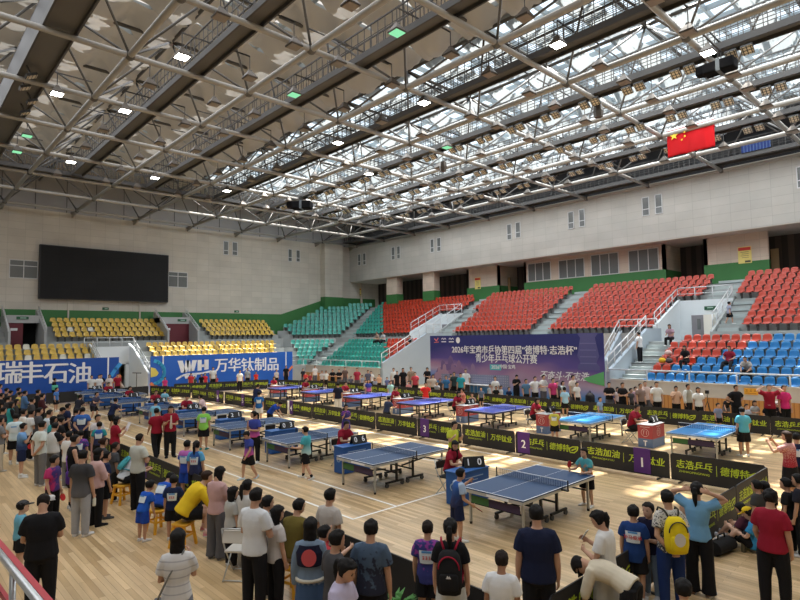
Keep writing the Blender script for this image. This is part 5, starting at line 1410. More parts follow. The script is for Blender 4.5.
def person(px, py, h, fa, pose, hair, shirt, bottom, label, sleeve='s', shoes=(0.6, 0.6, 0.6), skin=0, w=1.0, female=False, foot=None, at=None, yaw=None, base_z=0.0,
           hy=0, hp=None, hem=None, group=None, sleevecol=None, bib=None, cap=None, hairmat=None, socks=None, loose=1.0, mods=None, belt=None, face=None, hide_legs=False):
    ps = dict(POSE[pose])
    if mods: ps.update(mods)
    hh = min(0.235, max(0.185, 0.225 - 0.05 * (1.7 - h)))
    H = h
    lean = R(ps.get('lean', 0)); curl = R(ps.get('curl', 0))
    hpp = R((ps.get('hp', 0) if hp is None else hp)); hyy = R(-hy)
    T = 0.48 * H - hh
    th = {1: dirv(ps.get('th', (.045, 0, -1))), -1: dirv(ps.get('thl', ps.get('th', (.045, 0, -1))))}
    sh = {1: dirv(ps.get('sh', (.0, -.02, -1))), -1: dirv(ps.get('shl', ps.get('sh', (.0, -.02, -1))))}
    sx = lambda v, s: V(v.x * s, v.y, v.z)
    hipx = 0.052 * H * (1.05 if female else 1)
    p0 = V(0, 0, 0.50 * H)
    legs = {}
    for s in (1, -1):
        j = p0 + V(s * hipx, 0, 0); k = j + sx(th[s], s) * (0.245 * H); a = k + sx(sh[s], s) * (0.215 * H)
        legs[s] = [j, k, a]
    if 'sit' in ps:
        dz = ps['sit'] + 0.075 * H * w - p0.z
        if ps['sit'] > 0.2:
            low = min(legs[s][2].z for s in legs) + dz - 0.04 * H
            if low > 0.0: pass
    else:
        dz = -(min(legs[s][2].z for s in legs) - 0.04 * H)
    p0 = p0 + V(0, 0, dz)
    for s in legs: legs[s] = [q + V(0, 0, dz) for q in legs[s]]
    s1 = V(0, math.sin(lean), math.cos(lean)); s2 = V(0, math.sin(lean + curl), math.cos(lean + curl))
    mid = p0 + s1 * (T * .5); nb = mid + s2 * (T * .5)
    def spine(t):
        if t <= .5: return p0 + s1 * (T * t), V(0, s1.z, -s1.y)
        return mid + s2 * (T * (t - .5)), V(0, s2.z, -s2.y)
    na = lean + curl * 0.8 + hpp * 0.35
    nd = V(0, math.sin(na) * 0.8 + 0.12, math.cos(na)).normalized()
    if lean + curl > 1.0: nd = V(0, math.sin(lean + curl * .6), math.cos(lean + curl * .6))
    nt_ = nb + nd * (0.04 * H)
    # head frame
    ha = hpp + (lean + curl) * (0.35 if lean + curl < 0.9 else 0.75)
    HM = Matrix.Rotation(hyy, 3, 'Z') @ Matrix.Rotation(-ha, 3, 'X')
    hu = HM @ V(0, 0, 1); hf = HM @ V(0, 1, 0); hr = HM @ V(1, 0, 0)
    hb = nt_ - hu * (0.02 * H) + hf * (0.02 * H)
    def hp_(x, y, t): return hb + hr * (x * hh) + hf * (y * hh) + hu * (t * hh)
    top = hb + hu * hh
    # position of the whole figure
    if at is not None: base = V(at[0], at[1], base_z)
    elif foot is not None: base = at_z(foot[0], foot[1], base_z)
    else: base = at_z(px, py, base_z + max(top.z, (nb.z + 0.06 if lean > 1 else 0)))
    base.z = base_z
    if yaw is None:
        az = math.atan2(base.y, base.x) - R(fa); rz = az - math.pi / 2
    else: rz = R(yaw)
    RZ = Matrix.Rotation(rz, 3, 'Z')
    if at is None and foot is None:
        off = RZ @ V(top.x, top.y, 0); base = base - off; base.z = base_z
    dist = (base - V(0, 0, CAM_H)).length
    vox = 0.0105 if dist < 12 else (0.015 if dist < 20 else 0.024)
    near = dist < 12.5
    t = thing('person', label, 'person', base, rz, group)
    sk = SKIN[skin]
    def fin(name, mb, m, voxel, smooth=3, rm=True):
        o = mb.build(name, m, t, True)
        if rm:
            r = o.modifiers.new('r', 'REMESH'); r.mode = 'VOXEL'; r.voxel_size = voxel
            sm = o.modifiers.new('s', 'SMOOTH'); sm.iterations = smooth; sm.factor = 0.5
            _pending.append(o)
        return o
    def ell(c, r_, f_, a, b, n=14, bk=None):
        out = []
        for i in range(n):
            q = 2 * math.pi * i / n; si = math.sin(q)
            out.append(c + r_ * (a * math.cos(q)) + f_ * ((b if si > 0 or bk is None else bk) * si))
        return out
    X = V(1, 0, 0)
    ww = w * (0.94 if female else 1.0)
    TR = [(-.10, .055, .045), (-.04, .086, .066), (.05, .094 + (.004 if female else 0), .070), (.2, .088, .064), (.38, .080 - (.006 if female else 0), .058), (.6, .092, .063), (.76, .100, .061), (.87, .092, .053), (.945, .060, .044), (1.0, .036, .036)]
    def trad(tt):
        for (a, b) in zip(TR, TR[1:]):
            if a[0] <= tt <= b[0]:
                k = (tt - a[0]) / (b[0] - a[0]); return (a[1] + (b[1] - a[1]) * k) * H * ww, (a[2] + (b[2] - a[2]) * k) * H * w
        return TR[-1][1] * H, TR[-1][2] * H
    # arms
    shw = (0.098 if not female else 0.090) * H * (0.6 + 0.4 * w)
    arms = {}
    for s in (1, -1):
        c, f_ = spine(.845)
        j = c + X * (s * shw)
        ua = dirv(ps['ua'] if s > 0 or 'ual' not in ps else ps['ual']); fo = dirv(ps['fa'] if s > 0 or 'fal' not in ps else ps['fal'])
        e = j + sx(ua, s) * (0.172 * H); wv = e + sx(fo, s) * (0.145 * H)
        arms[s] = (j, e, wv, sx(fo, s))
    # ---- body
    b = MB()
    b.loft([ell(*((lambda c: (c[0], X, c[1]))(spine(tt))), a * H * ww, bb * H * w) for tt, a, bb in TR])
    b.loft([ell(nb - nd * 0.03 * H, X, V(0, nd.z, -nd.y), .036 * H, .036 * H, 10), ell(nt_ + nd * .035 * H, X, V(0, nd.z, -nd.y), .031 * H, .033 * H, 10)])
    b.loft([ell(hp_(0, 0, tt), hr, hf, a * hh, f1 * hh, 18, b1 * hh) for tt, a, f1, b1 in HEAD_R])
    HMx = Matrix((hr, hf, hu)).transposed()
    b.sphere(hp_(0, .41, .38), .045 * hh, .075 * hh, .075 * hh, 8, 6, HMx); b.sphere(hp_(0, .385, .46), .03 * hh, .045 * hh, .1 * hh, 8, 6, HMx)
    b.sphere(hp_(0, .385, .19), .085 * hh, .04 * hh, .05 * hh, 8, 6, HMx)
    for s in (1, -1): b.sphere(hp_(s * .335, -.03, .42), .035 * hh, .075 * hh, .12 * hh, 8, 6, HMx)
    mr = vox * 0.62
    k_ = (0.92 if female else 1.0) * (0.7 + 0.3 * w)
    for s in (1, -1):
        j, e, wv, fd = arms[s]
        b.path([j - X * (s * .02 * H), j, j + (e - j) * .5, e, e + (wv - e) * .3, wv], [.034 * H * k_, .035 * H * k_, .029 * H * k_, .025 * H * k_, .026 * H * k_, .0175 * H], 9)
        n = V(-s, 0.25, 0.1); n = (n - fd * n.dot(fd)).normalized(); lat = fd.cross(n).normalized()
        pl = .058 * H
        b.loft([ell(wv - fd * .01 * H, lat, n, .017 * H, .014 * H, 8), ell(wv + fd * pl * .4, lat, n, .024 * H, max(mr, .011 * H), 8), ell(wv + fd * pl, lat, n, .023 * H, max(mr, .009 * H), 8)])
        cd = (fd + n * .55).normalized(); cd2 = (fd * .5 + n).normalized()
        if dist < 20:
            for i, L_f in enumerate((.036, .041, .039, .031)):
                r0 = wv + fd * (pl * .9) + lat * ((i - 1.5) * .0132 * H)
                b.path([r0, r0 + cd * (L_f * .55 * H), r0 + cd * (L_f * .55 * H) + cd2 * (L_f * .5 * H)], max(.0052 * H, mr * .9), 6)
            tl = lat * (1 if lat.dot(V(0, 1, .3)) > 0 else -1)
            r0 = wv + fd * (pl * .25) + tl * (.018 * H)
            b.path([r0, r0 + (fd * .7 + tl * .6 + n * .3).normalized() * (.03 * H), r0 + (fd * .9 + tl * .45 + n * .6).normalized() * (.05 * H)], max(.0062 * H, mr), 6)
        else:
            b.loft([ell(wv + fd * pl * .9, lat, n, .022 * H, .011 * H, 8), ell(wv + fd * pl * .9 + cd * .04 * H, lat, n, .016 * H, .010 * H, 8)])
    for s in (1, -1):
        j, k, a = legs[s]
        b.path([j + V(0, 0, .02 * H), j + (k - j) * .15, j + (k - j) * .55, k, k + (a - k) * .3, k + (a - k) * .7, a, a + (a - k).normalized() * .015 * H], [q * H * (0.75 + .25 * w) for q in (.052, .055, .048, .036, .036, .027, .021, .022)], 10)
        fdir = V(s * .18, 1, 0).normalized()
        if pose == 'floor': fdir = V(s * .1, .8, .35).normalized()
        b.loft([ell(a + fdir * (q * H) - V(0, 0, zz * H), fdir.cross(V(0, 0, 1)), V(0, 0, 1), a_ * H, b_ * H, 8) for q, zz, a_, b_ in ((-.03, .018, .016, .018), (.02, .014, .022, .022), (.07, .024, .025, .013), (.11, .029, .02, .009))])
    fin('body', b, sk, vox, 3)
    # face
    if (face or (dist < 15 and abs(fa + hy) > 50)) and dist < 30:
        for s in (1, -1): MB().sphere(hp_(s * .15, .36, .485), .055 * hh, .03 * hh, .028 * hh, 8, 6, HMx).build('eye', EYE, t, True)
        for s in (1, -1): MB().sphere(hp_(s * .15, .378, .575), .075 * hh, .022 * hh, .016 * hh, 8, 6, HMx).build('eyebrow', HAIR, t, True)
        MB().sphere(hp_(0, .41, .185), .075 * hh, .03 * hh, .022 * hh, 8, 6, HMx).build('mouth', LIP, t, True)
    # ---- hair
    hm = hairmat or HAIR
    if hair != 'bald':
        hb_ = MB(); rings = []
        thin = hair == 'buzz'
        g1 = 1.065 if thin else 1.11; ad = 0.0 if thin else (.03 if hair in ('bowl', 'bob', 'long', 'bun') else .018)
        fringe = hair in ('bowl', 'bob', 'long')
        start = .30 if hair in ('short', 'buzz', 'bowl') else .22
        hl = .70 if fringe else .76
        for tt, fr in ((start, .02), (.42, .03), (.52, .06), (.62, .14), (hl, .30), (hl + .06, None), (.86, None), (.95, None), (1.03 if not thin else 1.02, None)):
            a, f1, b1 = None, None, None
            for (u, v_) in zip(HEAD_R, HEAD_R[1:]):
                if u[0] <= min(tt, .984) <= v_[0]:
                    kk = (min(tt, .984) - u[0]) / (v_[0] - u[0]); a, f1, b1 = [u[i] + (v_[i] - u[i]) * kk for i in (1, 2, 3)]
            if tt > .984: a, f1, b1 = a * .8, f1 * .8, b1 * .8
            a = a * g1 + ad; b1 = b1 * g1 + ad * 1.5; f1 = f1 * (g1 + .02) + ad
            if fr is not None: f1 = fr
            rings.append(ell(hp_(0, 0, tt), hr, hf, a * hh, f1 * hh, 18, b1 * hh))
        hb_.loft(rings)
        dn = V(0, 0, -1)
        if hair in ('long', 'bob'):
            L_ = {'long': 1.25, 'bob': .38}[hair]
            c0 = hp_(0, -.10, .42)
            bkd = (hf * -1); bkd.z = 0; bkd.normalize() if bkd.length > .01 else None
            st = []
            for q, a, f1, b1 in ((0, .37, .06, .40), (.25, .39, .05, .40), (.6, .385, .03, .36), (.85, .36, .0, .32), (1, .30, -.02, .26)):
                c = c0 + dn * (q * (L_ + .35) * hh) + bkd * (.02 * q * hh)
                st.append(ell(c, hr, hf, a * hh, max(f1, .01) * hh, 16, b1 * hh))
            hb_.loft(st)
        if hair == 'pony':
            r0 = hp_(0, -.44, .68); bk = -hf
            hb_.path([r0, r0 + bk * .16 * hh + dn * .02 * hh, r0 + bk * .26 * hh + dn * .30 * hh, r0 + bk * .24 * hh + dn * .75 * hh, r0 + bk * .18 * hh + dn * 1.25 * hh], [.09 * hh, .13 * hh, .16 * hh, .13 * hh, .03 * hh], 9)
        if hair in ('bun', 'topbun'):
            hb_.sphere(hp_(0, -.50, .62) if hair == 'bun' else hp_(0, -.36, .98), .2 * hh, .17 * hh, .18 * hh, 12, 8)
        fin('hair', hb_, HAIRZ if (thin and hairmat is None) else hm, vox, 1, rm=dist < 14)
    if cap is not None:
        c_ = MB(); c_.loft([ell(hp_(0, -.02, tt), hr, hf, a * hh, f1 * hh, 18, b1 * hh) for tt, a, f1, b1 in ((.66, .39, .45, .50), (.80, .38, .44, .49), (.93, .30, .34, .38), (1.05, .14, .16, .18), (1.07, .03, .03, .03))])
        c_.loft([[hp_(x, y, .70 - dz_ - .05 * abs(x)) for x, y in ((-.28, .38), (.28, .38), (.24, .66), (.1, .80), (-.1, .80), (-.24, .66))] for dz_ in (0, .04)])
        c_.build('cap', cloth(cap, 'cap_cloth'), t, True)
    # ---- clothes
    inf = 0.011 + vox * 0.35
    shm = cloth(shirt)
    if hem is None: hem = -.02 if h > 1.5 else -.10
    sb_ = MB(); rr = []
    ts = [hem] + [q for q in (-.04, .05, .2, .38, .6, .76, .87, .945) if q > hem + .03] + [1.0]
    for tt in ts:
        c, f_ = spine(tt); a, bb = trad(max(tt, -.04))
        if tt < .05: a *= 1.04; bb *= 1.06
        lo = 1.0 + 0.10 * loose * (1 - max(0, min(1, (tt - .55) / .4)))
        ex = (inf if tt < .7 else inf * 1.25) if tt < .98 else inf * .6
        rr.append(ell(c, X, f_, a * lo + ex, bb * lo + ex * 1.1, 16))
    sb_.loft(rr)
    sl = {'s': .62, 'n': .12, 'l': 2.0, 'e': 1.25}[sleeve]
    tgt = sb_ if sleevecol is None else MB()
    for s in (1, -1):
        j, e, wv, fd = arms[s]
        r0 = (.0385 * k_ * H + inf * 1.0) * (1 + .05 * loose)
        if sl <= 1:
            q = j + (e - j) * sl
            if sleeve == 'n': tgt.path([j - X * (s * .04 * H), j - X * (s * .005 * H)], [r0, r0 * .98], 10)
            else: tgt.path([j - X * (s * .05 * H) + s2 * (.008 * H), j - X * (s * .01 * H), j + (e - j) * .25, q], [r0 * .95, r0, r0 * 1.0, r0 * 1.05], 10)
        else:
            q = e + (wv - e) * min(.96, sl - 1)
            tgt.path([j - X * (s * .05 * H) + s2 * (.008 * H), j - X * (s * .01 * H), j + (e - j) * .5, e, q], [r0 * .95, r0, r0 * .95, r0 * .86, r0 * .70], 10)
    so_ = fin('shirt', sb_, shm, vox * 1.15, 3)
    if sleevecol is not None: fin('sleeves', tgt, cloth(sleevecol), vox * 1.15, 2)
    kind, bc = bottom
    bm_ = cloth(bc, 'trouser_fabric')
    if not hide_legs:
        pb = MB(); top_t = .17
        pr = []
        for tt in (-.13, -.07, .0, .08, top_t):
            c, f_ = spine(tt) if tt >= 0 or 'sit' not in ps else (p0 + s1 * (T * tt), V(0, s1.z, -s1.y))
            a, bb = trad(max(tt, -.09)); pr.append(ell(c, X, f_, a * 1.02 + inf * .8, bb * 1.04 + inf * .8, 14))
        if kind == 'k':
            pr = []
            for tt, m_ in ((.17, 1.0), (.05, 1.08), (-.15, 1.2), (-.45, 1.34), (-.72 if belt != 'long' else -1.15, 1.5)):
                c = p0 + V(0, 0, T * tt) if tt < 0 else spine(tt)[0]; a, bb = trad(max(tt, .03)); pr.append(ell(c, X, V(0, 1, 0), a * m_ + inf, bb * m_ * 1.05 + inf, 14))
            pb.loft(pr)
        else:
            pb.loft(pr)
            for s in (1, -1):
                j, k, a = legs[s]; f0 = (.75 + .25 * w); lo = loose
                if kind == 's':
                    q = j + (k - j) * .80
                    pb.path([j + V(0, 0, .02 * H), j + (k - j) * .15, j + (k - j) * .5, q], [(.053 * f0) * H + inf * .7, (.058 * f0) * H + inf, (.056 * f0 + .004 * lo) * H + inf, (.054 * f0 + .008 * lo) * H + inf], 11)
                else:
                    en = {'t': (.042, .040, .036, .034), 'f': (.047, .047, .05, .056), 'j': (.041, .038, .032, .028)}[kind]
                    q = a + (a - k).normalized() * (.012 * H)
                    pb.path([j + V(0, 0, .02 * H), j + (k - j) * .15, j + (k - j) * .55, k, k + (a - k) * .3, k + (a - k) * .7, q], [u * H * f0 + inf * .8 for u in (.052, .057, .051, en[0], en[1], en[2], en[3])], 11)
        fin({'t': 'trousers', 'f': 'trousers', 'j': 'jeans', 's': 'shorts', 'k': 'skirt'}[kind], pb, bm_, vox * 1.15, 2)
        if belt and belt != 'long':
            c, f_ = spine(.13); a, bb = trad(.13); BR = [ell(c + s1 * q, X, f_, a * 1.16 + inf + .012, bb * 1.18 + inf + .012, 20) for q in (-.018, .018)]
            MB().loft(BR).build('belt', cloth(belt, 'belt'), t, True)
        for s in (1, -1):
            j, k, a = legs[s]
            fdir = V(s * .18, 1, 0).normalized(); up = V(0, 0, 1)
            if pose == 'floor': fdir = V(s * .1, .8, .35).normalized(); up = V(0, -.4, .9).normalized()
            if pose == 'walk' and s < 0: fdir = V(s * .15, .9, -.45).normalized(); up = V(0, .45, .9).normalized()
            lat = fdir.cross(up).normalized()
            sm_ = MB(); base_ = a - up * (.040 * H)
            prof = [(-.038, .014, .040), (-.028, .021, .050), (.0, .023, .052), (.035, .026, .044), (.075, .030, .030), (.105, .028, .024), (.122, .018, .018)]
            rings = []
            for q, hw, ht in prof:
                c = base_ + fdir * (q * H)
                rings.append([c + lat * (x * hw * H) + up * (z * ht * H) for x, z in ((-1, 0), (-1.05, .3), (-.85, .75), (-.4, 1), (.4, 1), (.85, .75), (1.05, .3), (1, 0))])
            sm_.loft(rings)
            sho = sm_.build('shoe', cloth(shoes, 'shoe'), t, True)
            if near:
                so2 = MB(); so2.loft([[base_ + fdir * (q * H) + lat * (x * hw * H * 1.08) + up * z for x, z in ((-1, 0.0), (-1, .022), (1, .022), (1, 0.0))] for q, hw, ht in prof])
                so2.build('sole', mat('shoe_sole_white', (0.6, 0.6, 0.58), 0.6), sho)
            if socks is not None:
                MB().path([a + (k - a).normalized() * (.05 * H), a - up * (.005 * H)], [.0275 * H, .027 * H], 10).build('sock', cloth(socks, 'sock'), t, True)
    # number bib on the back
    if bib is not None:
        bb_ = MB(); cols = 7; vs = []
        wdt = 0.62
        for lay in (0.012, 0.017):
            for tt in (.40, .52, .64, .76):
                c, f_ = spine(tt); a, bq = trad(tt); lo = 1.0 + 0.10 * loose * (1 - max(0, min(1, (tt - .55) / .4)))
                for i in range(cols):
                    an = -math.pi / 2 + (i / (cols - 1) - .5) * 2 * wdt
                    vs.append(c + X * ((a * lo + inf + lay) * math.cos(an)) + f_ * ((bq * lo + inf * 1.1 + lay) * math.sin(an)))
        nr = 4; fs_ = []
        for r_ in range(nr - 1):
            for i in range(cols - 1):
                q = r_ * cols + i; fs_.append((q, q + 1, q + cols + 1, q + cols)); q += nr * cols; fs_.append((q + cols, q + cols + 1, q + 1, q))
        bo = bb_.add(vs, fs_).build('number_bib', mat('bib_white', (0.66, 0.74, 0.80), 0.7), t)
        c, f_ = spine(.57); a, bq = trad(.57)
        u_ = s2 if True else s1
        M_ = plane_frame(c - f_ * (bq * 1.1 + inf * 1.1 + .019), (1, 0, 0), u_)
        if bib == '~':
            gq = MB()
            for k in (-1, 0, 1):
                for (x0, z0, x1, z1) in ((-.011, .012, .011, .012), (-.009, -.002, .012, -.002), (0, .016, 0, -.016), (-.010, -.014, .011, -.012)): ribbon(gq, M_, [((k * .03 + x0) * H, z0 * H), ((k * .03 + x1) * H, z1 * H)], .0045 * H, .002)
            gq.build('bib_lettering', mat('bib_red', (0.55, 0.05, 0.05), 0.6), bo)
        elif bib != '-':
            lettering('bib_lettering', bib, 0.075 * H * .5 + .012, mat('bib_red', (0.55, 0.05, 0.05), 0.6), bo, M_, bold=0.002, extrude=0.001)
        gq = MB(); c, f_ = spine(.73); a, bq = trad(.73); M2 = plane_frame(c - f_ * (bq * 1.08 + inf * 1.1 + .018), (1, 0, 0), u_)
        poly_plate(gq, M2, [(-.048 * H, -.010 * H), (.048 * H, -.010 * H), (.048 * H, .010 * H), (-.048 * H, .010 * H)], .002); gq.build('bib_header', mat('bib_blue', (0.10, 0.30, 0.62), 0.7), bo)
    MW = Matrix.Translation(base) @ Matrix.Rotation(rz, 4, 'Z')
    info = dict(obj=t, M=MW, hand={s: MW @ (arms[s][2] + arms[s][3] * (.05 * H)) for s in arms}, fore={s: RZ @ arms[s][3] for s in arms}, spine=lambda tt: (MW @ spine(tt)[0], RZ @ spine(tt)[1]), rz=rz, H=H, trad=trad, dist=dist, s2=RZ @ s2, inf=inf)
    return info
def finish_people():
    dg = bpy.context.evaluated_depsgraph_get()
    for o in _pending:
        me = bpy.data.meshes.new_from_object(o.evaluated_get(dg))
        me.polygons.foreach_set('use_smooth', [True] * len(me.polygons))
        if o.name.startswith('hair'):
            for v in me.vertices: v.co += v.normal * (0.004 + 0.006 * noise.noise(v.co * 28.0) + 0.003 * noise.noise(v.co * 70.0))
        o['_m'] = 1
        old = o.data
        o.modifiers.clear(); o.data = me; me.name = o.name
        bpy.data.meshes.remove(old); del o['_m']
    _pending.clear()

# ---- things people hold or wear
def bat(inf, s, label, red=True, tilt=None):
    h = inf['hand'][s]; d = inf['fore'][s] if tilt is None else Vector(tilt).normalized()
    t = thing('table_tennis_bat', label, 'bat', h)
    sd = d.cross(V(0, 0, 1)); sd = sd.normalized() if sd.length > .05 else V(1, 0, 0)
    n = sd.cross(d).normalized()
    M = Matrix((sd, d, n)).transposed()
    for k, (c, z0) in enumerate((((0.55, 0.02, 0.02) if red else (0.02, 0.02, 0.02), 0.001), ((0.02, 0.02, 0.02) if red else (0.5, 0.02, 0.02), -0.007))):
        mb = MB(); ring = [(0.076 * math.cos(a), 0.125 + 0.08 * math.sin(a)) for a in [2 * math.pi * i / 20 for i in range(20)]]
        mb.loft([[M @ V(x, y, z) for x, y in ring] for z in (z0, z0 + 0.006)]); mb.build('rubber_face', mat('bat_rubber', c, 0.5), t)
    mb = MB(); mb.bar(M @ V(0, -0.05, 0), M @ V(0, 0.06, 0), 0.028, 0.022); mb.build('handle', mat('bat_handle_wood', (0.4, 0.22, 0.1), 0.5), t)
    return t
def phone(inf, s, label, white=False, up=None):
    h = inf['hand'][s]; d = inf['fore'][s]
    t = thing('mobile_phone', label, 'phone', h)
    mb = MB(); u = (V(0, 0, 1) * .8 - inf['M'].to_3x3() @ V(0, .5, 0)).normalized() if up is None else Vector(up).normalized()
    sd = inf['M'].to_3x3() @ V(1, 0, 0); n = sd.cross(u).normalized(); sd = u.cross(n).normalized()
    M = Matrix((sd, n, u)).transposed()
    mb.box(*(u * .05), .075, .009, .155, M); o = mb.build('case', mat('phone_white', (.7, .7, .7), .4) if white else mat('phone_black', (.02, .02, .022), .3), t)
    MB().box(*(u * .05 + n * .0055 * (1)), .066, .002, .14, M).build('screen', mat('phone_screen', (.05, .06, .08), .2), t)
    return t
def backpack(inf, label, col, trim, hgt=.42, wid=.28, dep=.15, emblem=None, strap=True, drop=.86):
    c, f = inf['spine'](drop); a, b = inf['trad'](.6); u = inf['s2']; sd = f.cross(u).normalized() * -1
    sd = inf['M'].to_3x3() @ V(1, 0, 0)
    off = b * 1.12 + inf['inf'] * 1.1 + .01
    t = thing('backpack', label, 'backpack', c - f * off)
    def P_(x, y, z): return sd * x - f * y + u * z
    mb = MB(); rings = []
    for z, k in ((0.02, .55), (-.03, .82), (-hgt * .35, 1.0), (-hgt * .75, 1.02), (-hgt, .9), (-hgt - .02, .7)):
        rings.append([P_(wid / 2 * k * x, dep * (.5 + .5 * y) * (k if y > 0 else 1) , z) for x, y in ((-.8, -1), (.8, -1), (1, -.6), (1, .4), (.7, 1), (-.7, 1), (-1, .4), (-1, -.6))])
    mb.loft(rings); o = mb.build('pack_body', cloth(col, 'pack_fabric'), t, True)
    mb = MB(); rings = []
    for z, k in ((-hgt * .45, .8), (-hgt * .5, .95), (-hgt * .85, .95), (-hgt * .92, .8)):
        rings.append([P_(wid / 2 * .8 * k * x, dep * (.9 + .28 * y * k), z) for x, y in ((-1, -1), (1, -1), (1, .4), (.75, 1), (-.75, 1), (-1, .4))])
    mb.loft(rings); mb.build('front_pocket', cloth(col, 'pack_fabric'), t, True)
    tr = MB(); tr.path([P_(wid * .42 * math.cos(q), dep * .93, -hgt * .35 + hgt * .32 * math.sin(q)) for q in [math.pi * i / 10 for i in range(11)]], .009, 6); tr.build('zip_trim', cloth(trim, 'pack_trim'), t, True)
    if strap:
        for s in (1, -1):
            q = MB(); q.path([P_(s * .06, -.0, -.0), P_(s * .085, -.02, .06), P_(s * .105, -off * .55, .095), P_(s * .12, -off * 1.5, .085), P_(s * .13, -off * 2.05, -.05), P_(s * .14, -off * 1.75, -.2), P_(s * .15, -off * .7, -hgt * .75), P_(s * .13, .02, -hgt * .85)], .014, 6)
            q.build('strap', cloth(trim, 'pack_trim'), t, True)
    if emblem:
        q = MB(); poly_plate(q, Matrix.Translation(P_(0, dep * 1.1 + .01, -hgt * .55)) @ Matrix((sd, u, sd.cross(u))).transposed().to_4x4(), emblem[1], .004); q.build('emblem', mat('pack_emblem', emblem[0], .6), t)
    return t
def shoulder_bag(inf, s, label, col, size=(.26, .09, .22), z=.50, strapcol=None):
    H = inf['H']; R3 = inf['M'].to_3x3(); o_ = inf['M'].translation
    c = inf['M'] @ V(s * (.105 * H + size[1] * .6), 0.0, z * H)
    t = thing('shoulder_bag', label, 'bag', c)
    mb = MB(); rings = []
    for zz, k in ((-size[2] / 2, .85), (-size[2] / 2 + .03, 1), (size[2] / 2 - .03, 1), (size[2] / 2, .9)):
        rings.append([R3 @ V(size[1] / 2 * k * x, size[0] / 2 * k * y, zz) for x, y in ((-1, -.8), (-.8, -1), (.8, -1), (1, -.8), (1, .8), (.8, 1), (-.8, 1), (-1, .8))])
    mb.loft(rings); mb.build('bag_body', cloth(col, 'bag_fabric'), t, True)
    sh_, f = inf['spine'](.93)
    q = MB(); e = sh_ - inf['M'].to_3x3() @ V(s * .05 * H, 0, 0) + V(0, 0, .015 + .02 * H) - c
    a, b = inf['trad'](.5); yb_ = b * 1.15 + inf['inf'] + .012
    for sg in (-1, 1):
        m_ = inf['spine'](.55)[0] + R3 @ V(s * .05 * H, sg * yb_, 0) - c
        q.path([R3 @ V(0, sg * size[0] * .42, size[2] / 2), m_, e + R3 @ V(0, sg * .045, 0), e + V(0, 0, .012)], .011, 6)
    q.build('strap', cloth(strapcol or col, 'bag_strap'), t, True)
    return t
# ---------------------------------------------------------------- the people, from the near crowd to the far stands
BLK = (0.010, 0.010, 0.012); NVY = (0.012, 0.018, 0.055); WHT = (0.66, 0.66, 0.64); GRY = (0.16, 0.16, 0.165); LGR = (0.42, 0.42, 0.40); CRM = (0.27, 0.012, 0.030); DGR = (0.06, 0.06, 0.065)
BLU = (0.015, 0.06, 0.36); LBL = (0.20, 0.42, 0.62); CYN = (0.10, 0.46, 0.52); TEAL = (0.03, 0.28, 0.30); BEI = (0.50, 0.43, 0.31); PNK = (0.52, 0.30, 0.28); RED = (0.60, 0.03, 0.03); YEL = (0.70, 0.48, 0.02)
PUR = (0.08, 0.03, 0.20); MAG = (0.50, 0.05, 0.25); OLV = (0.14, 0.11, 0.025); PCH = (0.62, 0.36, 0.26); LAV = (0.46, 0.42, 0.56); SKB = (0.10, 0.28, 0.50)
PURPNK = two_tone('purple_to_pink_dye', (0.55, 0.08, 0.30), (0.03, 0.05, 0.30), .1, .55, 'z', .35, 5)
NVYBLU = two_tone('navy_blue_dye', (0.012, 0.018, 0.07), (0.02, 0.10, 0.36), .3, .9, 'z', .5, 4)
GALAXY = two_tone('purple_galaxy_print', (0.025, 0.03, 0.17), (0.26, 0.04, 0.28), .80, 1.05, 'z', 3.0, 9)
CAMO = two_tone('blue_mottled_print', (0.010, 0.014, 0.035), (0.05, 0.085, 0.14), .42, .62, 'z', 2.2, 8)
ORBL = two_tone('orange_teal_print', (0.60, 0.22, 0.06), (0.06, 0.32, 0.36), .45, .60, 'z', 1.4, 4)
PURRED = two_tone('purple_red_print', (0.05, 0.02, 0.15), (0.42, 0.02, 0.12), .55, .75, 'x', 1.6, 4)
FLORAL = two_tone('grey_flower_print', (0.05, 0.05, 0.055), (0.55, 0.53, 0.48), .47, .53, 'z', 6.0, 22)
PLAID = stripe_mat('plaid_cloth', (0.45, 0.28, 0.32), (0.20, 0.16, 0.25), 9, 'z', .35)
STRIPE = stripe_mat('pale_striped_knit', (0.62, 0.61, 0.60), (0.42, 0.42, 0.44), 6, 'z', .16)
DENIM = (0.045, 0.085, 0.17); DENIML = (0.16, 0.22, 0.30)
GB = two_tone('light_to_navy_dye', (0.012, 0.03, 0.10), (0.14, 0.30, 0.56), .25, .75, 'z', .3, 4)
WBLK = two_tone('grey_fade_dye', (0.10, 0.10, 0.11), (0.03, 0.03, 0.034), .15, .7)
p = person
L_CROWD = 'spectators along the left side'
# ---- bottom left
i = p(44, 494, 1.73, 6, 'phone', 'buzz', BLK, ('t', BLK), 'man in plain black tee seen from behind, near the red rail', w=1.14, skin=0)
i = p(23.5, 500.5, 1.20, 78, 'stand', 'short', (0.14, 0.40, 0.55), ('s', BLK), 'small boy in light blue tee and dark cap beside man in black', cap=DGR, skin=1, hy=8)
i = p(-6, 488, 1.62, 62, 'stoop', 'short', NVY, ('t', LGR), 'person in navy bending forward at the left edge under a blue pack')
backpack(i, 'bright blue backpack on the bending person at the left edge', (0.02, 0.09, 0.42), (0.02, 0.05, 0.2), .40, .30, .13)
i = p(55, 455.5, 1.42, 128, 'paddle', 'short', PURRED, ('t', BLK), 'boy in purple and magenta shirt holding a red bat', skin=0, hy=-40, sleeve='s')
bat(i, -1, 'red bat in the hand of the boy in purple and magenta')
c_ = i['hand'][1]; t = thing('white_cap', 'crumpled white cap held by the boy in purple and magenta', 'cap', c_)
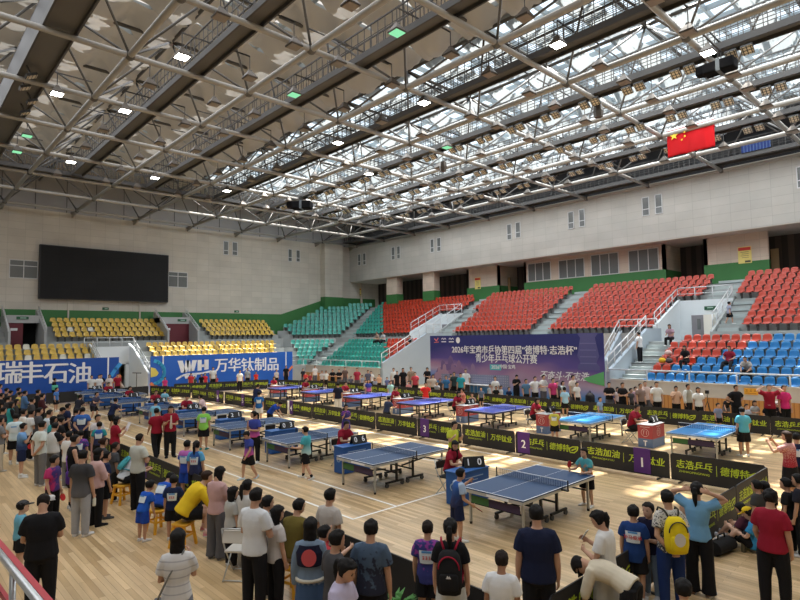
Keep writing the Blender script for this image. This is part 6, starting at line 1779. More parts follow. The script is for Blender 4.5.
MB().sphere((0, 0, -0.03), .10, .09, .06, 12, 8).build('crown', cloth(WHT), t, True); MB().loft([[V(x, y, z) for x, y in ((-.08, -.05), (.08, -.05), (.07, -.17), (-.07, -.17))] for z in (-.06, -.05)]).build('brim', cloth(LGR), t)
i = p(83.5, 450, 1.70, 35, 'stand', 'short', WBLK, ('t', (0.34, 0.35, 0.37)), 'youth in dark grey tee and baggy pale grey trousers', shoes=(0.62, 0.62, 0.62), loose=1.6, hem=-.12)
h_ = i['hand'][1]; t = thing('drink_bottle', 'small white bottle in the hand of the youth in grey', 'bottle', h_); MB().loft([[V(r * math.cos(a), r * math.sin(a), z) for a in [math.pi * k / 5 for k in range(10)]] for r, z in ((.03, -.16), (.033, -.14), (.033, -.02), (.015, .01), (.015, .03))]).build('bottle_body', mat('bottle_pale', (.6, .6, .5), .3), t, True)
i = p(75.5, 434.5, 1.72, 80, 'cross', 'short', BLK, ('s', BLK), 'woman in black sleeveless top with a purple shoulder bag', sleeve='n', female=True, shoes=(0.45, 0.45, 0.45), socks=BLK)
shoulder_bag(i, 1, 'purple shoulder bag with white mark hanging on woman in black', (0.08, 0.03, 0.22), (.36, .16, .28), .46, (0.20, 0.08, 0.35))
i = p(99, 448, 1.62, 60, 'cross', 'bob', (0.56, 0.36, 0.34), ('t', BLK), 'woman in loose pale pink jumper and black trousers', sleeve='l', female=True, loose=1.8, shoes=BLK)
i = p(107, 451, 1.46, 72, 'stand', 'short', NVY, ('s', BLK), 'child in navy shirt and shorts beside woman in pink jumper', shoes=DGR)
q = at_z(122, 503, 0)
stool(q.x, q.y, .3, 'yellow plastic stool under the seated woman in white')
i = p(0, 0, 1.62, 75, 'sitlean', 'bun', (0.60, 0.64, 0.70), ('t', BLK), 'seated woman in white tee with a teal pack, looking at her phone', female=True, at=(q.x, q.y), mods=dict(hp=30, fa=(-.3, .85, .1)))
backpack(i, 'small teal drawstring pack on the seated woman in white', (0.06, 0.32, 0.36), (0.05, 0.25, 0.32), .34, .26, .07)
i = p(140, 433.5, 1.74, 52, 'cross', 'buzz', (0.52, 0.54, 0.48), ('t', BLK), 'man in pale grey tee with folded arms by the barrier', shoes=BLK)
p(104, 437.5, 1.50, 70, 'stand', 'bun', DGR, ('t', BLK), 'woman with brown hair tied up behind woman in pink jumper', female=True, hairmat=HAIRB)
p(116, 442, 1.42, 75, 'stand', 'buzz', DGR, ('t', BLK), 'dark shirted man with cropped hair left of man in pale grey', skin=2)
p(81, 430, 1.42, 20, 'stand', 'short', GALAXY, ('s', BLK), 'child in purple shirt with number bib behind woman in black', bib='-')
p(70, 431, 1.50, 50, 'stand', 'short', WHT, ('t', GRY), 'child in white tee half hidden behind woman in black')
p(56, 422.5, 1.64, 48, 'phone1', 'short', WHT, ('t', GRY), 'youth in white shirt with black raglan sleeves', sleevecol=BLK, loose=1.6)
p(43, 421, 1.74, 62, 'behind', 'short', (0.58, 0.63, 0.60), ('t', GRY), 'man in mint white tee with hands behind his back')
i = p(24, 423, 1.56, 88, 'chin', 'short', GB, ('s', NVY), 'woman in blue dyed tee and shorts with hand at mouth', female=True, shoes=WHT, socks=WHT)
bat(i, -1, 'black bat hanging beside woman in blue dyed tee', red=False, tilt=(0, 0, -1))
p(16, 413.5, 1.62, 15, 'stand', 'short', (0.56, 0.68, 0.72), ('s', BLK), 'boy in pale blue tee with number bib and black shorts', bib='-', shoes=WHT, socks=WHT, hem=-.08)
p(1, 417, 1.64, 70, 'cross', 'short', GRY, ('f', (0.50, 0.44, 0.34)), 'person in grey top and wide beige trousers at the left edge', shoes=LGR, loose=1.5)
p(63, 417, 1.60, 62, 'phone', 'bun', BLK, ('t', BLK), 'woman in black tee in front of girl with cap', female=True)
p(54, 416, 1.62, 75, 'stand', 'bob', TEAL, ('t', BLK), 'woman in teal top in the left crowd', female=True)
p(50, 409.5, 1.74, 68, 'cross', 'buzz', (0.55, 0.62, 0.68), ('t', NVY), 'man with cropped hair in pale blue tee, left crowd')
p(40, 407.5, 1.72, 80, 'stand', 'short', DGR, ('t', BLK), 'man in dark grey tee with glasses, left crowd')
p(32, 409.5, 1.66, 72, 'cross', 'short', WHT, ('t', BLK), 'man in white tee beside man in dark grey, left crowd')
p(24.5, 409, 1.60, 78, 'cross', 'bun', (0.62, 0.58, 0.52), ('t', BLK), 'woman in cream white tee, left crowd', female=True)
p(12, 401.5, 1.64, 70, 'cross', 'bob', TEAL, ('t', GRY), 'woman in turquoise and grey top with folded arms', female=True, sleevecol=BLK, sleeve='l')
p(64, 407.5, 1.56, 88, 'phone', 'short', BLK, ('t', BLK), 'girl in black tee with dark cap, left crowd', cap=BLK)
p(68.5, 403.5, 1.62, 80, 'stand', 'short', NVY, ('t', BLK), 'youth in dark navy tee behind girl with dark cap')
p(77, 408.5, 1.50, 60, 'stand', 'bowl', NVY, ('s', BLK), 'child in navy left of big boy with bib, left crowd')
p(82.8, 407, 1.62, 12, 'behind', 'short', NVYBLU, ('t', BLK), 'big boy in navy shirt with white bib, seen from behind', bib='-', w=1.15, loose=1.3)
p(98, 414.5, 1.56, 150, 'stand', 'bun', (0.62, 0.58, 0.58), ('t', PNK), 'woman in white top and pink trousers facing the crowd', female=True)
p(99.5, 421.5, 1.38, 8, 'stand', 'short', NVYBLU, ('s', BLK), 'child in navy and teal with number bib at the barrier', bib='-', sleevecol=TEAL)
p(38.6, 389.5, 1.72, 80, 'stand', 'short', BLK, ('t', BLK), 'man in black jacket with white stripe, left far crowd', sleeve='l')
p(43, 393.5, 1.66, 85, 'cross', 'short', (0.05, 0.012, 0.015), ('t', BLK), 'man in dark red and black top, left far crowd', sleeve='l')
p(25.5, 390.5, 1.64, 80, 'cross', 'short', (0.07, 0.15, 0.30), ('t', DENIM), 'person in denim blue shirt, left far crowd', sleeve='l')
p(19, 387.5, 1.72, 80, 'stand', 'short', DGR, ('t', BLK), 'man in charcoal top with white collar, left far crowd')
p(21.5, 392, 1.58, 100, 'phone', 'bun', (0.50, 0.40, 0.12), ('t', BLK), 'woman in mustard top, left far crowd', female=True)
p(12, 390.5, 1.62, 80, 'phone', 'short', BLK, ('t', BLK), 'person in black tee with a phone, left far crowd')
p(7, 388, 1.68, 80, 'stand', 'short', (0.02, 0.02, 0.024), ('t', BLK), 'tall person in dark tee, left far crowd')
p(2, 393, 1.66, 75, 'stand', 'short', BLK, ('t', BLK), 'person in black at the left edge, far crowd')
p(0.5, 384, 1.66, 85, 'stand', 'bob', (0.45, 0.18, 0.20), ('t', BLK), 'woman in rose top at the far left edge', female=True)
p(9, 396, 1.62, 70, 'cross', 'short', (0.03, 0.03, 0.035), ('t', BLK), 'man in dark shirt behind woman in turquoise')
p(33, 398, 1.58, 80, 'stand', 'short', (0.05, 0.05, 0.055), ('t', BLK), 'person in charcoal tee before man in dark red')
p(4, 407, 1.64, 70, 'stand', 'short', (0.02, 0.022, 0.03), ('t', BLK), 'person in dark top left of woman in turquoise')
p(16.5, 399, 1.6, 75, 'stand', 'bob', (0.03, 0.03, 0.03), ('t', BLK), 'woman in black cardigan behind woman in turquoise', female=True, sleeve='l')
# ---- far left, before the blue banner
p(15, 376.5, 1.72, 0, 'hips', 'short', (0.10, 0.02, 0.14), ('t', BLK), 'man in purple shirt with hands on hips before the blue banner', w=1.1)
i = p(57, 387.5, 1.35, 120, 'stand', 'short', (0.06, 0.16, 0.42), ('s', BLK), 'boy in blue playing by the far black barrier', shoes=WHT)
p(64.2, 374.5, 1.58, 60, 'phone', 'bun', (0.55, 0.44, 0.30), ('k', (0.55, 0.44, 0.30)), 'woman in beige dress before the left blue banner', female=True, belt='long')
i = p(55, 378, 1.58, 80, 'stand', 'short', BLK, ('t', BLK), 'person in black beside woman in beige dress')
shoulder_bag(i, 1, 'mint green bag carried before the left blue banner', (0.12, 0.50, 0.35), (.34, .15, .3), .62)
for k_, (px, py, sh_, lb, f_) in enumerate(((91, 372.5, WHT, 'first person in white tee from the left, behind the far barrier', False), (98.5, 372.5, (0.70, 0.70, 0.70), 'person in bright white tee second from left behind the far barrier', False), (103, 372.5, BLK, 'person in black between two in white behind the far barrier', False),
                                            (108.8, 374, (0.62, 0.55, 0.52), 'person in white and pink by the white gangway', True), (117, 374, CRM, 'person in crimson by the white gangway door', False))):
    q = at_z(px, py, 1.66); d_ = q * (41.9 / q.y)
    p(0, 0, 1.66, 170, 'stand' if k_ != 2 else 'cross', 'short' if not f_ else 'bob', sh_, ('t', BLK), lb, at=(d_.x, 41.75 if k_ != 2 else 42.35), female=f_)
# ---- umpires and players at the near row of tables
UMP = [('long', True), ('short', False), ('pony', True), ('short', False), ('short', False), ('buzz', False), ('pony', True), ('short', False)]
for i_, y in enumerate(FY[:8]):
    if i_ == 2 or i_ == 3: continue
    h_, f_ = UMP[i_]
    p(0, 0, 1.62 if f_ else 1.68, 0, 'sitdesk', h_, CRM, ('t', BLK), 'seated umpire in crimson shirt at the near-row blue desk, %s from the near end' % ORD[i_], female=f_, at=(10.42, y + 2.40), yaw=180, shoes=BLK, group='umpires at the near row', hy=(25, 0, 0, 0, 10, 0, -20, 0)[i_], face=i_ < 3)
i = p(461, 468.5, 1.36, 62, 'paddle', 'short', NVYBLU, ('s', NVY), 'boy in navy and white with a red bat at the nearest table', shoes=WHT, mods=dict(lean=8, fa=(.02, .75, -.55), ual=(.3, .5, -.4), fal=(-.1, .6, .4)), sleevecol=(0.35, 0.45, 0.60))
bat(i, 1, 'red bat of the boy in navy at the nearest table')
i = p(584, 448, 1.32, -140, 'ready', 'bowl', ORBL, ('s', BLK), 'boy in orange and teal beyond the nearest table', shoes=WHT, skin=1, face=True, mods=dict(lean=8, th=(.12, .12, -1), sh=(.02, -.12, -1)))
bat(i, 1, 'red bat of the boy in orange and teal', tilt=(0, 0, 1))
i = p(455, 421.5, 1.48, 150, 'phone1', 'short', two_tone('lime_black', (0.02, 0.02, 0.02), (0.55, 0.62, 0.05), .2, .35, 'x', .2, 3), ('s', BLK), 'boy in lime and black shirt by the number 3 panel', skin=1, face=True, hy=-20)
i = p(346, 404.5, 1.36, 160, 'chin', 'bowl', GALAXY, ('s', PUR), 'girl in purple shirt with hand at her mouth', female=True, face=True)
i = p(305, 426.5, 1.46, -62, 'walk', 'bowl', two_tone('cyan_fade', (0.45, 0.62, 0.62), (0.05, 0.36, 0.42), .05, .6), ('s', BLK), 'boy in cyan tee walking left across the court', socks=BLK, shoes=(0.62, 0.62, 0.60), skin=1, face=True, mods=dict(ua=(.16, .1, -1), fa=(-.05, .5, -.6), ual=(.2, .15, -1), fal=(.1, .9, .0)))
bat(i, -1, 'black bat of the boy in cyan walking across', red=False)
i = p(253.5, 411, 1.62, -150, 'chin', 'pony', PURPNK, ('t', BLK), 'woman in blue and pink shirt with ponytail beside a table', female=True, shoes=WHT, hy=60, face=True)
i = p(244.8, 432, 1.38, -120, 'walk', 'bowl', PURPNK, ('s', BLK), 'boy in purple and pink with a red bat, walking', shoes=(0.5, 0.6, 0.65), hp=30, face=True)
bat(i, 1, 'red bat of the boy in purple and pink', tilt=(0, 0, -1))
i = p(204, 406.5, 1.52, 10, 'stand', 'short', (0.26, 0.62, 0.10), ('s', BLK), 'boy in lime green tee with back number', bib='-', shoes=TEAL, hem=-.12)
i = p(282, 402.5, 1.45, 110, 'stoop', 'short', BLU, ('s', BLK), 'boy in royal blue leaning at a table by the white post')
i = p(259, 391.5, 1.45, 5, 'stand', 'short', (0.02, 0.12, 0.36), ('s', WHT), 'boy in blue tee and white shorts at the barrier', bib='-')
i = p(200.5, 394.5, 1.42, -70, 'ready', 'short', (0.62, 0.46, 0.48), ('s', WHT), 'player in pink and white lunging near the number 6 card')
bat(i, 1, 'bat of the player in pink and white', red=True)
p(156.5, 408, 1.66, -20, 'walk', 'short', CRM, ('t', BLK), 'umpire in crimson walking away beside the man with tie', shoes=BLK)
i = p(171, 406, 1.72, 172, 'phone', 'short', CRM, ('t', BLK), 'umpire in crimson with a white tie facing the camera', shoes=BLK, mods=dict(hp=15))
c, f = i['spine'](.86); a, b_ = i['trad'](.7); t = thing('neck_tie', 'white tie on the crimson umpire facing the camera', 'tie', c + f * (b_ * 1.2 + i['inf'] + .012)); u = i['s2']; sd_ = f.cross(u)
g = MB(); poly_plate(g, Matrix((sd_, u, f)).transposed().to_4x4(), [(-.025, .02), (.025, .02), (.018, -.02), (.045, -.38), (0, -.44), (-.045, -.38), (-.018, -.02)], .01); g.build('tie_cloth', cloth((0.62, 0.56, 0.48), 'tie'), t)
i = p(118, 416.5, 1.62, 70, 'phone1', 'bob', CRM, ('t', BLK), 'umpire in crimson carrying paper, walking right at the barrier', female=True)
h_ = i['hand'][1]; t = thing('paper_sheet', 'sheet of white paper held by the walking crimson umpire', 'paper', h_); MB().box(0, 0, 0.06, .21, .004, .28, (R(-25), 0, i['rz'])).build('sheet', mat('paper_white', (.72, .73, .75), .6), t)
for px, py, h_, fa_, po, sh_, bt, lb in ((165, 389, 1.32, 20, 'stand', (0.20, 0.46, 0.62), ('s', BLK), 'small player in pale blue near the slanting barriers'), (156, 400, 1.46, 30, 'stand', (0.20, 0.48, 0.66), ('s', BLK), 'player in sky blue behind the umpire with tie'),
        (116, 398, 1.48, 60, 'ready', NVY, ('s', BLK), 'player in dark navy at a far near-row table'), (80.5, 394.5, 1.46, 40, 'ready', (0.02, 0.02, 0.03), ('s', BLK), 'player in black at the left far table'), (120.5, 380.5, 1.25, -100, 'ready', (0.50, 0.42, 0.36), ('s', NVY), 'player in cream leaning by the gangway door'), (97, 392, 1.45, 130, 'ready', (0.05, 0.05, 0.09), ('s', BLK), 'player in dark shirt behind a blue desk, far left tables')):
    p(px, py, h_, fa_, po, 'short', sh_, bt, lb)
i = p(178, 529, 1.60, 8, 'chin', 'long', STRIPE, ('t', (0.20, 0.22, 0.26)), 'woman with long black hair in pale striped top, bottom edge', female=True, loose=1.3)
shoulder_bag(i, -1, 'grey crossbody bag on the woman in striped top', (0.13, 0.13, 0.14), (.22, .09, .17), .44, (0.2, 0.2, 0.19))
# ---- crowd at the barrier, middle left
sy = at_z(158, 531, 0); stool(sy.x, sy.y, .2, 'yellow stool under the two children in royal blue')
i = p(0, 0, 1.36, 38, 'sitlean', 'bowl', (0.016, 0.075, 0.40), ('s', (0.016, 0.06, 0.30)), 'child in royal blue with side patches on a yellow stool', at=(sy.x, sy.y), bib='-', mods=dict(sit=.45), hp=25)
p(151, 480, 1.16, 50, 'stand', 'bowl', (0.016, 0.09, 0.46), ('s', BLU), 'child in bright blue leaning behind the yellow stool', bib='-', mods=dict(lean=20))
p(174, 475, 1.24, 15, 'stand', 'short', (0.012, 0.02, 0.06), ('s', BLK), 'child in navy with white bib beside man in yellow', bib='~')
sy = at_z(183, 546, 0); stool(sy.x, sy.y, .5, 'yellow stool under the man in yellow shirt')
i = p(0, 0, 1.74, 84, 'sitlean', 'bowl', YEL, ('s', BLK), 'heavy youth in bright yellow shirt sitting on a yellow stool', at=(sy.x, sy.y), w=1.28, hairmat=HAIRB, socks=(0.7, 0.5, 0.5), shoes=(0.6, 0.25, 0.3), skin=1, sleeve='e', mods=dict(ua=(.16, .5, -.8), fa=(-.3, .75, -.5)))
p(196.5, 440.5, 1.48, 22, 'stand', 'pony', NVYBLU, ('t', BLK), 'girl in navy with ponytail and bib leaning at the barrier', female=True, bib='~', sleevecol=(0.10, 0.36, 0.62))
p(187.5, 440, 1.46, 40, 'stand', 'short', two_tone('blue_pink_shoulders', (0.015, 0.06, 0.42), (0.45, 0.12, 0.42), .72, .85), ('s', BLU), 'boy in blue with pink shoulders beside girl with ponytail', bib='-')
i = p(221.5, 466.5, 1.62, 42, 'phone', 'bob', (0.52, 0.33, 0.32), ('f', (0.10, 0.10, 0.11)), 'woman in dusty pink hoodie and flared grey trousers', female=True, sleeve='l', shoes=BLK, loose=1.2)
p(233.5, 486.5, 1.34, 60, 'stand', 'bob', LGR, ('t', BLK), 'child in pale grey right of woman in pink hoodie', female=True)
p(247.5, 479.5, 1.48, 45, 'stand', 'pony', (0.56, 0.56, 0.54), ('t', LGR), 'girl in white top with visor band, behind man in white tee', female=True)
i = p(256.5, 488, 1.76, 40, 'cross', 'short', (0.64, 0.66, 0.68), ('t', BLK), 'man in white tee with folded arms before a folding chair', skin=0, loose=1.3)
q = at_z(243, 575, 0)
folding_chair(q.x - .05, q.y, R(-50), 'white folding camp chair beside man in white tee', None, (0.62, 0.60, 0.55))
p(268, 495.5, 1.48, 65, 'stand', 'short', (0.20, 0.20, 0.21), ('t', BLK), 'man with black hair behind man in white tee')
p(278, 505.5, 1.46, 60, 'stand', 'long', (0.55, 0.52, 0.50), ('t', BLK), 'woman with long black hair right of man in white tee', female=True)
sy = at_z(293, 594, 0)
stool(sy.x, sy.y, .3, 'yellow stool under the person in olive')
p(0, 0, 1.66, 35, 'sit', 'short', OLV, ('t', (0.36, 0.30, 0.22)), 'person in olive green jumper sitting on a yellow stool', at=(sy.x, sy.y), sleeve='l', hy=20)
i = p(310.5, 517.5, 1.60, 10, 'stand', 'long', DENIML, ('k', DENIM), 'woman in denim jacket with navy back and red disc', female=True, sleeve='l', belt=(0.6, 0.58, 0.5))
c, f = i['spine'](.72); a, b_ = i['trad'](.6); c2, _ = i['spine'](.60); sd_ = i['M'].to_3x3() @ V(1, 0, 0); u = i['s2']
pa = MB(); an_ = [R(-90 + k * 17) for k in range(-4, 5)]; vs = []
for lay in (.012, .02):
    for tt in (.44, .58, .74, .90):
        cc, ff = i['spine'](tt); a, b_ = i['trad'](tt); lo = 1 + .10 * (1 - max(0, min(1, (tt - .55) / .4)))
        vs += [i['M'].inverted() @ (cc + sd_ * ((a * lo + i['inf'] + lay) * math.cos(q)) + ff * ((b_ * lo + i['inf'] * 1.1 + lay) * math.sin(q))) for q in an_]
fs_ = []
for r_ in range(3):
    for k in range(8):
        q = r_ * 9 + k; fs_.append((q, q + 1, q + 10, q + 9)); q += 36; fs_.append((q + 9, q + 10, q + 1, q))
pa.add(vs, fs_).build('back_panel', cloth((0.012, 0.014, 0.035), 'navy_panel'), i['obj'])
cc, ff = i['spine'](.66); a, b_ = i['trad'](.66)
g = MB(); poly_plate(g, i['M'].inverted() @ (Matrix.Translation(cc - ff * (b_ * 1.08 + i['inf'] * 1.1 + .022) + sd_ * .01) @ Matrix((sd_, u, sd_.cross(u))).transposed().to_4x4()), [(.095 * math.cos(a_), .105 * math.sin(a_)) for a_ in [math.pi * k / 10 for k in range(20)]], .006); g.build('red_disc', mat('disc_coral_red', (0.60, 0.09, 0.10), .8), i['obj'])
p(325, 525.5, 1.30, 75, 'hug', 'short', (0.40, 0.04, 0.05), ('s', BLK), 'boy in red hugging the woman in denim jacket', skin=1, face=True, mods=dict(ual=(.6, .6, .1), fal=(.5, .2, .1)))
p(337.5, 530, 1.60, 60, 'stand', 'short', (0.055, 0.055, 0.06), ('t', BLK), 'man in charcoal tee right of woman in denim jacket')
p(330.5, 488.5, 1.58, 42, 'stand', 'short', (0.46, 0.43, 0.40), ('t', BLK), 'youth in beige grey tee at the barrier corner')
i = p(350.5, 560.5, 1.62, 118, 'phone', 'pony', LAV, ('t', BLK), 'woman in lavender tee with glasses at the bottom edge', female=True, face=True)
hM = i['M']
p(371, 519.5, 1.66, 12, 'stand', 'short', CAMO, ('t', BLK), 'person in dark mottled blue tee with hair in a bun', loose=1.4)
i = p(427.5, 520.5, 1.40, 8, 'stand', 'buzz', GALAXY, ('s', BLK), 'boy in purple print shirt with white number bib', bib='~', hem=-.2)
i = p(450, 518.5, 1.62, 5, 'stand', 'pony', BLK, ('k', (0.56, 0.56, 0.52)), 'woman in black tee with red trimmed black backpack', female=True)
backpack(i, 'black backpack with red straps on woman in black tee', (0.012, 0.012, 0.013), (0.33, 0.015, 0.04), .46, .30, .16, ((.6, .6, .6), [(-.03, 0), (.03, 0), (.012, .03), (0, .02), (-.012, .035)]))
p(501.5, 550.5, 1.42, 12, 'stand', 'buzz', (0.68, 0.69, 0.70), ('s', BLK), 'boy in white tee with cropped hair at the bottom edge', loose=1.5, skin=2)
p(536, 505, 1.76, -4, 'stand', 'short', (0.010, 0.014, 0.040), ('t', BLK), 'man in navy polo shirt seen from behind near the table', w=1.12, loose=1.3)
p(572, 556, 1.62, -62, 'bend', 'bob', (0.60, 0.54, 0.42), ('t', BLK), 'woman in cream jumper bending down beside man in navy', female=True, sleeve='e', loose=1.4, mods=dict(lean=68))
i = p(594, 511, 1.60, -68, 'phone', 'pony', (0.66, 0.66, 0.65), ('k', (0.46, 0.46, 0.44)), 'woman in white tee and pinafore looking at a phone', female=True, belt='long', mods=dict(hp=28))
phone(i, 1, 'white phone held by the woman in pinafore', white=True)
p(633, 505, 1.36, 8, 'stand', 'short', (0.014, 0.045, 0.17), ('s', BLK), 'boy in blue shirt with white bib of red characters', bib='孙马俊承', hem=-.24, loose=1.5)
p(647.5, 502.5, 1.38, -150, 'chin', 'short', (0.014, 0.014, 0.04), ('j', DENIML), 'boy in dark navy tee and jeans facing the camera', skin=1, face=True, shoes=(0.5, 0.5, 0.52))
i = p(666.5, 490, 1.64, -22, 'behind', 'short', FLORAL, ('t', (0.012, 0.03, 0.12)), 'woman in grey flowered blouse with a yellow backpack', female=True, loose=1.3)
backpack(i, 'bright yellow backpack with a pale emblem on woman in flowers', (0.72, 0.55, 0.015), (0.05, 0.05, 0.04), .44, .30, .17, ((.60, .58, .55), [(.075 * math.cos(a_), .09 * math.sin(a_)) for a_ in [math.pi * k / 10 for k in range(20)]]))
p(685, 501, 1.22, -80, 'stand', 'buzz', (0.55, 0.58, 0.62), ('s', BLK), 'small child with cropped hair behind the yellow backpack', skin=1)
p(696.5, 482, 1.64, 12, 'head', 'pony', (0.16, 0.36, 0.58), ('f', BLK), 'girl in sky blue tee tying up her hair', female=True, shoes=(0.35, 0.2, 0.12), sleeve='s')
p(770, 489, 1.66, 14, 'easy', 'bun', CRM, ('t', BLK), 'woman umpire in crimson polo seen from behind, right side', female=True, w=1.08, shoes=BLK)
p(683, 579, 1.32, 0, 'stand', 'short', BLK, ('t', BLK), 'dark haired child at the bottom edge, only head visible')
# floor sitters by the near barrier
for px, py, sh_, lb, fa_, cp in ((752, 505, (0.04, 0.25, 0.50), 'boy in bright blue tee sitting on the floor by the barrier', -80, YEL), (744, 501, (0.10, 0.03, 0.05), 'boy in dark red behind the sitting boy in blue', -60, None)):
    q = at_z(px, py, .82)
    i = p(0, 0, 1.36, fa_, 'floor', 'short', sh_, ('s', BLK), lb, at=(q.x, q.y), cap=cp, skin=1, face=True, shoes=(0.5, 0.5, 0.55), mods=dict(sit=.02))
    if cp: phone(i, 1, 'phone in the hands of the sitting boy in blue', white=True)
q = at_z(716, 555, 0); t = thing('sports_bag', 'black sports bag lying on the floor by the sitting boy', 'bag', (at_z(722, 553, 0).x, at_z(722, 553, 0).y, 0), R(-10))
bevel(MB().loft([[V(x, .14 * math.cos(a), .13 + .125 * math.sin(a)) for a in [math.pi * k / 6 for k in range(12)]] for x in (-.28, -.26, .26, .28)]).build('bag_body', cloth((0.012, 0.012, 0.013), 'bag_cloth'), t, True)); MB().path([(-.12, 0, .255), (-.1, 0, .33), (.1, 0, .33), (.12, 0, .255)], .012, 6).build('bag_handle', cloth((0.02, 0.02, 0.02)), t, True)
q = at_z(743.5, 552, 0); t = thing('water_bottle', 'dark water bottle standing on the floor by the barrier', 'bottle', (q.x, q.y, 0)); MB().loft([[V(r * math.cos(a), r * math.sin(a), z) for a in [math.pi * k / 6 for k in range(12)]] for r, z in ((.034, 0), (.036, .02), (.036, .17), (.02, .2))]).build('bottle_body', mat('bottle_bronze', (.10, .085, .05), .35), t, True); MB().tube((0, 0, .2), (0, 0, .235), .022).build('bottle_cap', M_BLK, t)
for px, py, h_, sh_, lb, fa_ in ((764, 481, 1.22, BLK, 'child in black behind the crimson umpire at the right', -30), (756, 480, 1.25, (0.05, 0.05, 0.05), 'person in charcoal crouching at the near barrier corner', -60), (785, 478, 1.3, BLK, 'person in black seated at the right edge', -70), (797, 474, 1.4, (0.02, 0.02, 0.03), 'person in dark clothes at the far right edge', -70)):
    p(px, py, h_, fa_, 'stand', 'short', sh_, ('t', BLK), lb)
i = p(786, 431, 1.62, -70, 'film', 'bob', two_tone('dotted_crimson', (0.30, 0.015, 0.03), (0.55, 0.30, 0.28), .60, .62, 'z', 3.0, 30), ('k', BLK), 'woman in dotted crimson blouse holding up a phone', female=True, hairmat=HAIRB, face=True)
phone(i, 1, 'phone held up by the woman in dotted crimson blouse')
i = p(796, 433, 1.46, 10, 'stand', 'short', NVY, ('s', BLK), 'person in navy with bib at the right edge', bib='-')
# ---- far row: umpires and players
UB = [('buzz', False, 2), ('long', True, 0), ('long', True, 0), ('pony', True, 0), ('short', False, 0), ('short', False, 0), ('bob', True, 0)]
for i_, y in enumerate(BY):
    h_, f_, sk_ = UB[i_]
    p(0, 0, 1.62 if f_ else 1.70, 0, 'sitdesk', h_, CRM, ('t', BLK), 'seated umpire in crimson at the red desk, %s table of the far row' % ORD[i_], female=f_, at=(19.72, y + 2.52), yaw=180, skin=sk_, shoes=BLK, group='umpires at the far row')
for px, py, h_, fa_, po, hr_, sh_, bt, lb in ((741.5, 407, 1.54, -30, 'paddle', 'short', (0.10, 0.42, 0.56), ('s', BLK), 'player in cyan at the azure table on the right'), (554, 407.5, 1.24, 5, 'stand', 'short', (0.55, 0.50, 0.08), ('s', BLK), 'small child in yellow tee with back print at the red desk'),
        (564.3, 387, 1.42, -20, 'paddle', 'short', (0.30, 0.52, 0.68), ('s', BLK), 'boy in pale blue behind the second azure table'), (462.5, 388.5, 1.36, -100, 'point', 'short', (0.62, 0.22, 0.18), ('s', BLK), 'player in salmon with an arm stretched out'),
        (425.5, 382.5, 1.45, 170, 'hips', 'short', (0.65, 0.03, 0.03), ('s', RED), 'player in bright red behind a violet table'), (390.6, 380.6, 1.40, 150, 'stand', 'short', (0.30, 0.50, 0.45), ('s', BLK), 'player in mint green near the violet tables'),
        (338, 382.5, 1.62, 5, 'stand', 'short', (0.012, 0.014, 0.03), ('t', WHT), 'player in dark shirt and white trousers'), (368.5, 379.5, 1.35, 170, 'stand', 'short', PURPNK, ('s', BLK), 'child in purple pink shirt behind a violet table'),
        (389, 396, 1.4, 40, 'ready', 'short', (0.03, 0.04, 0.08), ('s', BLK), 'player in black bending beside a violet table'), (258, 384, 1.62, 40, 'ready', 'short', NVY, ('s', BLK), 'player in navy crouching at the furthest violet table'), (240, 370, 1.62, 160, 'stand', 'short', WHT, ('t', BLK), 'person in white by the far blue banner, right of the wing emblem')):
    p(px, py, h_, fa_, po, hr_, sh_, bt, lb, shoes=WHT, bib='-' if px in (554,) else None)
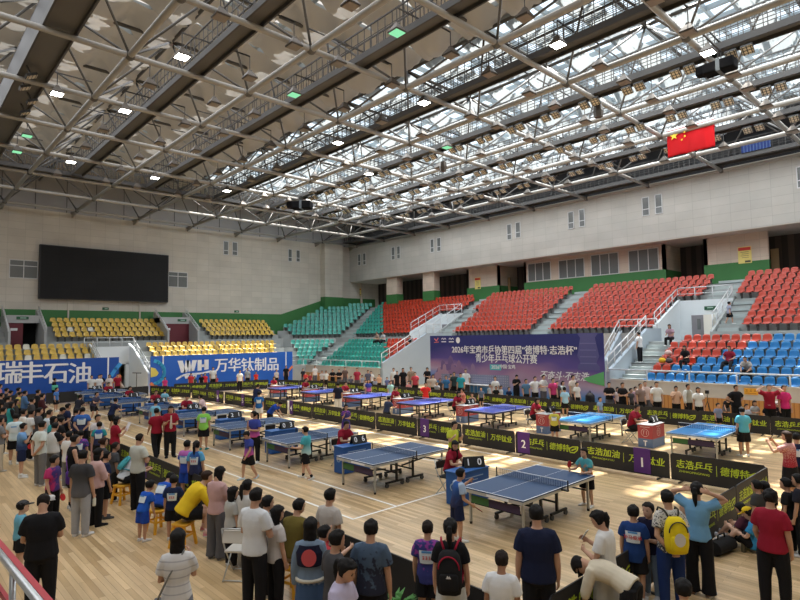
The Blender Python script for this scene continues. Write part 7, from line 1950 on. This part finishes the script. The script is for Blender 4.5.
# ---- spectators behind the barrier along the long stand
ROWB = [(609, 382, BLK, 'cross', 'short', 'man in black beside the blue banner edge'), (613, 390.5, (0.03, 0.05, 0.20), 'phone', 'short', 'child in blue holding a white sheet'), (617.5, 387, (0.6, 0.5, 0.5), 'stand', 'long', 'woman in pale pink top behind the child in blue'), (622.5, 382.5, BLK, 'cross', 'short', 'man in black with folded arms under the stair'),
        (631, 388, DGR, 'stand', 'short', 'short person in dark top left of plaid shirt'), (635.5, 386.5, PLAID, 'stand', 'short', 'person in lilac plaid shirt'), (640.5, 383, (0.22, 0.16, 0.14), 'stand', 'short', 'man in brown shirt behind the plaid shirt'), (645, 381, (0.55, 0.42, 0.38), 'stand', 'buzz', 'man in rosy tee at the back'),
        (651.5, 386.5, (0.30, 0.29, 0.27), 'chin', 'bun', 'woman in grey top with hand at her chin'), (656.5, 381.5, WHT, 'stand', 'short', 'man in white shirt near the stair foot'), (676, 386, (0.62, 0.40, 0.28), 'phone1', 'short', 'man in peach tee with a phone and strap'), (688, 384, (0.36, 0.34, 0.28), 'stand', 'short', 'man in grey vest over white sleeves'),
        (698, 387, WHT, 'stand', 'bob', 'woman in white tee beside a tripod'), (701, 398, NVY, 'stand', 'short', 'child in navy beside woman in white'), (718, 403, (0.18, 0.22, 0.34), 'stand', 'short', 'child in blue grey before the timber slats'), (729, 399.5, BLK, 'stoop', 'short', 'man in black leaning over the barrier'), (736, 385, BLK, 'hips', 'short', 'large man in black tee with hands on hips'),
        (746.5, 404, (0.45, 0.5, 0.6), 'stand', 'short', 'child in pale blue behind the cyan player'), (754.5, 400.5, (0.40, 0.40, 0.40), 'cross', 'bob', 'person in black and white print leaning on the barrier'), (767, 403, BLK, 'stand', 'short', 'person in black with a pale cap'), (777.5, 402, (0.012, 0.014, 0.025), 'phone', 'short', 'youth in navy tee with a white cap'),
        (769, 384.5, CRM, 'head', 'short', 'umpire in crimson with pale tie touching head'), (784, 385, (0.58, 0.03, 0.17), 'stand', 'pony', 'woman in magenta jacket at the right'),
        (517, 375, BLK, 'phone', 'short', 'man in black before the event banner'), (526, 379, (0.08, 0.16, 0.26), 'stand', 'short', 'person in blue grey right of man in black'), (535, 376.5, (0.66, 0.66, 0.66), 'hips', 'short', 'man in white shirt with hands on hips'), (543.5, 375, (0.60, 0.59, 0.56), 'cross', 'short', 'man in off-white shirt with folded arms'),
        (553, 378, (0.42, 0.04, 0.14), 'stand', 'short', 'youth in crimson and navy sport shirt'), (557, 381, DGR, 'stand', 'short', 'person in grey behind the sport shirt'), (563, 381, (0.50, 0.54, 0.52), 'stand', 'pony', 'woman in pale patterned blouse'), (573, 375, (0.58, 0.50, 0.44), 'stand', 'short', 'man in beige white tee under the slogan'), (577, 382, (0.66, 0.65, 0.62), 'stand', 'buzz', 'grey haired man in white at the banner end'),
        (572, 389, (0.25, 0.16, 0.12), 'stand', 'short', 'small child before man in beige'), (600, 397, (0.20, 0.32, 0.50), 'stand', 'short', 'child in pale blue at the end of a barrier'), (509, 387, NVY, 'stand', 'short', 'child in navy beside the white tables'), (501, 385.5, (0.5, 0.5, 0.52), 'stand', 'bob', 'woman in pale grey seated behind the barrier'),
        (495, 376.5, WHT, 'stand', 'pony', 'woman in white top at the white tables'), (496, 386, BLK, 'stand', 'short', 'person in black low behind the barrier'), (490, 384, (0.4, 0.45, 0.5), 'stand', 'short', 'person in grey blue low behind the barrier'), (481, 387, (0.10, 0.14, 0.22), 'stand', 'short', 'child in slate blue low behind the barrier'), (472, 393, (0.4, 0.25, 0.2), 'stand', 'short', 'small child peeking over the barrier'),
        (465.5, 369, WHT, 'stand', 'short', 'tall person in white under the mountain print'), (460.5, 373, (0.03, 0.30, 0.36), 'stand', 'short', 'man in teal tee under the mountain print'), (454, 372, (0.03, 0.05, 0.05), 'stand', 'short', 'man in dark green tee left of man in teal'), (451, 374, (0.40, 0.20, 0.14), 'stand', 'bob', 'woman with bare shoulder beside man in dark green'), (446, 375.5, (0.04, 0.14, 0.30), 'stand', 'short', 'person in blue left of the green tee'),
        (440, 378.5, (0.05, 0.05, 0.06), 'stand', 'short', 'child in dark top below the banner left end'), (437, 382, (0.30, 0.30, 0.32), 'stand', 'short', 'child in grey below the banner left end'), (433, 374.5, (0.56, 0.46, 0.38), 'stand', 'bob', 'woman in cream blouse at the banner left end'), (429.5, 375, (0.55, 0.45, 0.36), 'stand', 'long', 'woman in beige at the banner left end'), (427, 367.5, BLK, 'phone', 'short', 'man in black at the banner left edge'),
        (415, 372, (0.50, 0.06, 0.08), 'stand', 'short', 'person in red top by the blue-grey wall'), (411, 367, (0.3, 0.22, 0.16), 'stand', 'short', 'person in brown by the blue-grey wall'), (403, 368, BLK, 'stand', 'bob', 'woman in long black dress by the blue-grey wall'), (408.5, 381, (0.5, 0.2, 0.2), 'stand', 'short', 'small child in rose by the blue-grey wall'),
        (397, 371, BLK, 'stand', 'short', 'person in black at the foot of the left stair'), (393.5, 368, WHT, 'stand', 'short', 'person in white at the foot of the left stair'), (387, 377, (0.12, 0.14, 0.30), 'stand', 'short', 'child in indigo among the corner crowd'), (379, 374, (0.58, 0.34, 0.22), 'stand', 'short', 'person in salmon orange among the corner crowd'), (371, 371, WHT, 'stand', 'short', 'person in white among the corner crowd'),
        (368, 370, (0.10, 0.10, 0.14), 'stand', 'short', 'person in grey among the corner crowd'), (362, 375, (0.35, 0.38, 0.45), 'stand', 'short', 'person in slate among the corner crowd'), (357, 368, (0.34, 0.03, 0.06), 'stand', 'short', 'person in maroon among the corner crowd'), (345, 367, (0.12, 0.08, 0.07), 'stand', 'short', 'person in dark brown at the corner wall'), (342.5, 372, (0.5, 0.32, 0.24), 'stand', 'short', 'child in tan at the corner wall'),
        (339, 369, BLK, 'cross', 'short', 'second man in black at the corner wall'), (332.5, 369, BLK, 'cross', 'short', 'first man in black at the corner wall'), (326, 370.5, WHT, 'stand', 'short', 'person in white left of the men in black'), (322, 370.5, (0.6, 0.55, 0.55), 'stand', 'short', 'person in pale pink left of the men in black'), (315, 365.5, (0.60, 0.58, 0.58), 'stand', 'short', 'tall person in white near the corner barrier'),
        (310, 373, (0.30, 0.03, 0.05), 'stand', 'short', 'person in maroon near the corner barrier'), (305.5, 372, (0.62, 0.05, 0.05), 'stand', 'short', 'person in red near the corner barrier'), (303, 368.5, (0.03, 0.03, 0.04), 'stand', 'short', 'person in black near the corner barrier'), (375, 378, (0.3, 0.32, 0.4), 'stand', 'bob', 'woman in blue grey low in the corner crowd'), (351, 376, (0.12, 0.12, 0.16), 'stand', 'short', 'person in charcoal low in the corner crowd'), (366, 380, (.5, .45, .42), 'stand', 'short', 'child in cream low in the corner crowd')]
for px, py, sh_, po, hr_, lb in ROWB:
    # height from the standing line just behind the barrier
    x_ = 25.3 + 0.5 * (ROWB.index((px, py, sh_, po, hr_, lb)) % 3)
    if px < 405: x_ = 25.4 + (px * 13 % 17) / 10.0
    q = at_x(px, py, x_)
    h_ = max(1.12, min(1.84, q.z))
    q = at_z(px, py, h_)
    cp = WHT if 'cap' in lb else None
    p(px, py, h_, 180 - 20 + (px * 31 % 40) - (35 if px > 500 else 0), po, hr_, sh_, ('t' if h_ > 1.3 else 's', BLK if int(px) % 3 else (0.10, 0.10, 0.12)), lb + (', long stand side' if len(lb.split()) < 9 else ''), female=hr_ in ('long', 'bob', 'pony', 'bun'), cap=cp, skin=int(px) % 2, sleevecol=WHT if 'vest' in lb else None, sleeve='l' if 'vest' in lb else 's', w=1.12 if 'large' in lb else 1.0)
# ---- before the middle blue banner
for px, py, sh_, lb in ((286, 365.5, BLK, 'person in black beside the right end of the middle banner'), (276.5, 369.5, (0.62, 0.55, 0.5), 'person in white leaning at the right end of the middle banner'), (256, 371.5, (0.70, 0.04, 0.03), 'person in red before the middle blue banner'), (247.5, 368, (0.35, 0.37, 0.4), 'person in grey before the middle blue banner'),
                        (213, 367, WHT, 'person in white tee under the wing emblem'), (205, 373, (0.6, 0.03, 0.05), 'child in red under the wing emblem'), (201.5, 374, BLK, 'person in black beside child in red'), (216, 377, (0.45, 0.05, 0.06), 'child in dark red under the wing emblem'), (191, 373, (0.55, 0.04, 0.05), 'person in red at the left of the wing emblem'), (194.5, 377, (0.05, 0.08, 0.05), 'person in dark green before the wing emblem'), (165, 377, (0.55, 0.04, 0.18), 'child in magenta near the left end of the middle banner')):
    y_ = 42.1; q = at_y(px, py, y_); h_ = max(1.15, min(1.8, q.z))
    p(0, 0, h_, 170, 'stand', 'short', sh_, ('t', BLK), lb, at=(q.x, y_))
# ---- people in the stands
def sitter(px, py, k, tier, sh_, lb, pose='sit', hr_='short', fa=None, **kw):
    X_ = (XL if tier == 'l' else XU)[k]; Z_ = (ZL if tier == 'l' else ZU)[k]
    q = at_x(px, py, X_ - .05)
    p(0, 0, 1.64, 0, pose, hr_, sh_, ('t', BLK), lb, at=(X_ - .04, q.y), yaw=90 if fa is None else fa, base_z=Z_, **kw)
sitter(670, 320, 5, 'l', PLAID, 'seated woman in pink plaid shirt on the top red row', hr_='bob', female=True)
sitter(686, 360, 2, 'l', BLK, 'seated woman with long hair among blue and red seats', hr_='long', female=True)
sitter(729, 359, 2, 'l', (0.20, 0.012, 0.03), 'man in maroon lounging on a blue seat', 'reclin')
sitter(748, 368, 1, 'l', (0.36, 0.35, 0.34), 'person in grey seated low among the blue seats', 'sitlean')
sitter(378, 341, 5, 'l', (0.30, 0.22, 0.18), 'left one of two people sitting on teal seats'); sitter(384, 340, 5, 'l', (0.5, 0.52, 0.56), 'right one of two people sitting on teal seats')
sitter(411, 346, 4, 'l', (0.02, 0.02, 0.03), 'person in black on the red seats by the left stair')
q = at_x(640, 338, XL[3]); p(0, 0, 1.72, -60, 'stand', 'short', (0.62, 0.64, 0.66), ('t', BLK), 'man in white tee standing on the stair right of the banner', at=(XL[3] - .1, q.y), base_z=ZL[3] + .02, shoes=WHT)
q = at_x(730, 307, XU[1]); p(0, 0, 1.35, 60, 'walk', 'short', (0.30, 0.32, 0.42), ('s', BLK), 'child in pale shirt climbing the upper stair at the right', at=(XU[1] - .2, q.y), base_z=ZU[1] + .02)
# bags left on red seats
for px, py, k, c_, lb in ((662, 352, 2, (0.65, 0.42, 0.03), 'yellow bag lying on a red seat'), (669, 353, 2, (0.09, 0.08, 0.08), 'dark grey bag on a red seat beside the yellow bag'), (668, 344, 3, (0.62, 0.45, 0.42), 'pale pink bag on a red seat at the aisle')):
    q = at_x(px, py, XL[k] - .05); t = thing('seat_bag', lb, 'bag', (XL[k] - .06, q.y, ZL[k] + .43)); MB().sphere((0, 0, .14), .13, .2, .15, 12, 8).build('bag_body', cloth(c_, 'bag_cloth'), t, True); MB().path([(0, -.08, .26), (0, -.04, .34), (0, .04, .34), (0, .08, .26)], .012, 6).build('bag_handle', cloth(c_, 'bag_cloth'), t, True)
# black bags, tripod, plants
q = at_z(590, 408, 0.3); t = thing('kit_bag', 'round black kit bag behind the barrier at the banner end', 'bag', (25.6, at_x(590, 398, 25.6).y, 0)); MB().loft([[V(r * math.cos(a), r * .7 * math.sin(a), z) for a in [math.pi * k / 7 for k in range(14)]] for r, z in ((.2, 0), (.27, .1), (.3, .5), (.28, .9), (.15, 1.02))]).build('bag_body', cloth(BLK, 'bag_cloth'), t, True); MB().path([(-.08, 0, 1.0), (-.05, 0, 1.12), (.05, 0, 1.12), (.08, 0, 1.0)], .015, 6).build('bag_handle', cloth(BLK, 'bag_cloth'), t, True)
q = at_x(707, 392, 26.2); t = thing('camera_tripod', 'black camera tripod standing by the grey parapet', 'tripod', (26.2, q.y, 0)); MB().box(0, 0, q.z, .1, .14, .14).build('camera', M_BLK, t)
MB().tube((0, 0, .9), (0, 0, q.z), .015).build('column', M_BLK, t)
for a in (0, 2.1, 4.2): MB().tube((0, 0, .95), (.35 * math.cos(a), .35 * math.sin(a), 0), .014).build('leg', M_BLK, t)
# white tables of the organisers before the event banner
for px, lb in ((462, 'left'), (486, 'right')):
    y_ = at_x(px, 385, 26.85).y; t = thing('folding_table', 'white folding table of the organisers under the event banner, %s one' % lb, 'table', (26.85, y_, 0))
    MB().bx(-.22, .22, -.9, .9, .9, .94).build('table_top', mat('table_white', (.68, .69, .70), .5), t); 
    for sx_ in (-.18, .18):
        for sy_ in (-.8, .8): MB().tube((sx_, sy_, 0), (sx_, sy_, .9), .018).build('leg', M_STEEL, t)
# microphone stand in the gangway, potted plants by the near barrier
q = at_y(137, 385, Y0 + .7); t = thing('microphone_stand', 'thin black stand with a crossbar in the white gangway', 'stand', (q.x, Y0 + .8, 0)); zt = at_y(137, 372.5, Y0 + .8).z
MB().tube((0, 0, .02), (0, 0, zt), .025).build('pole', M_BLK, t); MB().tube((-.3, 0, zt), (.32, 0, zt - .06), .035).build('crossbar', M_BLK, t); MB().tube((0, 0, 0), (0, 0, .03), .22, 16).build('base', M_BLK, t)
random.seed(3)
for px, py, lb in ((349, 580, 'left of the mottled blue tee'), (394, 594, 'right of the mottled blue tee'), (402, 596, 'at the end of the dark trough')):
    q = at_z(px, py, .5); t = thing('potted_plant', 'small green plant by the near barrier, %s' % lb, 'plant', (q.x, q.y, 0))
    MB().loft([[V(r * math.cos(a), r * math.sin(a), z) for a in [math.pi * k / 7 for k in range(14)]] for r, z in ((.09, 0), (.12, .3), (.125, .3), (.1, .28))]).build('pot', mat('pot_black', (.02, .02, .02), .5), t, True)
    g = MB()
    for k in range(26):
        a = random.random() * 6.28; l_ = .15 + .22 * random.random(); b0 = V(.05 * math.cos(a), .05 * math.sin(a), .28); tip = b0 + V(math.cos(a) * l_ * .7, math.sin(a) * l_ * .7, l_ * .6); m_ = (b0 + tip) / 2 + V(0, 0, .06); sd_ = V(-math.sin(a), math.cos(a), 0) * .03
        g.add([b0, m_ + sd_, tip, m_ - sd_, m_ - V(0, 0, .004)], [(0, 1, 4), (1, 2, 4), (2, 3, 4), (3, 0, 4), (0, 3, 2, 1)])
    g.build('leaves', mat('leaf_green', (.05, .20, .03), .5), t)
finish_people()
